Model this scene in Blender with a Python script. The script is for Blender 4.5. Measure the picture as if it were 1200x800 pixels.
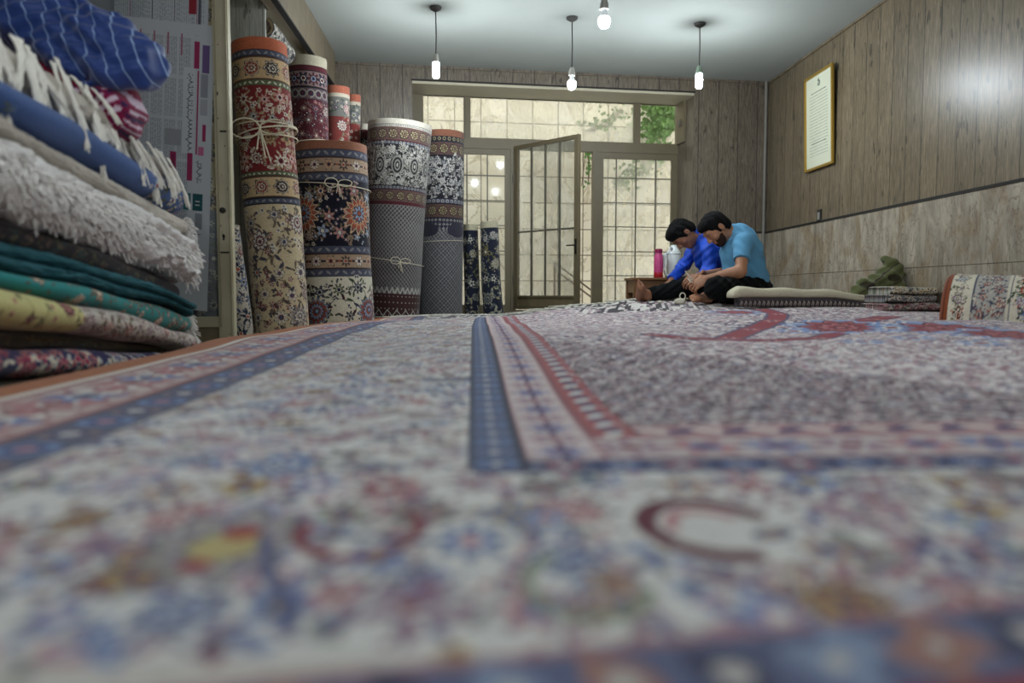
import bpy, bmesh, math, random
import numpy as np
from mathutils import Vector, Matrix

# ------------------------------------------------------------------ clear
for o in list(bpy.data.objects):
    bpy.data.objects.remove(o, do_unlink=True)
scene = bpy.context.scene
COL = scene.collection
random.seed(7)
RNG = np.random.default_rng(7)

# ------------------------------------------------------------------ camera
CAMZ = 0.40                      # low over the carpet
FPX = 900.0
PITCH = math.atan(57 / FPX)
YAW = -math.atan(0.05 / 1.002)
cam_data = bpy.data.cameras.new('camera')
cam = bpy.data.objects.new('camera', cam_data)
COL.objects.link(cam)
cam_data.sensor_width = 36.0
cam_data.lens = 36.0 * FPX / 1200.0
cam.location = (0, 0, CAMZ)
cam.rotation_euler = (math.pi / 2 - PITCH, 0, YAW)
cam_data.clip_start = 0.02
cam_data.dof.use_dof = True
cam_data.dof.focus_distance = 5.7
cam_data.dof.aperture_fstop = 1.35
scene.camera = cam

# ------------------------------------------------------------------ world and exposure
scene.view_settings.view_transform = 'Standard'
scene.view_settings.look = 'None'
scene.view_settings.gamma = 1.0
scene.view_settings.use_curve_mapping = False
scene.view_settings.exposure = 0.34
world = bpy.data.worlds.new('world')
scene.world = world
world.use_nodes = True
bg = world.node_tree.nodes['Background']
bg.inputs['Color'].default_value = (1.0, 0.985, 0.95, 1)
bg.inputs['Strength'].default_value = 2.15

BULB_COLOR = (0.86, 0.95, 1.0)
BULB_STRENGTH = 460.0

# ------------------------------------------------------------------ pixel to place helpers
_M = Matrix.Rotation(YAW, 3, 'Z') @ Matrix.Rotation(math.pi / 2 - PITCH, 3, 'X')


def ray(px, py):
    return _M @ Vector(((px - 600) / FPX, (400 - py) / FPX, -1.0))


def W(px, py, Y):
    """the point at depth Y (m) that the photograph shows at px, py"""
    d = ray(px, py)
    return Vector((d.x / d.y * Y, Y, CAMZ + d.z / d.y * Y))


# ------------------------------------------------------------------ colour helpers
def lin(c):
    def f(x):
        return x / 12.92 if x <= 0.04045 else ((x + 0.055) / 1.055) ** 2.4
    return tuple(f(v) for v in c[:3])


def rgb(r, g, b):
    return lin((r / 255, g / 255, b / 255))


# ------------------------------------------------------------------ materials
def new_mat(name):
    m = bpy.data.materials.new(name)
    m.use_nodes = True
    nt = m.node_tree
    b = nt.nodes['Principled BSDF']
    return m, nt, b


def mat(name, col, rough=0.6, metal=0.0, var=0.12, scale=20.0, bump=0.0, emit=None, spec=None, stretch=(1, 1, 1), sheen=0.0):
    m, nt, b = new_mat(name)
    tc = nt.nodes.new('ShaderNodeTexCoord')
    mp = nt.nodes.new('ShaderNodeMapping')
    mp.inputs['Scale'].default_value = stretch
    nt.links.new(tc.outputs['Object'], mp.inputs['Vector'])
    nz = nt.nodes.new('ShaderNodeTexNoise')
    nz.inputs['Scale'].default_value = scale
    nz.inputs['Detail'].default_value = 5
    nt.links.new(mp.outputs[0], nz.inputs['Vector'])
    mx = nt.nodes.new('ShaderNodeMix')
    mx.data_type = 'RGBA'
    mx.inputs[6].default_value = tuple(c * (1 - var) for c in col) + (1,)
    mx.inputs[7].default_value = tuple(min(1, c * (1 + var)) for c in col) + (1,)
    nt.links.new(nz.outputs['Fac'], mx.inputs[0])
    nt.links.new(mx.outputs[2], b.inputs['Base Color'])
    b.inputs['Roughness'].default_value = rough
    b.inputs['Metallic'].default_value = metal
    if spec is not None:
        b.inputs['Specular IOR Level'].default_value = spec
    if sheen:
        b.inputs['Sheen Weight'].default_value = sheen
    if bump:
        bp = nt.nodes.new('ShaderNodeBump')
        bp.inputs['Strength'].default_value = bump
        bp.inputs['Distance'].default_value = 0.01
        nt.links.new(nz.outputs['Fac'], bp.inputs['Height'])
        nt.links.new(bp.outputs[0], b.inputs['Normal'])
    if emit:
        b.inputs['Emission Color'].default_value = emit[0] + (1,)
        b.inputs['Emission Strength'].default_value = emit[1]
    return m


def wool_mat(name, bump=0.35, scale=260.0, rough=0.95):
    """knotted wool: colours come from the woven pattern stored on the mesh"""
    m, nt, b = new_mat(name)
    at = nt.nodes.new('ShaderNodeAttribute')
    at.attribute_name = 'weave'
    tc = nt.nodes.new('ShaderNodeTexCoord')
    nz = nt.nodes.new('ShaderNodeTexNoise')
    nz.inputs['Scale'].default_value = scale
    nz.inputs['Detail'].default_value = 3
    nt.links.new(tc.outputs['Object'], nz.inputs['Vector'])
    n2 = nt.nodes.new('ShaderNodeTexNoise')
    n2.inputs['Scale'].default_value = 7
    nt.links.new(tc.outputs['Object'], n2.inputs['Vector'])
    mr = nt.nodes.new('ShaderNodeMapRange')
    mr.inputs[3].default_value = 0.72
    mr.inputs[4].default_value = 1.28
    nt.links.new(nz.outputs['Fac'], mr.inputs[0])
    mr2 = nt.nodes.new('ShaderNodeMapRange')
    mr2.inputs[3].default_value = 0.88
    mr2.inputs[4].default_value = 1.12
    nt.links.new(n2.outputs['Fac'], mr2.inputs[0])
    mu = nt.nodes.new('ShaderNodeMath')
    mu.operation = 'MULTIPLY'
    nt.links.new(mr.outputs[0], mu.inputs[0])
    nt.links.new(mr2.outputs[0], mu.inputs[1])
    vm = nt.nodes.new('ShaderNodeVectorMath')
    vm.operation = 'SCALE'
    nt.links.new(at.outputs['Color'], vm.inputs[0])
    nt.links.new(mu.outputs[0], vm.inputs['Scale'])
    nt.links.new(vm.outputs[0], b.inputs['Base Color'])
    b.inputs['Roughness'].default_value = rough
    b.inputs['Specular IOR Level'].default_value = 0.15
    b.inputs['Sheen Weight'].default_value = 0.15
    bp = nt.nodes.new('ShaderNodeBump')
    bp.inputs['Strength'].default_value = bump
    bp.inputs['Distance'].default_value = 0.004
    nt.links.new(nz.outputs['Fac'], bp.inputs['Height'])
    nt.links.new(bp.outputs[0], b.inputs['Normal'])
    return m


def emit_mat(name, col, strength):
    m, nt, b = new_mat(name)
    b.inputs['Base Color'].default_value = (0.9, 0.9, 0.9, 1)
    b.inputs['Emission Color'].default_value = col + (1,)
    b.inputs['Emission Strength'].default_value = strength
    b.inputs['Roughness'].default_value = 0.3
    return m


class NT:
    """tiny expression helper for node maths"""
    def __init__(s, nt):
        s.nt = nt

    def m(s, op, a, b=None, c=None):
        n = s.nt.nodes.new('ShaderNodeMath')
        n.operation = op
        for i, v in enumerate((a, b, c)):
            if v is None:
                continue
            if isinstance(v, (int, float)):
                n.inputs[i].default_value = v
            else:
                s.nt.links.new(v, n.inputs[i])
        return n.outputs[0]

    def noise(s, vec, scale, detail=4, rough=0.5, dist=0.0):
        n = s.nt.nodes.new('ShaderNodeTexNoise')
        n.inputs['Scale'].default_value = scale
        n.inputs['Detail'].default_value = detail
        n.inputs['Roughness'].default_value = rough
        n.inputs['Distortion'].default_value = dist
        s.nt.links.new(vec, n.inputs['Vector'])
        return n.outputs['Fac']

    def mapping(s, vec, scale=(1, 1, 1), rot=(0, 0, 0), loc=(0, 0, 0)):
        n = s.nt.nodes.new('ShaderNodeMapping')
        n.inputs['Scale'].default_value = scale
        n.inputs['Rotation'].default_value = rot
        n.inputs['Location'].default_value = loc
        s.nt.links.new(vec, n.inputs['Vector'])
        return n.outputs[0]

    def mix(s, f, a, b):
        n = s.nt.nodes.new('ShaderNodeMix')
        n.data_type = 'RGBA'
        for i, v in ((0, f), (6, a), (7, b)):
            if isinstance(v, tuple):
                n.inputs[i].default_value = v + (1,)
            elif isinstance(v, (int, float)):
                n.inputs[i].default_value = v
            else:
                s.nt.links.new(v, n.inputs[i])
        return n.outputs[2]

    def ramp(s, f, stops):
        n = s.nt.nodes.new('ShaderNodeValToRGB')
        cr = n.color_ramp
        while len(cr.elements) < len(stops):
            cr.elements.new(0.5)
        for e, (p, c) in zip(cr.elements, stops):
            e.position = p
            e.color = c + (1,)
        s.nt.links.new(f, n.inputs[0])
        return n.outputs[0]

    def coord(s, kind='Object'):
        n = s.nt.nodes.new('ShaderNodeTexCoord')
        return n.outputs[kind]

    def sep(s, v):
        n = s.nt.nodes.new('ShaderNodeSeparateXYZ')
        s.nt.links.new(v, n.inputs[0])
        return n.outputs

    def bump(s, h, strength, dist, b):
        n = s.nt.nodes.new('ShaderNodeBump')
        n.inputs['Strength'].default_value = strength
        n.inputs['Distance'].default_value = dist
        s.nt.links.new(h, n.inputs['Height'])
        s.nt.links.new(n.outputs[0], b.inputs['Normal'])


def panel_mat(name, axis, pitch, off=0.0, base=rgb(132, 120, 102), dark=rgb(96, 86, 72), groove=rgb(30, 26, 22), rough=0.42):
    """laminate wall boards with vertical joints; axis = coordinate along the wall"""
    m, nt, b = new_mat(name)
    n = NT(nt)
    co = n.coord()
    sp = n.sep(co)
    a = sp[axis]
    t = n.m('DIVIDE', n.m('ADD', a, off), pitch)
    fr = n.m('FRACT', t)
    idx = n.m('FLOOR', t)
    g = n.m('LESS_THAN', n.m('MINIMUM', fr, n.m('SUBTRACT', 1.0, fr)), 0.016)
    st = [6, 6, 0.35]
    gr = n.noise(n.mapping(co, (22, 22, 1.3)), 5.0, 8, 0.7, 0.8)
    fine = n.noise(n.mapping(co, (60, 60, 2.2)), 6.0, 4, 0.6)
    cl = n.noise(n.mapping(co, (1, 1, 0.4)), 3.0, 3)
    cb = nt.nodes.new('ShaderNodeCombineXYZ')
    nt.links.new(idx, cb.inputs[0])
    wn = nt.nodes.new('ShaderNodeTexWhiteNoise')
    nt.links.new(cb.outputs[0], wn.inputs['Vector'])
    f = n.m('ADD', n.m('MULTIPLY', gr, 0.6), n.m('MULTIPLY', fine, 0.4))
    c = n.ramp(f, [(0.34, tuple(x * 0.62 for x in dark)), (0.46, dark), (0.54, tuple((x + y) / 2 for x, y in zip(base, dark))), (0.62, base), (0.72, tuple(x * 1.18 for x in base))])
    mul = n.m('ADD', 0.78, n.m('ADD', n.m('MULTIPLY', wn.outputs['Value'], 0.16), n.m('MULTIPLY', cl, 0.30)))
    vm = nt.nodes.new('ShaderNodeVectorMath')
    vm.operation = 'SCALE'
    nt.links.new(c, vm.inputs[0])
    nt.links.new(mul, vm.inputs['Scale'])
    # dark knots
    kn = n.noise(n.mapping(co, (9, 9, 2.6)), 2.6, 2)
    k = n.m('GREATER_THAN', kn, 0.665)
    c2 = n.mix(n.m('MULTIPLY', k, 0.6), vm.outputs[0], groove)
    c3 = n.mix(g, c2, groove)
    nt.links.new(c3, b.inputs['Base Color'])
    b.inputs['Roughness'].default_value = rough
    n.bump(n.m('SUBTRACT', n.m('MULTIPLY', f, 0.15), g), 0.5, 0.004, b)
    return m


def marble_mat(name, axis, base=rgb(168, 158, 142), joint_z=(), pitch=0.9, off=0.0):
    m, nt, b = new_mat(name)
    n = NT(nt)
    co = n.coord()
    sp = n.sep(co)
    big = n.noise(n.mapping(co, (2.6, 2.6, 0.8), (0.25, 0.25, 0)), 2.6, 9, 0.72, 1.6)
    c = n.ramp(big, [(0.25, tuple(x * 0.38 for x in base)), (0.43, tuple(x * 0.7 for x in base)), (0.57, base), (0.75, tuple(min(1, x * 1.3) for x in base))])
    ve = n.noise(n.mapping(co, (3.2, 3.2, 1.0), (0.3, 0.2, 0)), 2.6, 9, 0.62, 2.2)
    v = n.m('LESS_THAN', n.m('ABSOLUTE', n.m('SUBTRACT', ve, 0.5)), 0.013)
    br = n.noise(n.mapping(co, (1.5, 1.5, 1.0), (0, 0, 0), (5, 2, 1)), 2.1, 6, 0.6, 1.0)
    brf = n.m('MULTIPLY', n.m('MAXIMUM', n.m('SUBTRACT', br, 0.50), 0), 5.0)
    c = n.mix(n.m('MINIMUM', brf, 0.5), c, rgb(128, 104, 66))
    c = n.mix(n.m('MULTIPLY', v, 0.6), c, rgb(92, 66, 44))
    for jz in joint_z:
        j = n.m('LESS_THAN', n.m('ABSOLUTE', n.m('SUBTRACT', sp[2], jz)), 0.0025)
        c = n.mix(j, c, rgb(60, 50, 40))
    t = n.m('FRACT', n.m('DIVIDE', n.m('ADD', sp[axis], off), pitch))
    j = n.m('LESS_THAN', n.m('MINIMUM', t, n.m('SUBTRACT', 1, t)), 0.002)
    c = n.mix(j, c, rgb(80, 70, 58))
    nt.links.new(c, b.inputs['Base Color'])
    b.inputs['Roughness'].default_value = 0.38
    return m


# ------------------------------------------------------------------ mesh helpers
def link(o, parent=None):
    COL.objects.link(o)
    if parent:
        o.parent = parent
    return o


def mesh_obj(name, verts, faces, m=None, parent=None, smooth=True, colors=None):
    me = bpy.data.meshes.new(name)
    verts = np.asarray(verts, dtype=np.float32).reshape(-1, 3)
    if isinstance(faces, np.ndarray):
        nf, k = faces.shape
        me.vertices.add(len(verts))
        me.vertices.foreach_set('co', verts.ravel())
        me.loops.add(nf * k)
        me.loops.foreach_set('vertex_index', faces.ravel().astype(np.int32))
        me.polygons.add(nf)
        me.polygons.foreach_set('loop_start', np.arange(0, nf * k, k, dtype=np.int32))
        me.polygons.foreach_set('loop_total', np.full(nf, k, dtype=np.int32))
        me.update(calc_edges=True)
        me.validate()
    else:
        me.from_pydata([tuple(map(float, v)) for v in verts], [], [tuple(f) for f in faces])
    if smooth:
        me.polygons.foreach_set('use_smooth', np.ones(len(me.polygons), dtype=bool))
    if colors is not None:
        ca = me.color_attributes.new('weave', 'FLOAT_COLOR', 'POINT')
        c = np.ones((len(verts), 4), dtype=np.float32)
        c[:, :3] = colors.reshape(-1, 3)
        ca.data.foreach_set('color', c.ravel())
    if m:
        me.materials.append(m)
    me.update()
    return link(bpy.data.objects.new(name, me), parent)


def grid_faces(nu, nv, wrap=False):
    """faces of a grid stored as [v, u] (v rows of u points)"""
    i = np.arange(nu if wrap else nu - 1)
    j = np.arange(nv - 1)
    I, J = np.meshgrid(i, j)
    a = J * nu + I
    b_ = J * nu + (I + 1) % nu
    c = (J + 1) * nu + (I + 1) % nu
    d = (J + 1) * nu + I
    return np.stack([a, b_, c, d], -1).reshape(-1, 4)


class MB:
    def __init__(s):
        s.bm = bmesh.new()

    def box(s, x0, x1, y0, y1, z0, z1, M=None, bev=0.0):
        p = [Vector((x, y, z)) for z in (z0, z1) for y in (y0, y1) for x in (x0, x1)]
        if M is not None:
            p = [M @ q for q in p]
        v = [s.bm.verts.new(q) for q in p]
        fs = [(0, 2, 3, 1), (4, 5, 7, 6), (0, 1, 5, 4), (2, 6, 7, 3), (0, 4, 6, 2), (1, 3, 7, 5)]
        faces = [s.bm.faces.new([v[i] for i in f]) for f in fs]
        if bev:
            es = list({e for f in faces for e in f.edges})
            bmesh.ops.bevel(s.bm, geom=es, offset=bev, segments=2, affect='EDGES', profile=0.6)
        return s

    def tube(s, pts, r, n=8, cap=True):
        pts = [Vector(p) for p in pts]
        rs = r if isinstance(r, (list, tuple)) else [r] * len(pts)
        rings = []
        up = None
        for i, p in enumerate(pts):
            a = pts[max(0, i - 1)]
            b = pts[min(len(pts) - 1, i + 1)]
            t = (b - a)
            if t.length < 1e-9:
                t = Vector((0, 0, 1))
            t.normalize()
            if up is None:
                up = Vector((0, 0, 1)) if abs(t.z) < 0.9 else Vector((1, 0, 0))
            x = t.cross(up)
            if x.length < 1e-6:
                x = t.cross(Vector((1, 0, 0)))
            x.normalize()
            y = x.cross(t).normalized()
            up = y
            rings.append([s.bm.verts.new(p + (x * math.cos(k * 2 * math.pi / n) + y * math.sin(k * 2 * math.pi / n)) * rs[i]) for k in range(n)])
        for a, b in zip(rings, rings[1:]):
            for k in range(n):
                s.bm.faces.new((a[k], a[(k + 1) % n], b[(k + 1) % n], b[k]))
        if cap and n > 2:
            s.bm.faces.new(rings[0][::-1])
            s.bm.faces.new(rings[-1])
        return s

    def lathe(s, prof, center=(0, 0, 0), n=24, M=None):
        c = Vector(center)
        rings = []
        for r, z in prof:
            ring = []
            for k in range(n):
                a = 2 * math.pi * k / n
                q = Vector((r * math.cos(a), r * math.sin(a), z))
                if M is not None:
                    q = M @ q
                ring.append(s.bm.verts.new(c + q))
            rings.append(ring)
        for a, b in zip(rings, rings[1:]):
            for k in range(n):
                s.bm.faces.new((a[k], a[(k + 1) % n], b[(k + 1) % n], b[k]))
        s.bm.faces.new(rings[0][::-1])
        s.bm.faces.new(rings[-1])
        return s

    def build(s, name, m=None, parent=None, smooth=False):
        bmesh.ops.recalc_face_normals(s.bm, faces=s.bm.faces)
        me = bpy.data.meshes.new(name)
        s.bm.to_mesh(me)
        s.bm.free()
        if smooth:
            for p in me.polygons:
                p.use_smooth = True
            try:
                me.set_sharp_from_angle(angle=math.radians(40))
            except Exception:
                pass
        if m:
            me.materials.append(m)
        return link(bpy.data.objects.new(name, me), parent)


def empty(name, loc=(0, 0, 0)):
    o = bpy.data.objects.new(name, None)
    o.location = loc
    o.empty_display_size = 0.05
    return link(o)


def adopt(root, *kids):
    """parent parts built in world coordinates to a thing's base"""
    for k in kids:
        k.parent = root
        k.matrix_parent_inverse = Matrix.Translation(-Vector(root.location))


def tag(o, label=None, cat=None, group=None, kind=None):
    if label:
        o['label'] = label
    if cat:
        o['category'] = cat
    if group:
        o['group'] = group
    if kind:
        o['kind'] = kind
    return o


def struct(o):
    o['kind'] = 'structure'
    return o

# ================================================================== ROOM
CEIL = CAMZ + 2.086


def onz(px, py, z):
    d = ray(px, py)
    t = (z - CAMZ) / d.z
    return Vector((d.x * t, d.y * t, z))


BA = onz(395, 72, CEIL)
BB = onz(902, 96, CEIL)
XR = BB.x                                    # right wall
BLEN = math.hypot(BB.x - BA.x, BB.y - BA.y)
E = Vector(((BB.x - BA.x) / BLEN, (BB.y - BA.y) / BLEN, 0))
N_ = Vector((-E.y, E.x, 0))                  # outward, away from the camera
BM = Matrix(((E.x, N_.x, 0, BA.x), (E.y, N_.y, 0, BA.y), (0, 0, 1, 0), (0, 0, 0, 1)))


def onback(px, py, d=0.0):
    """(distance along the back wall, height) seen at px, py on a plane d behind the wall face"""
    r = ray(px, py)
    o = Vector((0, 0, CAMZ))
    p0 = BA + N_ * d
    t = ((p0 - o).dot(N_)) / r.dot(N_)
    q = o + r * t
    return (q - BA).dot(E), q.z


def hx(px, py=343):
    r = ray(px, py)
    return r


M_PAN_B = panel_mat('wood_panel_back', 0, 0.205, 0.03, base=rgb(128, 117, 102), dark=rgb(84, 75, 64))
M_PAN_R = panel_mat('wood_panel_right', 1, 0.186, 0.045, base=rgb(140, 125, 102), dark=rgb(94, 83, 66), rough=0.33)
M_MARB_R = marble_mat('marble_right', 1, joint_z=(CAMZ + 0.167,), pitch=1.3)
M_MARB_B = marble_mat('marble_back', 0, joint_z=(CAMZ + 0.167,), pitch=1.3)
M_CEIL = mat('ceiling_plaster', rgb(158, 163, 158), rough=0.9, var=0.05, scale=3.0, bump=0.02)
M_CREAM = mat('cream_board', rgb(176, 168, 146), rough=0.6, var=0.06, scale=5)
M_FRAME = mat('olive_frame_paint', rgb(100, 90, 68), rough=0.5, var=0.12, scale=9)
M_DARK = mat('dark_gap', rgb(32, 30, 28), rough=0.8)
M_FLOOR = mat('floor_terrazzo', rgb(120, 114, 106), rough=0.5, var=0.2, scale=60)
M_WHITEWALL = mat('plain_wall', rgb(150, 146, 138), rough=0.8, var=0.05, scale=4)

YB = -2.6
XL = -2.9
fl = struct(MB().box(XL - 0.2, XR + 0.3, YB - 0.2, 8.0, -0.12, 0.0).build('floor', M_FLOOR))
ce = struct(MB().box(XL - 0.2, XR + 0.3, YB - 0.2, 7.75, CEIL, CEIL + 0.15).build('ceiling', M_CEIL))
ZM = CAMZ + 0.60                             # top of the marble
wr = MB()
wr.box(XR, XR + 0.2, YB, 7.72, ZM, CEIL)
struct(wr.build('wall_right', M_PAN_R))
wm = MB()
wm.box(XR - 0.004, XR + 0.2, YB, 7.72, 0, ZM)
struct(wm.build('wall_right_marble', M_MARB_R))
struct(MB().box(XR - 0.012, XR, YB, 7.6, ZM - 0.005, ZM + 0.012).build('trim_1', M_DARK))
struct(MB().box(XR - 0.014, XR, YB, 7.6, CEIL - 0.02, CEIL).build('trim_2', M_PAN_R))
struct(MB().box(XL - 0.2, XL, YB, 4.43, 0, CEIL).build('wall_left', M_WHITEWALL))
# unseen wall behind the camera: piers and header, opening added for fill daylight
wb = MB()
wb.box(XL, -0.9, YB - 0.2, YB, 0, CEIL)
wb.box(1.1, XR, YB - 0.2, YB, 0, CEIL)
wb.box(-0.9, 1.1, YB - 0.2, YB, 0, 0.45)
wb.box(-0.9, 1.1, YB - 0.2, YB, CEIL - 0.65, CEIL)
struct(wb.build('wall_front', M_WHITEWALL))
# left side beyond the cabinet: wall, soffit beam
YP = 4.40                                    # glazed partition
struct(MB().box(-1.92, -1.80, YP + 0.03, 7.2, 0, CEIL).build('wall_left_alcove', M_CREAM))
ZS = CAMZ + 1.80
struct(MB().box(-1.80, -1.222, 5.10, 6.9, ZS + 0.0, CEIL).build('trim_7', M_CREAM))
struct(MB().box(-1.30, -1.222, 4.45, 5.10, ZS + 0.0, CEIL).build('trim_8', M_CREAM))
struct(MB().box(-1.222, -1.20, 4.2, 6.9, ZS, CEIL).build('trim_9', M_PAN_R))
struct(MB().box(-1.235, -1.195, 4.2, 6.9, ZS - 0.012, ZS).build('trim_10', M_DARK))
# pale grooved board over the first rolls
M_PALE = panel_mat('pale_board', 0, 0.082, 0.02, base=rgb(176, 176, 168), dark=rgb(152, 152, 144), groove=rgb(70, 70, 66), rough=0.5)
struct(MB().box(-1.80, W(314, 200, 5.06).x, 5.06, 5.09, 0.0, CEIL).build('wall_alcove_board', M_PALE))

# ---- back wall with its recessed opening
s0, _ = onback(484, 200)
s1, _ = onback(812, 200)
_, zt = onback(650, 101)
WT = 0.42                                    # recess depth
bw = MB()
bw.box(-0.62, s0, 0, WT + 0.08, 0, CEIL)
bw.box(s1, BLEN + 0.1, 0, WT + 0.08, ZM, CEIL)
bw.box(s0, s1, 0, WT + 0.08, zt, CEIL)
o = bw.build('wall_back', M_PAN_B)
o.matrix_world = BM
struct(o)
o = MB().box(s1, BLEN + 0.1, -0.004, WT + 0.08, 0, ZM).build('wall_back_marble', M_MARB_B)
o.matrix_world = BM
struct(o)
o = MB().box(s1 + 0.0, BLEN, -0.012, 0, ZM - 0.005, ZM + 0.012).build('trim_3', M_DARK)
o.matrix_world = BM
struct(o)
o = MB().box(s0 - 0.01, s1 + 0.01, -0.012, 0.0, zt - 0.006, zt + 0.008).build('trim_4', M_DARK)
o.matrix_world = BM
struct(o)
o = MB().box(0, BLEN, -0.014, 0, CEIL - 0.022, CEIL).build('trim_5', M_PAN_B)
o.matrix_world = BM
struct(o)
# cream soffit lining inside the recess
o = MB().box(s0, s1, 0.0, WT, zt - 0.03, zt - 0.001).build('trim_6', M_CREAM)
o.matrix_world = BM
struct(o)
# corner pipe
o = MB().tube([(BLEN - 0.045, -0.02, 0.1), (BLEN - 0.045, -0.02, CEIL)], 0.014, 8).build('corner_pipe', mat('pipe_paint', rgb(120, 116, 108)), smooth=True)
o.matrix_world = BM
struct(o)
o.name = 'trim_11'

# ---- window wall frame (plane WT behind the wall face)
D0 = WT


def sp(px, py=200):
    return onback(px, py, D0)[0]


def zp(px, py):
    return onback(px, py, D0)[1]


SILL = zp(640, 363)
zf_top = zt - 0.03
fx0, fx1 = s0, s1


def glass_mat(name, haze, tint=(0.9, 0.93, 0.92)):
    m, nt, b = new_mat(name)
    n = NT(nt)
    co = n.coord()
    nz = n.noise(n.mapping(co, (1, 1, 0.6)), 5.0, 5, 0.6, 0.5)
    f = n.m('MULTIPLY', n.m('MULTIPLY', nz, 2.0), haze)
    tr = nt.nodes.new('ShaderNodeBsdfTransparent')
    tr.inputs['Color'].default_value = (0.97, 0.98, 0.97, 1)
    tl = nt.nodes.new('ShaderNodeBsdfTranslucent')
    tl.inputs['Color'].default_value = tint + (1,)
    gl = nt.nodes.new('ShaderNodeBsdfGlossy')
    gl.inputs['Roughness'].default_value = 0.06
    mx = nt.nodes.new('ShaderNodeMixShader')
    nt.links.new(f, mx.inputs[0])
    nt.links.new(tr.outputs[0], mx.inputs[1])
    nt.links.new(tl.outputs[0], mx.inputs[2])
    fr = nt.nodes.new('ShaderNodeFresnel')
    fr.inputs['IOR'].default_value = 1.18
    m2 = nt.nodes.new('ShaderNodeMixShader')
    nt.links.new(fr.outputs[0], m2.inputs[0])
    nt.links.new(mx.outputs[0], m2.inputs[1])
    nt.links.new(gl.outputs[0], m2.inputs[2])
    nt.links.new(m2.outputs[0], nt.nodes['Material Output'].inputs['Surface'])
    return m


M_GLASS = glass_mat('dusty_window_glass', 0.26)
M_GLASS2 = glass_mat('clear_window_glass', 0.10)
M_GLASS3 = glass_mat('clean_window_glass', 0.02)
M_BAR = mat('window_bar_paint', rgb(88, 84, 74), rough=0.5)


def wpart(mb, name, m, parent, smooth=False):
    o = mb.build(name, m, None, smooth)
    o.parent = parent
    return o


def window_thing(name):
    w = bpy.data.objects.new(name, None)
    link(w)
    w.matrix_world = BM
    return struct(w)


T = 0.035     # half frame depth
FR = (D0 - 0.03, D0 + 0.03)
z_tr0, z_tr1 = zp(650, 177), zp(650, 166)     # transom
# outer frame
of = MB()
sL0, sL1 = fx0, sp(495)
sR0, sR1 = sp(793), fx1
of.box(sL0, sL1, *FR, 0, zf_top)
of.box(sR0, sR1, *FR, 0, zf_top)
of.box(sL1, sR0, *FR, zp(650, 115), zf_top)
of.box(sL1, sR0, *FR, z_tr0, z_tr1)
for a, b_ in ((545, 550), (743, 748)):
    of.box(sp(a), sp(b_), *FR, z_tr1, zp(650, 114))
of.box(sp(598), sp(604), *FR, SILL, z_tr0)
of.box(sp(694), sp(700), *FR, SILL, z_tr0)
of.box(sL1, sR0, D0 - 0.05, D0 + 0.08, 0, SILL)
# dark line round the head of the frame
o = of.build('window_1', M_FRAME)
o.matrix_world = BM
struct(o)


def pane(name, x0, x1, z0, z1, frame=0.025, bars_v=(), bars_h=(), glass=M_GLASS, barw=0.006):
    w = window_thing(name)
    mb = MB()
    mb.box(x0, x0 + frame, D0 - 0.02, D0 + 0.02, z0, z1)
    mb.box(x1 - frame, x1, D0 - 0.02, D0 + 0.02, z0, z1)
    mb.box(x0 + frame, x1 - frame, D0 - 0.02, D0 + 0.02, z0, z0 + frame)
    mb.box(x0 + frame, x1 - frame, D0 - 0.02, D0 + 0.02, z1 - frame, z1)
    wpart(mb, 'window_frame', M_FRAME, w)
    wpart(MB().box(x0 + frame, x1 - frame, D0 + 0.004, D0 + 0.008, z0 + frame, z1 - frame), 'glass_pane', glass, w)
    if bars_v or bars_h:
        mb = MB()
        for x in bars_v:
            mb.box(x - barw, x + barw, D0 - 0.012, D0 - 0.002, z0 + frame, z1 - frame)
        for z in bars_h:
            mb.box(x0 + frame, x1 - frame, D0 - 0.010, D0 - 0.001, z - barw * 0.8, z + barw * 0.8)
        wpart(mb, 'window_bars', M_BAR, w)
    return w


zu0, zu1 = z_tr1, zp(650, 115)
pane('window_2', sL1, sp(545), zu0, zu1, 0.012)
pane('window_3', sp(550), sp(743), zu0, zu1, 0.012)
# right hand upper light stands open: clear view of the ivy
pane('window_4', sp(748), sR0, zu0, zu1, 0.012, glass=M_GLASS3)
pane('window_5', sL1, sp(598), SILL, z_tr0, 0.055, [sp(p) for p in (524, 547, 571)], [zp(570, q) for q in (206, 235, 264, 294)], glass=M_GLASS2)
pane('window_6', sp(700), sR0, SILL, z_tr0, 0.06, [sp(p) for p in (722, 745, 768)], [zp(740, q) for q in (209, 238, 266, 295, 323)], glass=M_GLASS)
# small opened casement seen edge on at the right of the top light
o = MB().box(sp(793) - 0.02, sp(793) + 0.012, D0 - 0.22, D0 - 0.03, zu0, zu1 + 0.02).build('window_7', M_FRAME)
o.matrix_world = BM
struct(o)
mb = MB()
mb.box(sp(793) - 0.035, sp(793) - 0.018, D0 - 0.15, D0 - 0.11, (zu0 + zu1) / 2 - 0.05, (zu0 + zu1) / 2 + 0.02, bev=0.004)
c = mb.build('window_catch', M_BAR)
c.parent = o

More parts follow.
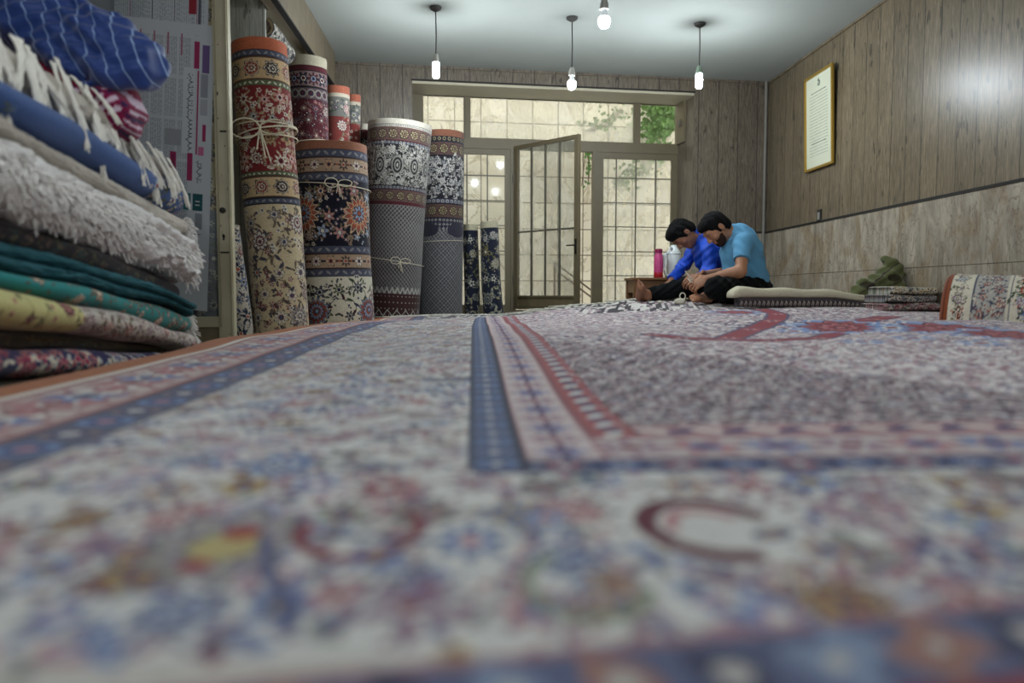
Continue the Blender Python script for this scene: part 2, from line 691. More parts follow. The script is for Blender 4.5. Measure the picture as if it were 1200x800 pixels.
# ---- the door leaf, hinged at px 604 and opened into the room
hinge = BA + E * sp(603) + N_ * (D0 - 0.03)
tip = W(679.5, 157, 7.10)
hz = z_tr0 + 0.01
dv = Vector((tip.x - hinge.x, tip.y - hinge.y, 0))
DL = dv.length
dv.normalize()
dn = Vector((-dv.y, dv.x, 0))
DM = Matrix(((dv.x, dn.x, 0, hinge.x), (dv.y, dn.y, 0, hinge.y), (0, 0, 1, 0), (0, 0, 0, 1)))
door = bpy.data.objects.new('door_1', None)
link(door)
door.matrix_world = DM
struct(door)
DB = SILL + 0.012
DT = tip.z
mb = MB()
st = 0.052
mb.box(0.0, st, -0.018, 0.018, DB, DT, bev=0.003)
mb.box(DL - st, DL, -0.018, 0.018, DB, DT, bev=0.003)
mb.box(st, DL - st, -0.018, 0.018, DT - 0.035, DT)
mb.box(st, DL - st, -0.018, 0.018, DB, DB + 0.035)
mb.box(st, DL - st, -0.018, 0.018, DB + 0.115, DB + 0.135)
wpart(mb, 'door_frame', M_FRAME, door)
wpart(MB().box(st, DL - st, -0.006, 0.006, DB + 0.035, DB + 0.115), 'kick_panel', mat('kick_panel_paint', rgb(112, 100, 74), rough=0.6), door)
wpart(MB().box(st, DL - st, 0.004, 0.008, DB + 0.135, DT - 0.035), 'glass_pane', M_GLASS, door)
mb = MB()
for k in range(1, 4):
    x = st + (DL - 2 * st) * k / 4
    mb.box(x - 0.008, x + 0.008, -0.016, 0.0, DB + 0.135, DT - 0.035)
zz = CAMZ + 0.50 * 1.2
mb.box(st, DL - st, -0.014, -0.002, zz - 0.008, zz + 0.008)
wpart(mb, 'door_bars', M_BAR, door)
mb = MB()
mb.box(DL - 0.036, DL - 0.016, -0.026, -0.018, DB + 0.52, DB + 0.66, bev=0.002)
mb.tube([(DL - 0.026, -0.02, DB + 0.60), (DL - 0.026, -0.06, DB + 0.60), (DL - 0.10, -0.065, DB + 0.60)], 0.007, 8)
wpart(mb, 'door_handle', mat('handle_metal', rgb(70, 68, 64), rough=0.35, metal=0.9), door, True)
mb = MB()
for z in (DB + 0.25, DB + 1.25):
    mb.tube([(0.0, -0.02, z), (0.0, -0.02, z + 0.09)], 0.009, 8)
wpart(mb, 'hinge', M_BAR, door, True)

# ================================================================== OUTSIDE
DO = D0 + 1.15      # tiled yard wall distance


def tile_mat():
    m, nt, b = new_mat('yard_wall_tiles')
    n = NT(nt)
    co = n.coord()
    spx = n.sep(co)
    tx = n.m('DIVIDE', spx[0], 0.30)
    tz = n.m('DIVIDE', n.m('ADD', spx[2], 0.06), 0.30)

    def j(t, w):
        f = n.m('FRACT', t)
        return n.m('LESS_THAN', n.m('MINIMUM', f, n.m('SUBTRACT', 1, f)), w)
    g = n.m('MAXIMUM', j(tx, 0.020), j(tz, 0.020))
    cb = nt.nodes.new('ShaderNodeCombineXYZ')
    nt.links.new(n.m('FLOOR', tx), cb.inputs[0])
    nt.links.new(n.m('FLOOR', tz), cb.inputs[1])
    wn = nt.nodes.new('ShaderNodeTexWhiteNoise')
    nt.links.new(cb.outputs[0], wn.inputs['Vector'])
    off = nt.nodes.new('ShaderNodeVectorMath')
    off.operation = 'ADD'
    nt.links.new(co, off.inputs[0])
    nt.links.new(wn.outputs['Color'], off.inputs[1])
    ve = n.noise(off.outputs[0], 2.4, 5, 0.55, 1.2)
    c = n.ramp(ve, [(0.3, rgb(216, 208, 182)), (0.48, rgb(222, 214, 190)), (0.5, rgb(168, 156, 128)), (0.52, rgb(226, 218, 196)), (0.8, rgb(234, 228, 210))])
    vm = nt.nodes.new('ShaderNodeVectorMath')
    vm.operation = 'SCALE'
    nt.links.new(c, vm.inputs[0])
    nt.links.new(n.m('ADD', 0.86, n.m('MULTIPLY', wn.outputs['Value'], 0.22)), vm.inputs['Scale'])
    c = n.mix(g, vm.outputs[0], rgb(98, 90, 70))
    nt.links.new(c, b.inputs['Base Color'])
    b.inputs['Roughness'].default_value = 0.5
    return m


o = MB().box(-1.5, BLEN + 1.0, DO, DO + 0.15, -0.6, 4.2).build('wall_yard', tile_mat())
o.matrix_world = BM
struct(o)
o = MB().box(-1.5, BLEN + 1.0, D0 + 0.08, DO, -0.75, -0.6).build('floor_yard', M_FLOOR)
o.matrix_world = BM
struct(o)

# ivy hanging on the yard wall
M_LEAF = mat('ivy_leaf', rgb(82, 118, 48), rough=0.5, var=0.6, scale=16)
M_STEM = mat('ivy_stem', rgb(96, 78, 56), rough=0.8)


def ivy(name, pts, label, n, size=0.05, spread=0.1):
    mb = bmesh.new()
    for i in range(n):
        k = random.random() * (len(pts) - 1)
        a = pts[int(k)]
        b_ = pts[min(len(pts) - 1, int(k) + 1)]
        f = k - int(k)
        s = a[0] * (1 - f) + b_[0] * f + random.gauss(0, spread)
        z = a[1] * (1 - f) + b_[1] * f + random.gauss(0, spread)
        d = DO - 0.075 - random.random() * 0.12
        r = size * random.uniform(0.6, 1.15)
        ang = random.uniform(-0.7, 0.7) + math.pi
        tilt = random.uniform(-0.6, 0.6)
        tilt2 = random.uniform(-0.2, 0.9)
        R = Matrix.Rotation(tilt, 3, 'Z') @ Matrix.Rotation(tilt2, 3, 'X')
        prof = [(0, -0.25), (0.38, -0.42), (0.62, -0.05), (0.42, 0.12), (0.55, 0.5), (0.2, 0.45), (0, 1.0), (-0.2, 0.45), (-0.55, 0.5), (-0.42, 0.12), (-0.62, -0.05), (-0.38, -0.42)]
        c = Vector((s, d, z))
        vs = []
        ctr = mb.verts.new(c + R @ Vector((0, 0.12 * r, 0)))
        for (x, y) in prof:
            xx = x * math.cos(ang) - y * math.sin(ang)
            yy = x * math.sin(ang) + y * math.cos(ang)
            vs.append(mb.verts.new(c + R @ Vector((xx * r, 0.0, yy * r))))
        for p in range(len(vs)):
            mb.faces.new((ctr, vs[p], vs[(p + 1) % len(vs)]))
    me = bpy.data.meshes.new('foliage')
    mb.to_mesh(me)
    mb.free()
    me.materials.append(M_LEAF)
    root = bpy.data.objects.new(name, None)
    link(root)
    a = pts[0]
    root.matrix_world = BM @ Matrix.Translation((a[0], DO, a[1]))
    fo = bpy.data.objects.new('foliage', me)
    link(fo, root)
    fo.matrix_parent_inverse = Matrix.Translation((-a[0], -DO, -a[1]))
    fo['kind'] = 'stuff'
    st_ = MB()
    for q in range(3):
        st_.tube([(p[0] + random.uniform(-0.06, 0.06), DO - 0.012, p[1] + random.uniform(-0.03, 0.03)) for p in pts], 0.005, 5)
    so = st_.build('stem', M_STEM, root, True)
    so.matrix_parent_inverse = Matrix.Translation((-a[0], -DO, -a[1]))
    tag(root, label, 'ivy', None)
    return root


def yp(px, py):
    return onback(px, py, DO - 0.08)


ivy("ivy", [yp(800, 108), yp(772, 130), yp(765, 160)], 'green leafy ivy on the tiled yard wall behind the top right window light', 520, 0.055, 0.12)
ivy('ivy', [yp(755, 170), yp(760, 195), yp(735, 206), yp(722, 212)], 'loose trailing ivy strands behind the barred panel right of the open door', 110, 0.045, 0.07)
ivy('ivy', [yp(690, 165), yp(689, 190), yp(687, 215)], 'narrow ivy strand hanging in the gap beside the open door leaf', 26, 0.04, 0.03)
ivy('ivy', [yp(735, 125), yp(712, 142), yp(690, 150)], 'sparse ivy spray behind the wide window light above the door', 55, 0.04, 0.08)

# handrail on the yard steps
rail = MB()
a0 = yp(643, 309)
a1 = yp(695, 348)
dd = DO - 0.35
for k, off in enumerate((0, 0.055)):
    rail.box(0, 1, -0.01, 0.01, 0, 0.02, Matrix(((a1[0] - a0[0], 0, 0, a0[0]), (0, 1, 0, dd), (a1[1] - a0[1], 0, 1, a0[1] - off * 1.4), (0, 0, 0, 1))))
for f in (0.02, 0.55, 0.97):
    x = a0[0] + (a1[0] - a0[0]) * f
    z = a0[1] + (a1[1] - a0[1]) * f
    rail.box(x - 0.01, x + 0.01, dd - 0.01, dd + 0.01, -0.6, z + 0.01)
o = rail.build('handrail', mat('rail_paint', rgb(96, 76, 58), rough=0.5))
o.matrix_world = BM
tag(o, 'brown sloping metal handrail outside behind the open glass door', 'handrail')

# ================================================================== LAMPS
M_CORD = mat('lamp_cord', rgb(52, 50, 48), rough=0.6)
M_SOCK = mat('lamp_socket', rgb(150, 148, 140), rough=0.4)
M_SOCKG = mat('lamp_socket_green', rgb(120, 140, 122), rough=0.4)
M_BULB = emit_mat('lit_bulb', BULB_COLOR, BULB_STRENGTH)
M_BULB2 = emit_mat('lit_tube_bulb', BULB_COLOR, BULB_STRENGTH)
M_COLLAR = mat('bulb_collar', rgb(226, 232, 235), rough=0.3)


def pendant(x, y, zb, kind, label, name='pendant_lamp', rose=0.045, sock=M_SOCK):
    """zb = height of the bulb's lowest point"""
    r = empty(name, (x, y, CEIL))
    L = 0.115 if kind == 'tube' else 0.105
    zt_ = zb + L                      # bulb top / socket bottom
    parts = []
    mb = MB().lathe([(0.004, -0.001), (rose, -0.002), (rose * 0.92, -0.016), (0.02, -0.03), (0.006, -0.036)], (x, y, CEIL), 24)
    parts.append(mb.build('ceiling_rose', M_CORD, None, True))
    mb = MB().tube([(x, y, CEIL - 0.03), (x + 0.003, y, (CEIL + zt_) / 2), (x, y, zt_ + 0.05)], 0.0045, 8)
    parts.append(mb.build('cord', M_CORD, None, True))
    mb = MB().lathe([(0.006, 0.062), (0.016, 0.058), (0.020, 0.04), (0.024, 0.03), (0.026, 0.0), (0.018, -0.003)], (x, y, zt_), 20)
    parts.append(mb.build('socket', sock, None, True))
    if kind == 'tube':
        mb = MB().lathe([(0.016, 0.0), (0.024, -0.004), (0.026, -0.012), (0.026, -0.095), (0.021, -0.109), (0.010, -0.114), (0.002, -0.115)], (x, y, zt_), 20)
        parts.append(mb.build('bulb', M_BULB2, None, True))
    else:
        mb = MB().lathe([(0.015, 0.0), (0.017, -0.02), (0.027, -0.042), (0.028, -0.045)], (x, y, zt_), 20)
        parts.append(mb.build('bulb_collar', M_COLLAR, None, True))
        pr = [(0.028, -0.045)]
        for k in range(1, 9):
            a = math.pi / 2 * k / 8
            pr.append((max(0.001, 0.034 * math.cos(a - 0.25) if k < 8 else 0.001), -0.045 - 0.06 * math.sin(a)))
        mb = MB().lathe(pr, (x, y, zt_), 20)
        parts.append(mb.build('bulb', M_BULB, None, True))
    adopt(r, *parts)
    tag(r, label, 'lamp', 'bare bulbs hanging from the ceiling')
    return r


p = W(511, 92, 5.78)
pendant(p.x, 5.78, p.z, 'tube', 'tube shaped lit bulb on a cord, left most of the hanging bulbs')
p = W(670, 105, 5.94)
pendant(p.x, 5.94, p.z, 'round', 'round lit bulb with white collar hanging lowest above the glass door')
p = W(708, 33, 4.5)
pendant(p.x, 4.5, p.z, 'round', 'round lit bulb cut by the top edge of the photo')
p = W(819, 104, 6.02)
pendant(p.x, 6.02, p.z, 'tube', 'tube shaped lit bulb with green socket, right most of the hanging bulbs', sock=M_SOCKG)
# the same bulbs further up the room over the camera
pendant(1.55, 2.6, CEIL - 0.42, 'round', 'lit bulb over the front of the carpet near the right wall')
pendant(-0.9, 1.2, CEIL - 0.42, 'round', 'lit bulb above the camera near the stacked rugs')
pendant(0.9, 0.0, CEIL - 0.42, 'tube', 'lit bulb behind the camera')

# ================================================================== RIGHT WALL ITEMS
# framed certificate
ya = XR / (ray(948, 150).x / ray(948, 150).y)
yb = XR / (ray(981, 140).x / ray(981, 140).y)
zt1 = W(948, 94, ya).z
zb1 = W(948, 203, ya).z
fr = empty('framed_certificate', (XR, (ya + yb) / 2, zb1))
tl_ = 0.035   # leans forward at the top
wF = ya - yb
hF = zt1 - zb1
FM = Matrix.Translation((XR - 0.012, yb, zb1)) @ Matrix.Rotation(-0.03, 4, 'Y')
fw = 0.022
mb = MB()
mb.box(-0.022, 0.0, 0, fw, 0, hF, FM, bev=0.004)
mb.box(-0.022, 0.0, wF - fw, wF, 0, hF, FM, bev=0.004)
mb.box(-0.022, 0.0, fw, wF - fw, 0, fw, FM, bev=0.004)
mb.box(-0.022, 0.0, fw, wF - fw, hF - fw, hF, FM, bev=0.004)
f1 = mb.build('gold_frame', mat('gold_frame', rgb(176, 142, 62), rough=0.35, metal=0.6, scale=40))
f2 = MB().box(-0.008, -0.002, fw, wF - fw, fw, hF - fw, FM).build('paper_mount', mat('certificate_paper', rgb(206, 208, 186), rough=0.5, var=0.06, scale=6))
M_INK = mat('certificate_ink', rgb(50, 74, 62), rough=0.6)
mb = MB()
rr = random.Random(3)
iw = wF - 2 * fw
for k in range(22):
    z = hF * (0.80 - k * 0.031)
    big = k in (0, 17)
    h = 0.006 if big else 0.0022
    y0 = fw + iw * (0.16 if not big else 0.22)
    y1 = wF - fw - iw * (0.14 if not big else 0.2)
    y = y0
    while y < y1:
        L = rr.uniform(0.008, 0.03)
        mb.box(-0.0095, -0.0078, y, min(y + L, y1), z + rr.uniform(-0.001, 0.001), z + h, FM)
        y += L + rr.uniform(0.003, 0.008)
mb.box(-0.0095, -0.0078, wF / 2 - 0.02, wF / 2 + 0.02, hF * 0.86, hF * 0.862, FM)
mb.tube([FM @ Vector((-0.009, wF / 2 + 0.022 * math.cos(t), hF * 0.89 + 0.022 * math.sin(t))) for t in np.linspace(0.8, 5.6, 12)], 0.003, 5)
mb.tube([FM @ Vector((-0.009, wF / 2 + 0.01 * math.sin(t * 2), hF * 0.87 + 0.01 * t)) for t in np.linspace(0, 5, 9)], 0.003, 5)
f3 = mb.build('printed_text', M_INK)
f4 = MB().box(-0.004, 0.004, 0.01, wF - 0.01, 0.01, hF - 0.01, FM).build('backing_board', M_DARK)
adopt(fr, f1, f2, f3, f4)
tag(fr, 'gold framed pale green certificate hanging on the wood panelled right wall', 'frame')
# socket plate
yo = XR / (ray(961, 250).x / ray(961, 250).y)
zo = W(961, 253, yo).z
so = empty('wall_socket', (XR, yo, zo))
a = MB().box(XR - 0.012, XR, yo - 0.035, yo + 0.035, zo - 0.055, zo + 0.055, bev=0.004).build('socket_plate', mat('socket_black', rgb(34, 32, 30), rough=0.35))
b_ = MB().box(XR - 0.017, XR - 0.011, yo - 0.02, yo + 0.015, zo - 0.03, zo + 0.03, bev=0.003).build('socket_insert', mat('socket_insert', rgb(150, 148, 142), rough=0.4))
adopt(so, a, b_)
tag(so, 'small black wall socket just above the marble on the right wall', 'socket')
# nails

# ================================================================== WEAVING: paint rug designs on the vertices of a rug
C_IVORY = rgb(214, 206, 186)
C_CREAM = rgb(200, 180, 140)
C_NAVY = rgb(34, 38, 62)
C_BLACK = rgb(26, 24, 30)
C_RED = rgb(128, 26, 30)
C_BURG = rgb(84, 22, 34)
C_RUST = rgb(170, 72, 32)
C_GREEN = rgb(92, 104, 66)
C_BLUE = rgb(92, 116, 156)
C_LBLUE = rgb(140, 164, 190)
C_PINK = rgb(196, 128, 124)
C_GOLD = rgb(176, 140, 66)
C_BROWN = rgb(84, 60, 48)
C_GREY = rgb(134, 132, 134)
C_ORANGE = rgb(190, 92, 44)
C_SLATE = rgb(72, 76, 96)


class Cloth:
    """u (across) and v (along) are sorted coordinate arrays in metres; colour is stored per crossing"""
    def __init__(s, u, v, base):
        s.u = np.asarray(u, float)
        s.v = np.asarray(v, float)
        s.c = np.empty((len(v), len(u), 3), np.float32)
        s.c[:] = base

    def win(s, u0, u1, v0, v1):
        i0, i1 = np.searchsorted(s.u, (u0, u1))
        j0, j1 = np.searchsorted(s.v, (v0, v1))
        if i1 <= i0 or j1 <= j0:
            return None
        U, V = np.meshgrid(s.u[i0:i1], s.v[j0:j1])
        return s.c[j0:j1, i0:i1], U, V

    def rect(s, u0, u1, v0, v1, col, a=1.0):
        w = s.win(u0, u1, v0, v1)
        if w:
            w[0][:] = w[0] * (1 - a) + np.array(col) * a

    def ell(s, cu, cv, ru, rv, col, ang=0.0):
        R = max(ru, rv)
        w = s.win(cu - R, cu + R, cv - R, cv + R)
        if w:
            c, U, V = w
            x = (U - cu) * math.cos(ang) + (V - cv) * math.sin(ang)
            y = -(U - cu) * math.sin(ang) + (V - cv) * math.cos(ang)
            c[(x / ru) ** 2 + (y / rv) ** 2 < 1] = col

    def flower(s, cu, cv, r, n, c1, c2, c3, ph=0.0, edge=None):
        w = s.win(cu - r * 1.1, cu + r * 1.1, cv - r * 1.1, cv + r * 1.1)
        if not w:
            return
        c, U, V = w
        x = U - cu
        y = V - cv
        d = np.hypot(x, y)
        a = np.arctan2(y, x) + ph
        R = r * (0.74 + 0.26 * np.cos(n * a))
        if edge is not None:
            c[d < R] = edge
            R = R * 0.84
        c[d < R] = c1
        R2 = R * (0.60 + 0.14 * np.cos(n * a + math.pi))
        c[d < R2] = c2
        c[d < r * 0.26] = c3

    def palm(s, cu, cv, r, c1, c2, c3, ang=0.0, n=11):
        """palmette: jagged fan of petals round a heart"""
        w = s.win(cu - r * 1.2, cu + r * 1.2, cv - r * 1.2, cv + r * 1.2)
        if not w:
            return
        c, U, V = w
        x = (U - cu) * math.cos(ang) + (V - cv) * math.sin(ang)
        y = -(U - cu) * math.sin(ang) + (V - cv) * math.cos(ang)
        d = np.hypot(x, y * 0.9)
        a = np.arctan2(y, x)
        saw = np.abs(((a * n / (2 * math.pi)) % 1.0) - 0.5) * 2
        R = r * (0.70 + 0.34 * saw) * (1 + 0.12 * np.sin(a))
        c[d < R] = c3
        c[d < R * 0.88] = c2
        c[d < R * 0.80] = c1
        c[(d < R * 0.86) & (saw < 0.20) & (d > r * 0.34)] = c3
        c[d < R * 0.55] = c3
        c[d < R * 0.49] = c2
        c[d < R * 0.36] = c1
        c[d < r * 0.20] = c3
        c[d < r * 0.11] = c2

    def line(s, pts, wd, col):
        for (a, b) in zip(pts, pts[1:]):
            m = wd
            w = s.win(min(a[0], b[0]) - m, max(a[0], b[0]) + m, min(a[1], b[1]) - m, max(a[1], b[1]) + m)
            if not w:
                continue
            c, U, V = w
            dx, dy = b[0] - a[0], b[1] - a[1]
            L = dx * dx + dy * dy + 1e-12
            t = np.clip(((U - a[0]) * dx + (V - a[1]) * dy) / L, 0, 1)
            d = np.hypot(U - a[0] - t * dx, V - a[1] - t * dy)
            c[d < wd / 2] = col

    def arc(s, cu, cv, r, a0, a1, wd, col, n=10, shrink=0.0):
        s.line([(cu + r * (1 - shrink * k / n) * math.cos(a0 + (a1 - a0) * k / n), cv + r * (1 - shrink * k / n) * math.sin(a0 + (a1 - a0) * k / n)) for k in range(n + 1)], wd, col)

    def leaf(s, cu, cv, L, wd, ang, col, col2=None):
        s.ell(cu, cv, L / 2, wd / 2, col, ang)
        if col2 is not None:
            s.ell(cu, cv, L / 3.2, wd / 4.5, col2, ang)

    def vine(s, u0, v0, L, ang, curl, wd, col, leafc, rnd, n=14, size=0.02):
        p = [(u0, v0)]
        a = ang
        for k in range(n):
            a += curl / n
            p.append((p[-1][0] + L / n * math.cos(a), p[-1][1] + L / n * math.sin(a)))
        s.line(p, wd, col)
        for k in range(2, n, 3):
            q = p[k]
            s.leaf(q[0] + rnd.uniform(-1, 1) * size * 0.5, q[1] + rnd.uniform(-1, 1) * size * 0.5, size * 1.5, size * 0.6, rnd.uniform(0, 3.14), leafc[rnd.randrange(len(leafc))], col)
        return p[-1]

    def floral(s, u0, u1, v0, v1, r, pal, rnd, dens=1.0, outline=C_NAVY, leafs=(C_GREEN,), vines=True):
        """all-over scrolling flowers"""
        step = r * 2.5 / math.sqrt(dens)
        nu = max(1, int((u1 - u0) / step))
        nv = max(1, int((v1 - v0) / step))
        su, sv = (u1 - u0) / nu, (v1 - v0) / nv
        cs = []
        for j in range(nv):
            for i in range(nu):
                cu = u0 + (i + 0.5 + (0.25 if j % 2 else -0.25) + rnd.uniform(-.15, .15)) * su
                cv = v0 + (j + 0.5 + rnd.uniform(-.18, .18)) * sv
                cs.append((cu, cv))
        if vines:
            for (cu, cv) in cs:
                s.vine(cu, cv, step * 1.5, rnd.uniform(0, 6.28), rnd.choice((-1, 1)) * rnd.uniform(2.0, 4.5), max(0.0035, r * 0.09), outline, leafs, rnd, 10, r * 0.55)
        for (cu, cv) in cs:
            k = rnd.random()
            a, b, c = pal[rnd.randrange(len(pal))]
            rr_ = r * rnd.uniform(0.62, 1.12)
            cu = min(max(cu, u0 + rr_ * 0.7), u1 - rr_ * 0.7)
            cv = min(max(cv, v0 + rr_ * 0.7), v1 - rr_ * 0.7)
            if k < 0.3:
                s.palm(cu, cv, rr_, a, b, c, rnd.uniform(0, 6.28), rnd.choice((9, 11, 13)))
            else:
                s.flower(cu, cv, rr_ * 0.9, rnd.choice((5, 6, 8)), a, b, c, rnd.random() * 6, edge=outline)
            for q in range(5):
                an = rnd.uniform(0, 6.28)
                lc = leafs[rnd.randrange(len(leafs))]
                s.leaf(cu + math.cos(an) * step * 0.46, cv + math.sin(an) * step * 0.46, r * 0.62, r * 0.24, an + rnd.uniform(-1, 1), outline, lc)
                an = rnd.uniform(0, 6.28)
                s.flower(cu + math.cos(an) * step * 0.55, cv + math.sin(an) * step * 0.55, r * 0.3, 5, b, a, c)

    def band_v(s, v0, v1, base, motif, edge, rnd, u0=None, u1=None, pitch=None, pal=None):
        """a border running across: constant v"""
        u0 = s.u[0] if u0 is None else u0
        u1 = s.u[-1] if u1 is None else u1
        s.rect(u0, u1, v0, v1, edge)
        h = v1 - v0
        e = max(0.004, h * 0.06)
        s.rect(u0, u1, v0 + e, v1 - e, base)
        p = pitch or h * 1.05
        k = 0
        u = u0 + p / 2
        while u < u1:
            s._motif(u, (v0 + v1) / 2, h * 0.5 - e, motif, k, pal, edge, 0, p)
            u += p
            k += 1

    def band_u(s, u0, u1, base, motif, edge, rnd, v0=None, v1=None, pitch=None, pal=None):
        v0 = s.v[0] if v0 is None else v0
        v1 = s.v[-1] if v1 is None else v1
        s.rect(u0, u1, v0, v1, edge)
        h = u1 - u0
        e = max(0.004, h * 0.06)
        s.rect(u0 + e, u1 - e, v0, v1, base)
        p = pitch or h * 1.05
        k = 0
        v = v0 + p / 2
        while v < v1:
            s._motif((u0 + u1) / 2, v, h * 0.5 - e, motif, k, pal, edge, math.pi / 2, p)
            v += p
            k += 1

    def _motif(s, cu, cv, r, motif, k, pal, edge, ang, p):
        pal = pal or [(C_IVORY, C_RUST, C_NAVY), (C_RED, C_IVORY, C_NAVY)]
        a, b, c = pal[int(k) % len(pal)]
        if motif == 'flower':
            s.line([(cu - math.cos(ang) * p / 2, cv - math.sin(ang) * p / 2), (cu + math.cos(ang) * p / 2, cv + math.sin(ang) * p / 2)], r * 0.25, c)
            s.flower(cu, cv, r * 0.95, 8 if k % 2 else 6, a, b, c, 0, edge=edge)
        elif motif == 'star':
            s.palm(cu, cv, r * 0.85, a, b, c, math.pi / 2, 8)
        elif motif == 'ring':
            s.ell(cu, cv, r * 0.8, r * 0.8, a)
            s.ell(cu, cv, r * 0.52, r * 0.52, c)
            s.ell(cu, cv, r * 0.28, r * 0.28, b)
        elif motif == 'tick':
            s.leaf(cu, cv, r * 1.7, r * 0.7, ang + 0.6 * (1 if k % 2 else -1), a)
        elif motif == 'boteh':
            s.ell(cu, cv, r * 0.62, r * 0.92, a)
            s.ell(cu, cv, r * 0.48, r * 0.76, c)
            s.ell(cu, cv, r * 0.32, r * 0.56, a)
            s.ell(cu, cv, r * 0.2, r * 0.38, c)
            s.ell(cu, cv, r * 0.09, r * 0.2, b)

    def lattice(s, u0, u1, v0, v1, p, c1, c2):
        w = s.win(u0, u1, v0, v1)
        if not w:
            return
        c, U, V = w
        a = ((U + V) / p) % 1.0
        b = ((U - V) / p) % 1.0
        la = np.minimum(np.abs(a - 0.5), np.abs(b - 0.5)) < 0.13
        dot = (np.abs(a) < 0.16) & (np.abs(b) < 0.16)
        dot |= (np.abs(a - 1) < 0.16) & (np.abs(b - 1) < 0.16)
        c[:] = c1
        c[la | dot] = c2

    def lighten(s, amt):
        s.c = s.c * (1 - amt) + amt * 0.5

    def speck(s, rng, a=0.08):
        s.c *= (1 + rng.uniform(-a, a, s.c.shape[:2])[..., None]).astype(np.float32)


M_WOOL = wool_mat('knotted_wool')
M_TWINE = mat('twine', rgb(206, 196, 170), rough=0.8, var=0.1, scale=80)
M_BACKING = mat('rug_backing', rgb(120, 104, 90), rough=0.95, var=0.2, scale=90)

PAL_MIX = [(C_IVORY, C_RUST, C_NAVY), (C_RUST, C_IVORY, C_NAVY), (C_LBLUE, C_RED, C_IVORY), (C_PINK, C_NAVY, C_IVORY), (C_GOLD, C_RED, C_BLACK)]


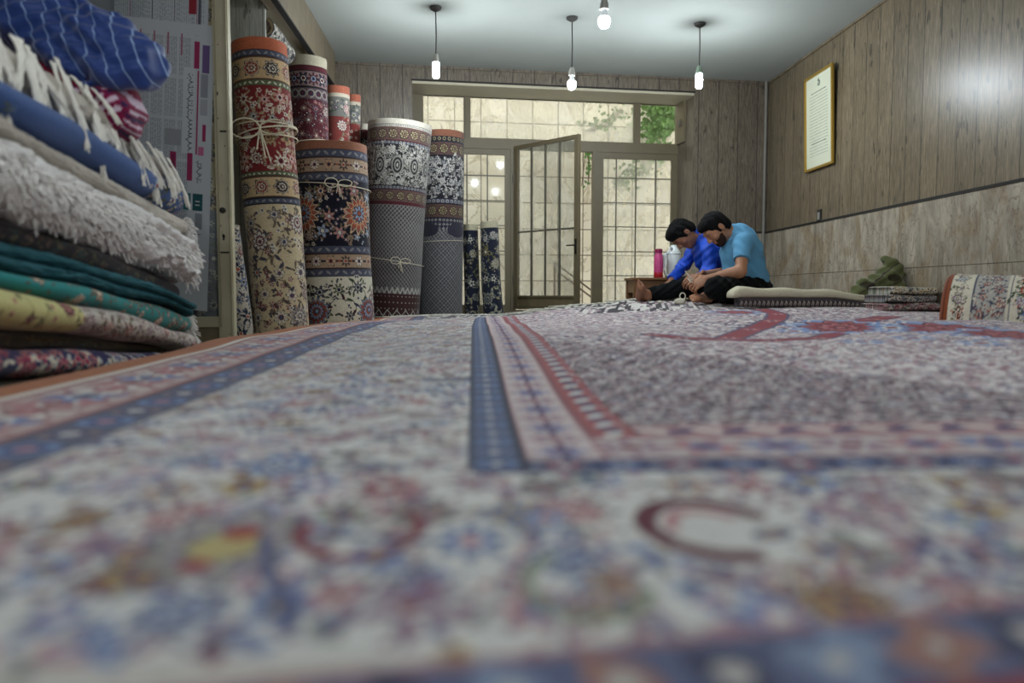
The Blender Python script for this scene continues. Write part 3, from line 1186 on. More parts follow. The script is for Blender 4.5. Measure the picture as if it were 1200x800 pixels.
def rug_roll(bottom, top, r_bot, r_top, design, label, layers=2, cord=None, seam=2.4, name='rolled_rug', rough=0.006, res=0.0036, group='rolled rugs standing on end', wob=0.02):
    """an upright rolled rug between two axis points; design(cloth, length, circumference) paints it; v=0 at top"""
    b0 = Vector(bottom)
    t0 = Vector(top)
    ax = t0 - b0
    L = ax.length
    ax.normalize()
    z = ax
    x = Vector((1, 0, 0)) - z * z.x
    x.normalize()
    y = z.cross(x)
    R = max(r_bot, r_top)
    n = int(2 * math.pi * R / res)
    m = int(L / res)
    u = np.linspace(0, 2 * math.pi * R, n, endpoint=False)
    v = np.linspace(0, L, m)
    cl = Cloth(u, v, C_IVORY)
    design(cl, L, 2 * math.pi * R)
    rng = np.random.default_rng(abs(int(b0.x * 1000) * 31 + int(b0.y * 1000)))
    lum = cl.c.mean(-1, keepdims=True)
    cl.c = (cl.c * 0.82 + lum * 0.18) * 0.80
    cl.speck(rng, 0.22)
    th = u / R + seam                    # u = 0 at the seam; front faces -y
    th2, v2 = np.meshgrid(th, v)
    rad = (r_top + (r_bot - r_top) * (v2 / L))
    ph = rng.uniform(0, 6.28, 6)
    rad = rad * (1 + wob * np.sin(2 * th2 + ph[0] + v2 * 1.5) + wob * 0.6 * np.sin(3 * th2 + ph[1] - v2 * 2.2) + wob * 0.35 * np.sin(v2 * 9 + ph[2]))
    step = np.clip((0.35 - u / R) / 0.35, 0, 1) ** 2     # overlapping edge
    rad = rad + step[None, :] * 0.010
    bend = 0.006 * np.sin(v2 / L * 5 + ph[3])
    P = (np.array(t0)[None, None, :] - np.array(ax)[None, None, :] * v2[..., None]
         + np.array(x)[None, None, :] * (rad * np.cos(th2) + bend)[..., None]
         + np.array(y)[None, None, :] * (rad * np.sin(th2))[..., None])
    nv = P.reshape(-1, 3)
    cols = cl.c.reshape(-1, 3)
    faces = grid_faces(n, m, True)
    # rim: fold inward so the roll has a real edge, then the wound end
    ring = P[0]
    ctr = np.array(t0)
    inner = ctr + (ring - ctr) * ((R - 0.018) / R)
    deep = inner - np.array(ax) * 0.05
    nv = np.concatenate([nv, inner, deep, [ctr - np.array(ax) * 0.05]])
    base = n * m
    edge = np.repeat(np.array([C_CREAM]), n, 0) * 0.8
    dk = np.repeat(np.array([rgb(96, 84, 72)]), n, 0)
    cols = np.concatenate([cols, edge, dk, dk[:1]]).astype(np.float32)
    i = np.arange(n)
    j = (i + 1) % n
    f2 = np.stack([i, base + i, base + j, j], -1)
    f3 = np.stack([base + i, base + n + i, base + n + j, base + j], -1)
    f4 = np.stack([base + n + i, np.full(n, base + 2 * n), base + n + j, base + n + j], -1)
    bot = (m - 1) * n
    bctr = len(nv)
    nv = np.concatenate([nv, [np.array(b0)]])
    cols = np.concatenate([cols, dk[:1]]).astype(np.float32)
    allf = [tuple(q) for q in f4[:, :3]] + [(bot + int(a), bot + int(b), bctr) for a, b in zip(i, j)]
    me_faces = np.concatenate([faces, f2, f3])
    root = empty(name, b0)
    body = mesh_obj('rug_body', nv, me_faces, M_WOOL, None, True, cols)
    kids = [body]
    capv = np.concatenate([deep, [ctr - np.array(ax) * 0.05]])
    # spiral of wound layers at the top
    mb = MB()
    pts = []
    rs = R - 0.022
    k = 0
    while rs > 0.02:
        a = k * 0.35
        q = t0 - ax * 0.012 + x * rs * math.cos(a) + y * rs * math.sin(a)
        pts.append(q)
        rs -= 0.35 / (2 * math.pi) * 0.022
        k += 1
    if len(pts) > 3:
        mb.tube(pts, 0.009, 5)
        kids.append(mb.build('wound_end', M_BACKING, None, True))
    cp = MB()
    vs = [cp.bm.verts.new(q) for q in deep]
    cp.bm.faces.new(vs)
    kids.append(cp.build('end_disc', M_BACKING))
    cp = MB()
    vb = [cp.bm.verts.new(q) for q in P[-1]]
    cp.bm.faces.new(vb)
    kids.append(cp.build('end_disc', M_BACKING))
    if cord:
        for (h, thick, bow) in cord:
            mb = MB()
            c0 = t0 - ax * (L - h)
            rr_ = r_top + (r_bot - r_top) * ((L - h) / L)
            rr_ = rr_ * (1 + 2 * wob) + 0.008 + thick
            tilt = random.uniform(-0.03, 0.03)
            pts = [c0 + x * rr_ * math.cos(a) + y * rr_ * math.sin(a) + ax * tilt * math.cos(a) for a in np.linspace(0, 2 * math.pi, 49)]
            mb.tube(pts, thick, 6)
            if bow:
                a = -math.pi / 2 + bow[0]
                o_ = c0 + x * rr_ * math.cos(a) + y * rr_ * math.sin(a)
                tx = -x * math.sin(a) + y * math.cos(a)
                out = (x * math.cos(a) + y * math.sin(a))
                sc = bow[1]
                for sgn, lz in ((1, 0.25), (-1, 0.35)):
                    lp = []
                    for t in np.linspace(0, 2 * math.pi, 18):
                        q = o_ + tx * sgn * sc * (0.5 - 0.5 * math.cos(t)) + ax * sc * lz * math.sin(t) + out * (0.012 * math.sin(t / 2) + 0.004)
                        # wrap round the roll
                        w_ = q - c0
                        w_ax = w_.dot(ax)
                        w_ = w_ - ax * w_ax
                        if w_.length < rr_ + 0.003:
                            w_ = w_.normalized() * (rr_ + 0.004)
                        lp.append(c0 + w_ + ax * w_ax)
                    mb.tube(lp, thick, 6, False)
                for sgn in (-0.15, 0.12, 0.3):
                    lp = [o_ + tx * sgn * sc * t + out * 0.008 - ax * sc * (0.9 + sgn) * t for t in np.linspace(0, 1, 6)]
                    mb.tube(lp, thick * 0.9, 6)
            kids.append(mb.build('tie_cord', M_TWINE, None, True))
    adopt(root, *kids)
    tag(root, label, 'rug', group)
    return root


# ---- designs ------------------------------------------------------------
def d_redcream(c, L, C):
    r = random.Random(11)
    c.rect(0, C, 0, 0.075, C_ORANGE)
    c.band_v(0.075, 0.115, C_SLATE, 'tick', C_BLACK, r, pal=[(C_GREY, C_IVORY, C_NAVY)])
    c.band_v(0.115, 0.255, rgb(196, 160, 108), 'star', C_BROWN, r, pitch=0.125, pal=[(C_BROWN, C_IVORY, C_BLACK), (C_RUST, C_IVORY, C_BLACK)])
    c.band_v(0.255, 0.29, C_GREEN, 'tick', C_BROWN, r, pal=[(C_IVORY, C_IVORY, C_NAVY)])
    c.rect(0, C, 0.29, 0.80, C_RED)
    c.floral(0, C, 0.30, 0.79, 0.055, [(rgb(180, 150, 100), C_RED, C_GREEN), (C_PINK, C_IVORY, C_BURG), (C_IVORY, C_RED, C_BURG), (C_GREY, C_IVORY, C_NAVY)], r, 1.5, outline=rgb(176, 146, 108), leafs=(C_GREEN, C_IVORY, rgb(150, 120, 90)))
    c.band_v(0.80, 0.83, C_GREEN, 'tick', C_BROWN, r, pal=[(C_IVORY, C_IVORY, C_NAVY)])
    c.band_v(0.83, 0.96, rgb(200, 168, 118), 'star', C_BROWN, r, pitch=0.125, pal=[(C_BROWN, C_IVORY, C_BLACK), (C_RUST, C_IVORY, C_BLACK)])
    c.band_v(0.96, 1.0, C_SLATE, 'tick', C_BLACK, r, pal=[(C_GREY, C_IVORY, C_NAVY)])
    c.rect(0, C, 1.0, L, rgb(206, 184, 140))
    c.floral(0, C, 1.01, L, 0.062, [(rgb(150, 136, 124), C_IVORY, C_SLATE), (C_SLATE, C_IVORY, C_RUST), (rgb(160, 110, 92), C_IVORY, C_NAVY), (C_IVORY, C_RED, C_SLATE)], r, 1.25, outline=rgb(74, 62, 60), leafs=(rgb(140, 120, 90), C_SLATE, rgb(110, 90, 84)))


def d_red(c, L, C):
    r = random.Random(12)
    c.rect(0, C, 0, 0.06, C_ORANGE)
    c.band_v(0.08, 0.25, rgb(150, 60, 40), 'star', C_BROWN, r, pal=[(C_GOLD, C_IVORY, C_BLACK)])
    c.rect(0, C, 0.25, 0.8, C_RED)
    c.floral(0, C, 0.26, 0.8, 0.05, [(C_GOLD, C_RED, C_GREEN), (C_IVORY, C_RED, C_BURG)], r, 1.3, outline=C_GOLD)
    c.band_v(0.85, 1.0, C_CREAM, 'star', C_BROWN, r, pal=[(C_BROWN, C_IVORY, C_BLACK)])
    c.floral(0, C, 1.0, L, 0.05, [(C_RED, C_IVORY, C_NAVY), (C_RUST, C_IVORY, C_NAVY), (C_NAVY, C_IVORY, C_RED)], r, 1.4, outline=C_BROWN)


def d_navycream_small(c, L, C):
    r = random.Random(13)
    c.rect(0, C, 0, L, rgb(190, 180, 160))
    c.floral(0, C, 0, L, 0.045, [(C_NAVY, C_IVORY, C_RUST), (C_SLATE, C_IVORY, C_NAVY), (C_BLUE, C_IVORY, C_NAVY)], r, 1.6, outline=C_NAVY, leafs=(C_SLATE, C_BLUE))


def d_burg(c, L, C):
    r = random.Random(14)
    c.rect(0, C, 0, 0.085, rgb(176, 166, 140))
    c.rect(0, C, 0.075, 0.11, C_BURG)
    c.band_v(0.11, 0.23, rgb(128, 100, 100), 'flower', C_BLACK, r, pitch=0.075, pal=[(C_NAVY, C_IVORY, C_BURG), (C_BURG, C_LBLUE, C_NAVY)])
    c.band_v(0.23, 0.32, rgb(90, 70, 80), 'ring', C_BLACK, r, pitch=0.06, pal=[(rgb(140, 128, 118), C_BURG, C_NAVY)])
    c.rect(0, C, 0.32, L, C_BURG)
    c.floral(0, C, 0.33, L, 0.040, [(rgb(120, 84, 84), C_NAVY, C_IVORY), (C_SLATE, C_PINK, C_BURG), (rgb(150, 110, 100), C_BURG, C_IVORY)], r, 1.2, outline=rgb(104, 68, 66), leafs=(rgb(110, 90, 80), C_SLATE))


def d_navy(c, L, C):
    r = random.Random(15)
    s = L / 1.39
    c.rect(0, C, 0, 0.055, rgb(150, 92, 62))
    PA = [(rgb(196, 160, 122), C_RUST, C_NAVY), (C_BROWN, C_IVORY, C_RUST), (C_IVORY, C_PINK, C_NAVY)]

    def trip(v):
        c.band_v(v, v + 0.055, C_SLATE, 'tick', C_BLACK, r, pal=[(C_GREY, C_IVORY, C_NAVY)])
        c.band_v(v + 0.055, v + 0.155, rgb(172, 142, 112), 'flower', C_BROWN, r, pitch=0.105, pal=PA)
        c.band_v(v + 0.155, v + 0.21, C_SLATE, 'tick', C_BLACK, r, pal=[(C_GREY, C_IVORY, C_NAVY)])
    trip(0.055)
    c.rect(0, C, 0.265, 0.70, rgb(24, 24, 40))
    c.floral(0, C, 0.275, 0.69, 0.052, [(C_PINK, C_SLATE, C_IVORY), (C_LBLUE, C_NAVY, C_IVORY), (rgb(170, 120, 90), C_IVORY, C_NAVY)], r, 1.3, outline=rgb(130, 104, 84), leafs=(C_GREEN, rgb(160, 130, 100)))
    for q in np.arange(C * 0.04, C, 0.42):
        c.palm(q, 0.48, 0.125, C_RUST, C_SLATE, rgb(214, 170, 120), 0.4, 15)
        c.flower(q, 0.48, 0.06, 8, C_LBLUE, C_NAVY, C_RUST, 0, edge=C_NAVY)
    trip(0.70)
    c.rect(0, C, 0.91, L, rgb(216, 208, 180))
    c.floral(0, C, 0.93, L, 0.058, [(C_SLATE, C_IVORY, C_NAVY), (rgb(160, 120, 110), C_IVORY, C_BURG), (C_GREEN, C_IVORY, C_NAVY)], r, 1.2, outline=rgb(40, 44, 52), leafs=(C_SLATE, C_GREEN, C_BURG))
    for q in np.arange(C * 0.1, C, 0.40):
        c.palm(q, 1.14, 0.10, rgb(150, 66, 40), C_LBLUE, C_SLATE, 1.0, 13)


def d_rosegrey(c, L, C, seed=16, field=rgb(134, 50, 42)):
    r = random.Random(seed)
    c.rect(0, C, 0, 0.06, rgb(176, 92, 62))
    c.rect(0, C, 0.06, 0.09, rgb(196, 184, 160))
    c.rect(0, C, 0.09, 0.24, rgb(118, 116, 110))
    c.floral(0, C, 0.09, 0.24, 0.040, [(C_GREY, C_IVORY, C_GREEN), (C_PINK, C_IVORY, C_SLATE), (C_SLATE, C_IVORY, C_RUST)], r, 1.2, outline=C_SLATE)
    c.rect(0, C, 0.24, L, field)
    c.floral(0, C, 0.25, L, 0.045, [(C_GREY, C_IVORY, C_GREEN), (C_IVORY, C_PINK, C_SLATE)], r, 0.6, outline=rgb(150, 120, 104))


def d_paisley(c, L, C):
    r = random.Random(17)
    k = rgb(34, 32, 36)
    wt = rgb(178, 174, 164)
    c.rect(0, C, 0, 0.05, rgb(184, 176, 158))
    c.band_v(0.042, 0.06, wt, 'tick', k, r, pitch=0.018, pal=[(k, k, k)])
    c.band_v(0.062, 0.17, rgb(96, 70, 62), 'star', C_BURG, r, pitch=0.09, pal=[(rgb(150, 140, 100), C_BURG, k)])
    c.band_v(0.17, 0.20, C_SLATE, 'ring', k, r, pal=[(wt, C_SLATE, k)])
    c.rect(0, C, 0.20, 0.52, k)
    c.floral(0, C, 0.20, 0.52, 0.034, [(wt, k, wt), (k, wt, k), (rgb(110, 106, 90), wt, k)], r, 1.9, outline=wt, leafs=(wt, rgb(120, 116, 110)))
    for q in np.arange(0.03, C, 0.15):
        c._motif(q, 0.36, 0.080, 'boteh', 0, [(rgb(140, 136, 128), wt, k)], k, 0, 0.1)
    c.band_v(0.52, 0.55, C_SLATE, 'ring', k, r, pal=[(wt, C_SLATE, k)])
    c.band_v(0.55, 0.65, rgb(96, 70, 62), 'star', C_BURG, r, pitch=0.09, pal=[(rgb(150, 140, 100), C_BURG, k)])
    c.rect(0, C, 0.65, 0.67, C_BURG)
    c.lattice(0, C, 0.67, 1.38, 0.036, rgb(58, 50, 52), rgb(142, 138, 136))
    z0 = 1.33
    for u in np.arange(0, C, 0.05):
        c.line([(u, z0 + 0.05), (u + 0.025, z0), (u + 0.05, z0 + 0.05)], 0.014, wt)
    c.rect(0, C, 1.38, L, rgb(72, 40, 40))
    for q in np.arange(0, C, 0.04):
        for w2 in np.arange(1.40, L, 0.05):
            c.ell(q, w2, 0.005, 0.005, wt)
    for u in np.arange(0, C, 0.09):
        c.line([(u, 1.56), (u + 0.045, 1.51), (u + 0.09, 1.56)], 0.008, wt)


def d_paisley2(c, L, C):
    r = random.Random(18)
    k = rgb(32, 30, 38)
    wt = rgb(176, 172, 166)
    c.rect(0, C, 0, 0.055, rgb(124, 74, 50))
    c.band_v(0.055, 0.10, k, 'ring', C_NAVY, r, pal=[(rgb(150, 140, 96), C_NAVY, k)])
    c.band_v(0.10, 0.22, rgb(84, 60, 56), 'star', k, r, pitch=0.10, pal=[(rgb(140, 134, 90), C_BURG, k)])
    c.rect(0, C, 0.22, 0.58, k)
    c.floral(0, C, 0.22, 0.56, 0.036, [(wt, k, wt), (k, wt, k), (rgb(80, 84, 96), wt, k)], r, 1.7, outline=wt, leafs=(wt,))
    c.band_v(0.58, 0.62, C_SLATE, 'ring', k, r, pal=[(wt, C_SLATE, k)])
    c.band_v(0.62, 0.74, rgb(88, 62, 54), 'star', k, r, pitch=0.10, pal=[(rgb(140, 134, 90), C_BURG, k)])
    c.rect(0, C, 0.74, 0.92, rgb(44, 42, 58))
    for q in np.arange(0.0, C, 0.035):
        for w2 in np.arange(0.76, 0.90, 0.035):
            c.flower(q, w2, 0.012, 4, wt, k, k)
    c.lattice(0, C, 0.84, L, 0.034, rgb(54, 50, 56), rgb(128, 126, 128))
    for q in np.arange(0.0, C, 0.30):
        c.ell(q, 0.84, 0.11, 0.06, rgb(44, 42, 58))
    c.rect(0, C, L - 0.16, L, rgb(62, 42, 44))


def d_dark(c, L, C):
    r = random.Random(19)
    c.rect(0, C, 0, 0.05, rgb(180, 172, 156))
    c.rect(0, C, 0.05, 0.12, rgb(80, 34, 34))
    c.rect(0, C, 0.12, L, rgb(30, 30, 36))
    c.floral(0, C, 0.12, L, 0.032, [(rgb(150, 146, 136), C_BLACK, C_BURG), (C_SLATE, C_IVORY, C_BLACK)], r, 1.4, outline=rgb(120, 114, 106))


def d_blueolive(c, L, C, seed=20):
    r = random.Random(seed)
    c.rect(0, C, 0, 0.055, rgb(186, 178, 146))
    c.rect(0, C, 0.055, L, rgb(30, 36, 56))
    P_ = [(rgb(130, 118, 70), C_NAVY, C_IVORY), (rgb(150, 150, 130), C_SLATE, C_NAVY), (C_SLATE, rgb(130, 118, 70), C_IVORY)]
    c.floral(0, C, 0.08, 0.19, 0.035, [(C_IVORY, C_NAVY, C_SLATE)], r, 1.5, outline=rgb(150, 150, 140))
    c.floral(0, C, 0.20, 0.45, 0.05, P_, r, 1.0, outline=rgb(120, 108, 64))
    c.floral(0, C, 0.46, 0.58, 0.035, [(C_IVORY, C_NAVY, C_SLATE)], r, 1.5, outline=rgb(150, 150, 140))
    c.floral(0, C, 0.59, L, 0.055, P_, r, 1.0, outline=rgb(170, 168, 140), leafs=(rgb(170, 168, 140), rgb(130, 118, 70)))


def Rp(px_t, py_t, px_b, Y, dY=0.0):
    """bottom (on the floor) and top axis points of a roll from the pixel of its top and of its foot at py ~ 375"""
    t = W(px_t, py_t, Y + dY)
    b = W(px_b, 372, Y)
    # extend the lean down to the floor
    k = (t.z - 0.0) / (t.z - b.z)
    bx = t.x + (b.x - t.x) * k
    by = t.y + (b.y - t.y) * k
    return (bx, by, 0.0), tuple(t)


b, t = Rp(305, 54, 328, 4.88, 0.06)
rug_roll(b, t, 0.166, 0.166, d_redcream, 'tall red and cream rolled rug tied with looped white cord beside the cream metal frame', cord=[(1.38, 0.005, (0.05, 0.17)), (1.42, 0.004, None), (1.34, 0.004, None)], seam=2.0)
b, t = Rp(277, 60, 288, 5.05, -0.22)
rug_roll((-1.56, 4.96, 0.0), (-1.595, 4.96, CAMZ + 1.58), 0.050, 0.050, d_red, 'narrow red rolled rug squeezed between the cream frame and the tall red roll')
b, t = Rp(283, 265, 286, 4.62)
rug_roll((-1.372, 4.61, 0.0), (-1.425, 4.60, t[2]), 0.078, 0.062, d_navycream_small, 'short thin navy and cream rolled rug at the foot of the cream metal frame')
b, t = Rp(360, 70, 364, 5.86)
rug_roll(b, t, 0.145, 0.142, d_burg, 'dark burgundy rolled rug with pale top edge behind the navy roll', cord=[(1.50, 0.003, None)])
b, t = Rp(386, 172, 393, 5.5)
rug_roll(b, t, 0.268, 0.252, d_navy, 'short wide rolled rug, navy above and cream below, with orange top edge', cord=[(1.13, 0.003, (0.35, 0.09))], seam=2.3)
b, t = Rp(395, 103, 396, 6.3)
rug_roll(b, t, 0.092, 0.092, d_rosegrey, 'rolled rug with orange rim, grey floral top and red field, wider of two alike')
b, t = Rp(415, 112, 416, 6.55)
rug_roll(b, t, 0.053, 0.053, lambda c, L, C: d_rosegrey(c, L, C, 26), 'thin red and grey rolled rug with orange rim, right of a wider one alike')
b, t = Rp(427, 146, 428, 6.66)
rug_roll(b, t, 0.040, 0.040, d_dark, 'very thin dark rolled rug just right of the red and grey ones')
b, t = Rp(437, 148, 438, 6.82)
rug_roll(b, t, 0.032, 0.032, d_dark, 'thin dark red topped rolled rug half hidden behind the large paisley roll')
b, t = Rp(468.5, 147, 459, 6.45)
rug_roll(b, t, 0.215, 0.262, d_paisley, 'largest grey rolled rug with white rim, paisley band and fine lattice', cord=[(0.66, 0.0025, (0.3, 0.08))], wob=0.012)
b, t = Rp(520, 156, 517, 6.75)
rug_roll(b, t, 0.190, 0.172, d_paisley2, 'dark grey lattice rolled rug with brown rim, right of the paisley roll', cord=[(0.84, 0.002, None)], wob=0.012)
b, t = Rp(552, 263, 553, 7.0)
rug_roll(b, t, 0.072, 0.068, d_blueolive, 'short narrow dark blue and olive rolled rug, left one of the pair by the window')
b, t = Rp(572.5, 260, 579, 6.88)
rug_roll(b, t, 0.092, 0.080, lambda c, L, C: d_blueolive(c, L, C, 33), 'short blue and olive rolled rug leaning left, right one of the window pair')


def d_blackcream(c, L, C):
    r = random.Random(29)
    c.rect(0, C, 0, L, rgb(40, 38, 40))
    c.floral(0, C, 0, L, 0.040, [(C_IVORY, C_BLACK, C_GREY), (rgb(170, 164, 148), C_SLATE, C_BLACK)], r, 1.5, outline=rgb(190, 184, 168), leafs=(C_IVORY, C_GREY))


rug_roll((-1.385, 5.27, 0.0), (-1.385, 5.27, CAMZ + 1.62), 0.075, 0.075, d_blackcream, 'upright black and cream rolled rug behind the tall red one, holding up the lying roll')
rug_roll((-1.43, 5.59, 0.0), (-1.40, 5.59, CAMZ + 1.62), 0.075, 0.075, d_blackcream, 'upright black and cream rolled rug beside the burgundy one, holding up the lying roll')
rug_roll((-1.335, 5.68, CAMZ + 1.700), (-1.345, 5.105, CAMZ + 1.700), 0.072, 0.072, d_blackcream, 'black and cream rolled rug lying flat on top of the upright rolls under the soffit', group='rugs lying on the rolls')

# ================================================================== CARPET SPREAD OVER THE FLOOR
YS = np.array([-0.4, 0.0, 1.0, 1.7, 2.2, 3.0, 4.0, 4.7, 5.2, 5.7, 6.4])
COLS_X = np.array([-1.2, -0.6, 0.1, 1.0, 1.35, 2.0, 2.95])
HT = np.array([
    [.24, .24, .24, .24, .235, .228, .215, .205, .195, .19, .19],
    [.24, .24, .24, .24, .235, .225, .210, .200, .192, .19, .19],
    [.24, .24, .245, .245, .222, .190, .180, .174, .170, .172, .190],
    [.24, .24, .245, .24, .228, .192, .165, .140, .118, .10, .10],
    [.24, .24, .245, .24, .225, .185, .158, .128, .100, .078, .060],
    [.24, .24, .245, .24, .220, .176, .148, .115, .090, .075, .056],
    [.24, .24, .245, .24, .215, .172, .146, .116, .092, .08, .07]])


def _interp1(xs, ys, x):
    """smooth interpolation (Catmull style) of sampled heights"""
    i = np.clip(np.searchsorted(xs, x) - 1, 0, len(xs) - 2)
    t = np.clip((x - xs[i]) / (xs[i + 1] - xs[i]), 0, 1)
    m = np.gradient(ys, xs)
    h = xs[i + 1] - xs[i]
    t2, t3 = t * t, t * t * t
    return (2 * t3 - 3 * t2 + 1) * ys[i] + (t3 - 2 * t2 + t) * h * m[i] + (-2 * t3 + 3 * t2) * ys[i + 1] + (t3 - t2) * h * m[i + 1]


def carpet_z(X, Y):
    X = np.asarray(X, float)
    Y = np.asarray(Y, float)
    cols = np.stack([_interp1(YS, HT[k], Y) for k in range(len(COLS_X))], -1)
    i = np.clip(np.searchsorted(COLS_X, X) - 1, 0, len(COLS_X) - 2)
    t = np.clip((X - COLS_X[i]) / (COLS_X[i + 1] - COLS_X[i]), 0, 1)
    t = t * t * (3 - 2 * t)
    a = np.take_along_axis(cols, i[..., None], -1)[..., 0]
    b = np.take_along_axis(cols, (i + 1)[..., None], -1)[..., 0]
    h = a * (1 - t) + b * t
    far = np.clip((Y - 2.0) / 1.5, 0, 1)
    w = 0.006 * far * np.sin(X * 4.1 + Y * 1.3 + 0.6) * np.sin(Y * 2.1 + 1.0) + 0.0035 * far * np.sin(Y * 6.5 - X * 2.6)
    ridge = 0.022 * np.exp(-((Y - 3.9 - 0.30 * np.sin(X * 2.2)) / 0.22) ** 2) * np.clip((X - 0.7) / 0.6, 0, 1)
    return CAMZ - h + w + ridge


def zc(x, y):
    return float(carpet_z(np.array([x]), np.array([y]))[0])


vY = np.concatenate([np.arange(-0.35, 0.45, 0.008), np.arange(0.45, 1.7, 0.0038), np.arange(1.7, 6.33, 0.0062)])
uX = np.arange(-1.19, 2.90, 0.0046)
cp = Cloth(uX, vY, rgb(196, 190, 184))
rnd = random.Random(5)
IV = rgb(206, 204, 200)
PK = rgb(178, 124, 128)
LB = rgb(112, 134, 178)
NB = rgb(48, 60, 104)
DR = rgb(124, 52, 62)
MV = rgb(150, 124, 140)
GN = rgb(132, 140, 122)
YL = rgb(180, 156, 96)
DB_ = rgb(72, 64, 76)
TN = rgb(168, 136, 112)
PAL_B = [(LB, PK, IV), (PK, IV, DR), (NB, LB, IV), (MV, IV, DR), (GN, PK, NB), (DR, PK, IV), (YL, DR, NB), (TN, IV, NB), (LB, NB, YL)]
X0, X1 = -1.19, 2.90
# the wide flowery border: near strip and left strip
cp.rect(-0.60, 3, 0.50, 1.03, IV)
cp.rect(-0.60, 0.0, 0.5, 6.4, IV)
cp.floral(-0.62, 0.0, 1.05, 6.32, 0.040, PAL_B, rnd, 1.35, outline=rgb(120, 116, 132), leafs=(GN, LB, PK, MV))
SV = 1.45
cp.v = vY / SV
cp.floral(-0.62, 2.9, 0.50 / SV, 1.03 / SV, 0.044, PAL_B, rnd, 1.5, outline=rgb(122, 112, 128), leafs=(GN, LB, PK, MV, DR))


def cpx(px, py, h=0.242):
    return ((px - 555) * h / (py - 343), FPX * h / (py - 343))


def onc(px, py):
    x, y = cpx(px, py)
    return x, y / SV


# large scrolls and blossoms that read through the blur
x, y = onc(840, 622)
cp.ell(x, y, 0.092, 0.085, IV)
cp.arc(x, y, 0.066, 0.4, 4.9, 0.024, rgb(92, 30, 48), 16)
cp.arc(x, y, 0.040, 0.6, 3.2, 0.014, PK, 10)
cp.leaf(x + 0.055, y - 0.02, 0.05, 0.022, 0.3, NB, TN)
x, y = onc(550, 636)
cp.ell(x, y, 0.050, 0.055, IV)
cp.flower(x, y, 0.042, 8, LB, IV, PK, 0, edge=NB)
cp.line([(x - 0.16, y + 0.02), (x - 0.04, y)], 0.010, NB)
x, y = onc(330, 545)
cp.palm(x, y, 0.055, LB, IV, NB, 0.3, 7)
x, y = onc(262, 640)
cp.palm(x, y, 0.080, rgb(160, 150, 150), GN, rgb(104, 96, 120), 0.2, 9)
cp.ell(x, y, 0.034, 0.026, rgb(176, 160, 110))
cp.ell(x + 0.004, y + 0.03, 0.020, 0.014, rgb(150, 60, 50))
cp.ell(x - 0.01, y - 0.035, 0.016, 0.010, rgb(150, 50, 50))
for (px, py, r_, a, b_, c_) in ((640, 610, .03, LB, IV, PK), (450, 570, .035, DR, PK, IV), (495, 695, .028, MV, LB, DR), (880, 560, .035, PK, IV, NB), (1040, 590, .04, MV, IV, DR),
                                (1160, 620, .035, LB, IV, GN), (985, 655, .03, TN, LB, NB), (720, 690, .03, TN, GN, DR), (690, 560, .03, GN, LB, NB), (530, 775, .016, YL, GN, DR), (1100, 690, .03, PK, NB, IV),
                                (390, 700, .03, PK, IV, DR), (120, 640, .03, MV, PK, NB), (640, 720, .022, LB, NB, TN), (820, 700, .022, LB, GN, NB)):
    x, y = onc(px, py)
    cp.flower(x, y, r_, 6, a, b_, c_, rnd.random(), edge=rgb(130, 128, 142))
x, y = onc(690, 690)
cp.arc(x, y, 0.05, 2.0, 6.0, 0.012, GN, 12)
x, y = onc(1080, 610)
cp.arc(x, y, 0.07, 1.0, 5.0, 0.012, MV, 12)
x, y = onc(420, 620)
cp.arc(x, y, 0.06, 3.0, 7.0, 0.012, DR, 12)
x, y = onc(300, 690)
cp.line([(x - 0.03, y + 0.09), (x, y + 0.02), (x + 0.03, y - 0.02), (x + 0.045, y - 0.05)], 0.012, rgb(84, 88, 124))
cp.v = vY
# near guard bands across
w = cp.win(X0, X1, -0.4, 0.9)
c, U, V = w
g0 = 0.505 + (U - 0.108) * 0.18
c[V < g0 + 0.012] = rgb(150, 110, 116)
c[V < g0] = rgb(92, 98, 128)
bl = np.hypot((((U + 0.02) / 0.075) % 1.0 - 0.5) * 0.075, (V - g0 + 0.045) * 0.8)
kk = np.floor((U + 0.02) / 0.075).astype(int) % 3
bl = bl * (1 + 0.35 * np.sin(U * 90 + V * 60))
c[bl < 0.028] = rgb(126, 140, 166)
c[(bl < 0.028) & (kk == 1)] = rgb(150, 112, 104)
c[(bl < 0.028) & (kk == 2)] = rgb(60, 62, 88)
c[(bl < 0.010)] = rgb(180, 176, 172)
c[V < g0 - 0.09] = DR
cp.band_v(0.2, 0.24, IV, 'flower', rgb(150, 130, 136), rnd, u0=X0, u1=X1, pitch=0.05, pal=[(PK, IV, NB), (LB, IV, NB)])
cp.band_v(0.12, 0.2, NB, 'ring', rgb(96, 64, 74), rnd, u0=X0, u1=X1, pitch=0.11, pal=[(LB, IV, NB), (DR, LB, NB), (YL, NB, DR)])
cp.band_v(0.0, 0.1, IV, 'flower', DR, rnd, u0=X0, u1=X1, pitch=0.12, pal=[(PK, IV, NB), (LB, IV, NB)])
cp.rect(X0, X1, -0.4, 0.0, TN)
# inner guards of the near side
cp.band_v(1.03, 1.115, NB, 'flower', rgb(84, 72, 84), rnd, u0=0.0, u1=X1, pitch=0.085, pal=[(LB, IV, NB), (PK, NB, IV)])
cp.band_v(1.115, 1.29, rgb(190, 178, 178), 'flower', rgb(150, 116, 120), rnd, u0=0.07, u1=X1, pitch=0.12, pal=[(LB, PK, NB), (MV, IV, DR), (PK, LB, NB)])
cp.band_v(1.29, 1.40, rgb(172, 124, 128), 'tick', rgb(140, 92, 98), rnd, u0=0.2, u1=X1, pitch=0.05, pal=[(IV, IV, NB), (NB, IV, NB)])
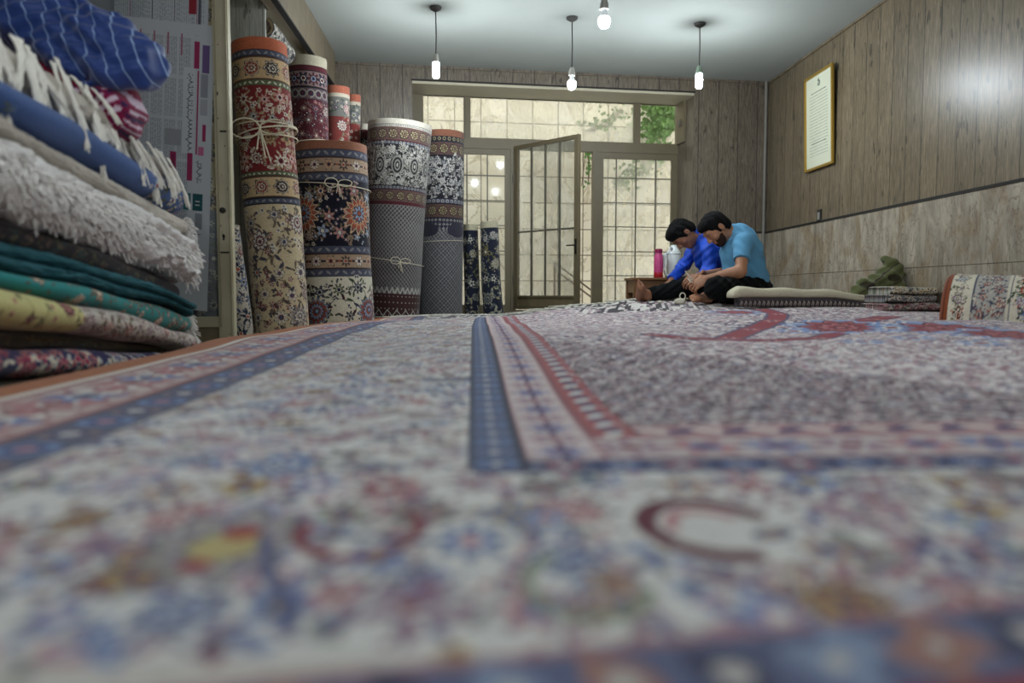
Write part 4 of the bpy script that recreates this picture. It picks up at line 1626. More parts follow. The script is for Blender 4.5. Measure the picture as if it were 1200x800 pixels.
# inner guards of the left side, running away from the camera
cp.band_u(-0.01, 0.075, rgb(72, 82, 108), 'ring', rgb(48, 50, 68), rnd, v0=1.05, v1=6.32, pitch=0.085, pal=[(LB, IV, NB), (rgb(110, 124, 158), IV, NB)])
cp.band_u(0.075, 0.20, rgb(198, 184, 184), 'flower', rgb(160, 118, 124), rnd, v0=1.12, v1=6.32, pitch=0.11, pal=[(LB, PK, NB), (MV, IV, DR)])
cp.band_u(0.20, 0.29, rgb(156, 84, 88), 'tick', rgb(108, 50, 58), rnd, v0=1.30, v1=6.32, pitch=0.05, pal=[(IV, IV, NB), (NB, IV, NB)])
# field
cp.rect(0.29, X1, 1.40, 6.33, rgb(206, 196, 196))
PAL_F = [(PK, IV, NB), (NB, IV, PK), (MV, DB_, IV), (IV, PK, NB), (LB, IV, DR), (DB_, IV, PK), (DR, IV, NB)]
cp.floral(0.29, X1, 1.41, 6.32, 0.026, PAL_F, rnd, 1.3, outline=rgb(134, 116, 126), leafs=(DB_, PK, LB, IV))
# dark stepped spandrels in the corners of the field
w = cp.win(0.29, X1, 1.40, 6.33)
c, U, V = w
mcx, mcy = 1.36, 3.45
ax_, ay_ = 1.07, 1.60
q = np.abs(U - mcx) / ax_ + np.abs(V - mcy) / ay_ + 0.035 * np.sin(np.arctan2(V - mcy, U - mcx) * 32)
sp_m = (q > 1.10 + np.clip(V - 2.3, 0, 9) * 0.16) & (V < 3.6)
_nz = RNG.uniform(-1, 1, (int(V.max() / 0.011) + 4, int(U.max() / 0.011) + 4))
tex = _nz[(V / 0.011).astype(int), (U / 0.011).astype(int)] * 0.75 + 0.35 * np.sin(U * 70 + V * 20) * np.sin(V * 60)
c[sp_m & (tex < -0.08)] = rgb(112, 84, 92)
c[sp_m & (tex < -0.40)] = rgb(54, 50, 66)
# mottled small repeat over the whole field
_n2 = RNG.uniform(-1, 1, (int(V.max() / 0.020) + 4, int(U.max() / 0.020) + 4))
t2 = _n2[((V + 0.006 * np.sin(U * 60)) / 0.020).astype(int), ((U + 0.006 * np.sin(V * 70)) / 0.020).astype(int)]
lowm = np.sin(U * 2.3 + 1) * np.sin(V * 1.9) * 0.25
c[(t2 + lowm < -0.45) & ~sp_m] = rgb(156, 118, 130)
c[(t2 + lowm < -0.78) & ~sp_m] = rgb(78, 70, 92)
c[(t2 > 0.55) & ~sp_m] = rgb(222, 214, 212)


def seen(px, py):
    """carpet point that shows at px, py"""
    d = ray(px, py)
    ys_ = np.arange(0.5, 6.4, 0.01)
    xs_ = d.x / d.y * ys_
    zz_ = CAMZ + d.z / d.y * ys_
    below = zz_ < carpet_z(xs_, ys_)
    k = int(np.argmax(below)) if below.any() else len(ys_) - 1
    return float(xs_[k]), float(ys_[k])


RD = rgb(140, 56, 68)
BLM = rgb(118, 142, 186)


def motif_band(pts, wd):
    q = [seen(*p) for p in pts]
    cp.line(q, wd + 0.035, rgb(86, 80, 108))
    cp.line(q, wd, RD)
    for (x, y) in q[::1]:
        cp.flower(x, y, wd * 0.42, 6, rgb(190, 150, 150), RD, NB, 0.3)


motif_band([(765, 392), (800, 396), (850, 398), (905, 399), (960, 396), (985, 388)], 0.085)
motif_band([(855, 396), (880, 386), (905, 376), (912, 368), (890, 362)], 0.10)
motif_band([(985, 388), (1005, 380), (1022, 374), (1040, 371)], 0.13)
for (px, py, r_) in ((985, 384, 0.20), (1115, 386, 0.24), (862, 366, 0.16), (1185, 392, 0.2)):
    x, y = seen(px, py)
    cp.palm(x, y, r_ * 1.18, BLM, rgb(200, 196, 200), BLM, 0.3, 9)
    cp.palm(x, y, r_ * 0.85, RD, rgb(176, 110, 112), rgb(92, 36, 52), 0.3, 11)
for (px, py) in ((1045, 384), (1070, 396), (1150, 402), (930, 388), (1010, 400)):
    x, y = seen(px, py)
    cp.flower(x, y, 0.10, 8, BLM, IV, RD, 0.4)
# far guard with its bold black and white key, then the plain woven end
cp.band_v(5.62, 5.75, rgb(164, 96, 100), 'tick', rgb(116, 56, 64), rnd, u0=0.3, u1=X1, pitch=0.05, pal=[(IV, IV, NB), (NB, IV, NB)])
w = cp.win(-0.75, X1, 6.02, 6.33)
c, U, V = w
st_ = np.sin(U * 62 + V * 9 + 1.5 * np.sin(U * 17)) + 0.5 * np.sin(U * 131 + V * 20)
c[:] = np.where((st_ > 0.1)[..., None], np.array(rgb(206, 202, 194)), np.array(rgb(58, 56, 62)))
for (ua, ub, va, vb, thr, lo_) in ((0.72, 2.8, 4.95, 6.33, 0.15, rgb(64, 60, 66)), (-0.7, 0.45, 5.55, 6.33, -0.15, rgb(66, 62, 68))):
    w = cp.win(ua, ub, va, vb)
    c, U, V = w
    nzc = RNG.uniform(-1, 1, (int(vb / 0.16) + 3, 400))
    uu_ = ((U - 0.22 * V + 3) / 0.022)
    vals = nzc[(V / 0.16 + 0.5 * np.sin(U * 30)).astype(int), (uu_.astype(int)) % 400]
    m1 = vals < -thr
    fade = np.clip((2.1 - U) / 0.8, 0.25, 1)
    m1 &= RNG.uniform(0, 1, m1.shape) < fade
    c[m1] = lo_
    m2 = (vals > 0.35)
    c[m2] = rgb(210, 206, 200)
# outer left guards
cp.band_u(-0.76, -0.62, rgb(84, 90, 114), 'ring', rgb(60, 60, 78), rnd, v0=0.36, v1=6.32, pitch=0.13, pal=[(LB, PK, NB), (rgb(120, 104, 112), IV, NB)])
cp.band_u(-1.04, -0.76, rgb(184, 164, 162), 'flower', rgb(150, 96, 98), rnd, v0=0.2, v1=6.32, pitch=0.12, pal=[(PK, IV, DR), (LB, IV, NB), (IV, DR, PK)])
cp.rect(-1.075, -1.04, -0.4, 6.4, rgb(214, 208, 198))
cp.rect(-1.20, -1.075, -0.4, 6.4, rgb(164, 100, 64))
cp.speck(RNG, 0.13)

# geometry: the left edge swings in round the standing rolls
U, V = np.meshgrid(uX, vY)
edge_y = np.array([-0.5, 4.0, 4.5, 4.9, 5.15, 5.27, 5.45, 6.4])
edge_x = np.array([-1.19, -1.19, -1.13, -1.045, -0.95, -0.84, -0.73, -0.72])
ex = np.interp(vY, edge_y, edge_x)
k_ = np.clip((0.1 - U) / (0.1 + 1.19), 0, 1)       # 1 at the edge, 0 at u = 0.1
XX = np.where(U < 0.1, 0.1 - (0.1 - ex[:, None]) * k_, U)
wv = 0.012 * np.sin(V * 3.1) * np.clip((-0.9 - U) / 0.3, 0, 1)
XX = XX + wv
YEDGE = 0.22 * np.clip((-0.30 - U) / 0.2, 0, 1) * np.clip((V - 5.2) / 1.1, 0, 1)
ZZ = carpet_z(XX, V - YEDGE)
# the far right edge climbs a little against the wall
YY = V - YEDGE
P = np.stack([XX, YY, ZZ], -1)
nvv, nu_ = len(vY), len(uX)
verts = P.reshape(-1, 3)
cols = cp.c.reshape(-1, 3)
faces = grid_faces(nu_, nvv)
# thickness: a hem that turns down to the floor all round
bidx = np.concatenate([np.arange(nu_), (np.arange(1, nvv)) * nu_ + nu_ - 1, (nvv - 1) * nu_ + np.arange(nu_ - 2, -1, -1), np.arange(nvv - 2, 0, -1) * nu_])
rim = verts[bidx]
low = rim.copy()
low[:, 2] = 0.004
nb = len(bidx)
b0_ = len(verts)
verts = np.concatenate([verts, low])
cols = np.concatenate([cols, np.repeat(np.array([rgb(120, 84, 62)]), nb, 0)]).astype(np.float32)
i = np.arange(nb)
j = (i + 1) % nb
hem = np.stack([bidx[i], b0_ + i, b0_ + j, bidx[j]], -1)
M_CARPET = wool_mat('spread_carpet_wool', bump=0.3, scale=180.0)
carpet = empty('carpet', (0.8, 3.0, 0.0))
body = mesh_obj('carpet_pile', verts, np.concatenate([faces, hem]), M_CARPET, None, True, cols)
# knotted fringe along the far end
fb = MB()
fr_r = random.Random(21)
for k in range(900):
    x = fr_r.uniform(-0.70, 2.6)
    if x > 1.75 and k % 2:
        continue
    y = 6.30 + fr_r.uniform(-0.05, 0.03) - (0.22 * min(1, max(0, (-0.30 - x) / 0.2)))
    z = zc(x, y)
    an = fr_r.gauss(0.25, 0.7)
    L = fr_r.uniform(0.06, 0.16)
    dx, dy = math.sin(an) * L, math.cos(an) * L * 0.8
    hz_ = fr_r.uniform(0.002, 0.012)
    fb.tube([(x, y, z + 0.003), (x + dx * 0.4, y + dy * 0.4, z + hz_), (x + dx, y + dy, z + 0.004 - (0.06 if y + dy > 6.37 else 0))], 0.0028, 4, False)
fringe = fb.build('fringe', mat('carpet_fringe', rgb(206, 202, 190), rough=0.9, var=0.2, scale=60), None, True)
fringe['kind'] = 'stuff'
adopt(carpet, body, fringe)
tag(carpet, 'large pale patterned carpet with blue and red borders spread over the whole floor', 'carpet')

# ================================================================== GLAZED CREAM METAL DOOR ON THE LEFT
def flake_mat():
    m, nt, b = new_mat('chipped_cream_paint')
    n = NT(nt)
    co = n.coord()
    f = n.noise(n.mapping(co, (1, 1, 0.55)), 42, 5, 0.6)
    ch = n.m('GREATER_THAN', f, 0.665)
    g = n.noise(co, 6, 4)
    c = n.mix(g, rgb(158, 150, 124), rgb(196, 188, 160))
    c = n.mix(ch, c, rgb(40, 34, 30))
    nt.links.new(c, b.inputs['Base Color'])
    b.inputs['Roughness'].default_value = 0.45
    return m


M_CHIP = flake_mat()
xe0, xe1 = W(257.5, 343, YP).x, W(275.5, 343, YP).x
zr1, zr0 = W(240, 371, YP).z, W(240, 383, YP).z
XPL = -2.88
door2 = struct(empty('door_2', (xe1, YP, 0)))
mb = MB()
mb.box(xe0, xe1, YP - 0.025, YP + 0.025, 0.0, CEIL, bev=0.003)
a = mb.build('door_post', M_CHIP)
mb = MB()
mb.box(xe0 + 0.012, xe0 + 0.018, YP - 0.034, YP - 0.025, zr0, CEIL)
mb.box(xe1 - 0.016, xe1 - 0.006, YP - 0.036, YP - 0.025, 0, CEIL)
b1 = mb.build('post_bead', mat('bead_paint', rgb(150, 142, 116), rough=0.45))
mb = MB()
mb.box(XPL, xe0, YP - 0.02, YP + 0.02, zr0, zr1)
mb.box(XPL, xe0, YP - 0.02, YP + 0.02, 0.0, 0.08)
mb.box(XPL, XPL + 0.06, YP - 0.02, YP + 0.02, 0.08, CEIL)
mb.box(-2.2, -2.16, YP - 0.02, YP + 0.02, zr1, CEIL)
b2 = mb.build('door_rail', M_CHIP)
b3 = MB().box(XPL, xe0, YP - 0.008, YP + 0.008, 0.08, zr0).build('kick_panel', mat('panel_paint_olive', rgb(120, 108, 84), rough=0.5))
b4 = MB().box(XPL + 0.06, xe0, YP - 0.003, YP + 0.003, zr1, CEIL).build('glass_pane', M_GLASS2)
lk = W(263, 247, YP)
mb = MB()
mb.lathe([(0.001, 0.0), (0.016, 0.002), (0.016, 0.012), (0.010, 0.016), (0.001, 0.017)], (lk.x, YP - 0.025, lk.z), 16, Matrix.Rotation(math.pi / 2, 3, 'X'))
b5 = mb.build('lock_knob', M_DARK, None, True)
lk2 = W(264, 278, YP)
mb = MB()
mb.lathe([(0.001, 0.0), (0.008, 0.001), (0.008, 0.005), (0.001, 0.006)], (lk2.x, YP - 0.025, lk2.z + 0.006), 14, Matrix.Rotation(math.pi / 2, 3, 'X'))
mb.box(lk2.x - 0.004, lk2.x + 0.004, YP - 0.03, YP - 0.025, lk2.z - 0.018, lk2.z + 0.002)
b6 = mb.build('keyhole', M_DARK)
mb = MB()
for py in (155, 296):
    q = W(266, py, YP)
    mb.box(q.x - 0.03, q.x + 0.02, YP - 0.030, YP - 0.025, q.z - 0.004, q.z + 0.004)
b7 = mb.build('strike_scratch', M_DARK)
adopt(door2, a, b1, b2, b3, b4, b5, b6, b7)

# rug hung behind the glass
r_ = random.Random(31)
hu = np.arange(0, 1.0, 0.006)
hv = np.arange(0, 2.0, 0.006)
hc = Cloth(hu, hv, rgb(176, 160, 122))
hc.floral(0, 1.0, 0, 1.25, 0.05, [(C_SLATE, C_IVORY, C_NAVY), (C_BROWN, C_IVORY, C_RUST), (rgb(140, 130, 110), C_NAVY, C_IVORY)], r_, 1.0, outline=C_BROWN, leafs=(C_GREEN, C_BROWN))
hc.rect(0, 1.0, 1.25, 2.0, rgb(104, 106, 112))
hc.floral(0, 1.0, 1.30, 2.0, 0.05, [(C_GREY, C_IVORY, C_NAVY), (C_SLATE, C_GREY, C_IVORY)], r_, 1.1, outline=C_SLATE)
U, V = np.meshgrid(hu, hv)
xs = -2.445 + U
ys = 4.47 + 0.006 * np.sin(U * 20) + 0.004 * np.sin(V * 6)
zs = CAMZ + 1.72 - V
front = np.stack([xs, ys, zs], -1).reshape(-1, 3)
back = front + np.array([0, 0.012, 0])
gf = grid_faces(len(hu), len(hv))
n0 = len(front)
nu2, nv2 = len(hu), len(hv)
bd = np.concatenate([np.arange(nu2), np.arange(1, nv2) * nu2 + nu2 - 1, (nv2 - 1) * nu2 + np.arange(nu2 - 2, -1, -1), np.arange(nv2 - 2, 0, -1) * nu2])
jj = np.roll(bd, -1)
sd = np.stack([bd, jj, jj + n0, bd + n0], -1)
o = mesh_obj('hanging_rug', np.concatenate([front, back]), np.concatenate([gf, gf[:, ::-1] + n0, sd]), M_WOOL, None, True, np.concatenate([hc.c.reshape(-1, 3)] * 2))
tag(o, 'cream and grey flowered rug hanging behind the glass of the cream metal door', 'rug')

# newspapers taped to the glass
PXM = YP / FPX


def newspaper(tl, w_px, h_px, skew, draw, label, yoff, name='newspaper_sheet', lean=0.05):
    w, h = w_px * PXM, h_px * PXM
    uu = np.arange(0, w, 0.0017)
    vv = np.arange(0, h, 0.0017)
    c = Cloth(uu, vv, rgb(176, 180, 184))
    draw(c, w, h)
    U, V = np.meshgrid(uu, vv)
    p0 = W(tl[0], tl[1], YP + yoff)
    x = p0.x + U - V * lean
    z = p0.z - V - U * skew
    y = YP + yoff + 0.0015 * np.sin(U * 9 + 1) + 0.0010 * np.sin(V * 7)
    f = np.stack([x, y, z], -1).reshape(-1, 3)
    g = grid_faces(len(uu), len(vv))
    nn = len(f)
    a = len(uu)
    b = len(vv)
    bd = np.concatenate([np.arange(a), np.arange(1, b) * a + a - 1, (b - 1) * a + np.arange(a - 2, -1, -1), np.arange(b - 2, 0, -1) * a])
    jj = np.roll(bd, -1)
    sd = np.stack([bd, jj, jj + nn, bd + nn], -1)
    o = mesh_obj(name, np.concatenate([f, f + np.array([0, 0.0006, 0])]), np.concatenate([g, g[:, ::-1] + nn, sd]), M_PAPER, None, True, np.concatenate([c.c.reshape(-1, 3)] * 2))
    tag(o, label, 'newspaper')
    return o


m_, nt_, b_p = new_mat('newsprint')
at_ = nt_.nodes.new('ShaderNodeAttribute')
at_.attribute_name = 'weave'
nt_.links.new(at_.outputs['Color'], b_p.inputs['Base Color'])
b_p.inputs['Roughness'].default_value = 0.85
M_PAPER = m_
INK = rgb(46, 46, 54)
MAG = rgb(140, 34, 78)


def news_a(c, w, h):
    r = random.Random(41)

    def q(px, py):
        return ((px - 60) * PXM, (py - 12) * PXM)

    def R_(x0, y0, x1, y1, col, a=1.0):
        a0, b0 = q(x0, y0)
        a1, b1 = q(x1, y1)
        c.rect(a0, a1, b0, b1, col, a)
    # body text: lines run up the sheet
    for cx0 in range(64, 210, 15):
        for blk in range(6):
            y0 = 28 + blk * 46
            x = cx0 + 1.0
            while x < cx0 + 12.5:
                yy = y0
                while yy < y0 + 42:
                    L = r.uniform(2, 7)
                    R_(x, yy, x + 0.7, min(yy + L, y0 + 42), rgb(120, 124, 130))
                    yy += L + r.uniform(0.6, 1.4)
                x += 1.8
    for px in (142, 157, 172, 187, 202):
        R_(px - 0.6, 24, px + 0.8, 48, MAG)
    R_(85, 14, 105, 26, rgb(170, 150, 50))
    R_(205, 60, 218, 156, rgb(182, 186, 190))
    R_(216, 31, 222, 61, MAG)
    R_(220, 63, 222, 156, MAG)
    R_(225, 34, 233, 65, rgb(96, 76, 120))
    R_(224, 66, 232, 92, rgb(130, 132, 140))
    R_(224, 94, 232, 112, rgb(150, 152, 158))
    R_(227, 122, 231, 141, MAG)
    R_(223, 147, 229, 157, rgb(176, 96, 128))
    R_(192, 155, 199, 185, MAG)
    R_(211, 155, 217, 186, MAG)
    R_(194, 158, 197, 182, rgb(110, 24, 62))
    R_(218, 200, 229, 219, rgb(22, 74, 78))
    R_(208, 200, 216, 219, rgb(40, 100, 100))
    R_(221, 222, 229, 240, rgb(124, 130, 136))
    R_(186, 130, 204, 148, rgb(140, 142, 144))
    R_(200, 245, 228, 246, INK)
    # headline running down the sheet, joined pen strokes with dots
    def script(xb, y0, y1, s):
        y = y0
        while y < y1 - 1:
            L = r.uniform(2.5, 6.0) * s
            k = r.random()
            a0 = q(xb, y)
            pts = []
            for t in np.linspace(0, 1, 9):
                pts.append(q(xb + s * (1.6 * math.sin(t * math.pi) * (1 if k < 0.6 else -0.7) + (2.6 if 0.35 < t < 0.5 and k < 0.4 else 0)), y + L * t))
            c.line(pts, 0.0040 * s, INK)
            if k > 0.4:
                d = q(xb + s * r.choice((-2.2, 3.0)), y + L * 0.5)
                c.ell(d[0], d[1], 0.003 * s, 0.003 * s, INK)
            if k > 0.75:
                c.line([q(xb, y + L), q(xb + 4.5 * s, y + L)], 0.0035 * s, INK)
            y += L + r.uniform(0.1, 0.9)
    script(211.5, 67, 152, 1.0)
    script(223.5, 163, 186, 0.9)
    script(227, 60, 40, 0.8)
    for yy in (208, 212):
        R_(221, yy, 226, yy + 1, rgb(200, 200, 200))


def news_b(c, w, h):
    r = random.Random(42)
    for x in np.arange(0.01, w - 0.02, 0.010):
        v = 0.01
        while v < h - 0.02:
            L = r.uniform(0.01, 0.03)
            c.rect(x, x + 0.004, v, min(v + L, h), rgb(126, 130, 136))
            v += L + 0.006
    k = 0
    for x in np.arange(0.05, w - 0.05, 0.12):
        c.rect(x, x + 0.012, 0, h, rgb(176, 180, 184))
        c.rect(x + 0.004, x + 0.008, 0, h, INK if k % 3 else MAG)
        k += 1
    c.rect(w - 0.105, w - 0.065, 0.0, h * 0.7, rgb(130, 30, 44))
    c.rect(w - 0.055, w - 0.04, 0, h, rgb(80, 80, 90))
    c.rect(w * 0.45, w * 0.58, h * 0.4, h * 0.8, rgb(120, 124, 128))


newspaper((60, 9), 178, 320, 0.095, news_a, 'newspaper with magenta bars and a vertical headline taped to the glass of the cream door', -0.008)
newspaper((-20, -58), 245, 82, 0.03, news_b, 'newspaper strip with dark column rules at the top edge, above the magenta barred sheet', -0.005)

# ================================================================== SOLID FIELDS: round shapes grown into one surface
class Field:
    def __init__(s, lo, hi, h):
        s.lo = np.array(lo, float)
        s.h = h
        s.n = np.ceil((np.array(hi) - s.lo) / h).astype(int) + 1
        s.F = np.full(s.n, 1.0, np.float32)

    def copy(s):
        t = Field.__new__(Field)
        t.lo, t.h, t.n, t.F = s.lo, s.h, s.n, s.F.copy()
        return t

    def _win(s, lo, hi):
        a = np.clip(np.floor((np.array(lo) - s.lo) / s.h).astype(int), 0, s.n)
        b = np.clip(np.ceil((np.array(hi) - s.lo) / s.h).astype(int) + 1, 0, s.n)
        if np.any(b <= a):
            return None
        ax = [s.lo[k] + s.h * np.arange(a[k], b[k]) for k in range(3)]
        X, Y, Z = np.meshgrid(*ax, indexing='ij', sparse=True)
        return (slice(a[0], b[0]), slice(a[1], b[1]), slice(a[2], b[2])), X, Y, Z

    def _put(s, sl, d, k, op):
        F = s.F[sl]
        if op == 'add':
            if k > 0:
                t = np.clip(0.5 + 0.5 * (F - d) / k, 0, 1)
                s.F[sl] = F * (1 - t) + d * t - k * t * (1 - t)
            else:
                s.F[sl] = np.minimum(F, d)
        elif op == 'sub':
            if k > 0:
                t = np.clip(0.5 + 0.5 * (F + d) / k, 0, 1)
                t = 1 - t
                s.F[sl] = F * (1 - t) + (-d) * t + k * t * (1 - t)
            else:
                s.F[sl] = np.maximum(F, -d)

    def cap(s, a, b, ra, rb=None, k=0.02, op='add', flat=None):
        rb = ra if rb is None else rb
        a = np.array(a, float)
        b = np.array(b, float)
        R = max(ra, rb) + k + 3 * s.h
        w = s._win(np.minimum(a, b) - R, np.maximum(a, b) + R)
        if w is None:
            return s
        sl, X, Y, Z = w
        ab = b - a
        L = float(ab @ ab) + 1e-12
        t = np.clip(((X - a[0]) * ab[0] + (Y - a[1]) * ab[1] + (Z - a[2]) * ab[2]) / L, 0, 1)
        d = np.sqrt((X - a[0] - t * ab[0]) ** 2 + (Y - a[1] - t * ab[1]) ** 2 + (Z - a[2] - t * ab[2]) ** 2) - (ra + (rb - ra) * t)
        s._put(sl, d.astype(np.float32), k, op)
        return s

    def chain(s, pts, rs, k=0.02, op='add'):
        for i in range(len(pts) - 1):
            s.cap(pts[i], pts[i + 1], rs[i], rs[i + 1], k, op)
        return s

    def ell(s, c, r, R=None, k=0.02, op='add'):
        c = np.array(c, float)
        r = np.array(r, float)
        R = np.eye(3) if R is None else np.array(R, float)       # columns = axes
        ext = np.abs(R) @ r + k + 3 * s.h
        w = s._win(c - ext, c + ext)
        if w is None:
            return s
        sl, X, Y, Z = w
        dx, dy, dz = X - c[0], Y - c[1], Z - c[2]
        p = [(R[0, i] * dx + R[1, i] * dy + R[2, i] * dz) / r[i] for i in range(3)]
        k0 = np.sqrt(p[0] ** 2 + p[1] ** 2 + p[2] ** 2)
        k1 = np.sqrt((p[0] / r[0]) ** 2 + (p[1] / r[1]) ** 2 + (p[2] / r[2]) ** 2) + 1e-9
        d = k0 * (k0 - 1.0) / k1
        s._put(sl, d.astype(np.float32), k, op)
        return s

    def grids(s):
        ax = [s.lo[k] + s.h * np.arange(s.n[k]) for k in range(3)]
        return np.meshgrid(*ax, indexing='ij', sparse=True)

    def plane_cut(s, p, nrm):
        """keep the side the normal points away from"""
        X, Y, Z = s.grids()
        n = np.array(nrm, float)
        n /= np.linalg.norm(n)
        d = (X - p[0]) * n[0] + (Y - p[1]) * n[1] + (Z - p[2]) * n[2]
        s.F = np.maximum(s.F, d.astype(np.float32))
        return s

    def minus(s, other, gap=0.0):
        s.F = np.maximum(s.F, -(other.F - gap))
        return s

    def warp(s, fn):
        X, Y, Z = s.grids()
        s.F = s.F + fn(X, Y, Z).astype(np.float32)
        return s

    def mesh(s, name, m, parent=None, smooth_it=2, color_fn=None):
        F = s.F.copy()
        F[0], F[-1] = 1, 1
        F[:, 0], F[:, -1] = 1, 1
        F[:, :, 0], F[:, :, -1] = 1, 1
        F[np.abs(F) < 1e-7] = 1e-7
        inside = F < 0
        nx, ny, nz = F.shape
        cnt = np.zeros((nx - 1, ny - 1, nz - 1), np.int8)
        for dx in (0, 1):
            for dy in (0, 1):
                for dz in (0, 1):
                    cnt += inside[dx:nx - 1 + dx, dy:ny - 1 + dy, dz:nz - 1 + dz]
        act = (cnt > 0) & (cnt < 8)
        idx = np.full(act.shape, -1, np.int64)
        C = np.argwhere(act)
        idx[act] = np.arange(len(C))
        pos = np.zeros((len(C), 3))
        num = np.zeros(len(C))
        corners = [(a, b, c) for a in (0, 1) for b in (0, 1) for c in (0, 1)]
        edges = [(p, q) for p in corners for q in corners if p < q and sum(abs(p[i] - q[i]) for i in range(3)) == 1]
        for p, q in edges:
            fp = F[C[:, 0] + p[0], C[:, 1] + p[1], C[:, 2] + p[2]]
            fq = F[C[:, 0] + q[0], C[:, 1] + q[1], C[:, 2] + q[2]]
            cr = (fp < 0) != (fq < 0)
            t = np.where(cr, fp / np.where(cr, fp - fq, 1), 0)
            e = np.array(p)[None] * (1 - t[:, None]) + np.array(q)[None] * t[:, None]
            pos += np.where(cr[:, None], e, 0)
            num += cr
        V = s.lo + s.h * (C + pos / num[:, None])
        quads = []
        for ax in range(3):
            o1, o2 = [i for i in range(3) if i != ax]
            sl_a = [slice(None)] * 3
            sl_b = [slice(None)] * 3
            sl_a[ax] = slice(0, -1)
            sl_b[ax] = slice(1, None)
            A, B = inside[tuple(sl_a)], inside[tuple(sl_b)]
            ch = np.argwhere(A != B)
            if not len(ch):
                continue
            keep = (ch[:, o1] > 0) & (ch[:, o2] > 0) & (ch[:, o1] < F.shape[o1] - 1) & (ch[:, o2] < F.shape[o2] - 1)
            ch = ch[keep]
            flip = A[tuple(ch.T)]
            def g(d1, d2):
                c = ch.copy()
                c[:, o1] -= d1
                c[:, o2] -= d2
                return idx[tuple(c.T)]
            q = np.stack([g(1, 1), g(0, 1), g(0, 0), g(1, 0)], -1)
            if ax == 1:
                flip = ~flip
            q = np.where(flip[:, None], q, q[:, ::-1])
            quads.append(q)
        Q = np.concatenate(quads)
        Q = Q[(Q >= 0).all(1)]
        for _ in range(smooth_it):
            acc = np.zeros_like(V)
            n_ = np.zeros(len(V))
            for a, b in ((0, 1), (1, 2), (2, 3), (3, 0)):
                np.add.at(acc, Q[:, a], V[Q[:, b]])
                np.add.at(n_, Q[:, a], 1)
                np.add.at(acc, Q[:, b], V[Q[:, a]])
                np.add.at(n_, Q[:, b], 1)
            V = 0.5 * V + 0.5 * acc / np.maximum(n_, 1)[:, None]
        cols = color_fn(V) if color_fn else None
        return mesh_obj(name, V, Q, m, parent, True, cols)


# ================================================================== STACK OF FOLDED RUGS ON THE LEFT
YN, YF = 2.14, 3.55
# heights above the camera of the joints between rugs, at the near and far reference depth
BN = [0.78, 0.59, 0.500, 0.445, 0.258, 0.166, 0.090, 0.019, -0.069, -0.128, -0.235, -0.398]
BF = [0.575, 0.515, 0.347, 0.275, 0.048, -0.032, -0.093, -0.170, -0.270, -0.292, -0.34, -0.398]
WPH = [random.uniform(0, 6) for _ in BN]


def bz(k, y):
    t = (y - YN) / (YF - YN)
    w = 0.0 if k >= 10 else (0.010 * math.sin(y * 4.0 + WPH[k]) + 0.006 * math.sin(y * 9.0 + WPH[k] * 2))
    return CAMZ + BN[k] + (BF[k] - BN[k]) * t + w


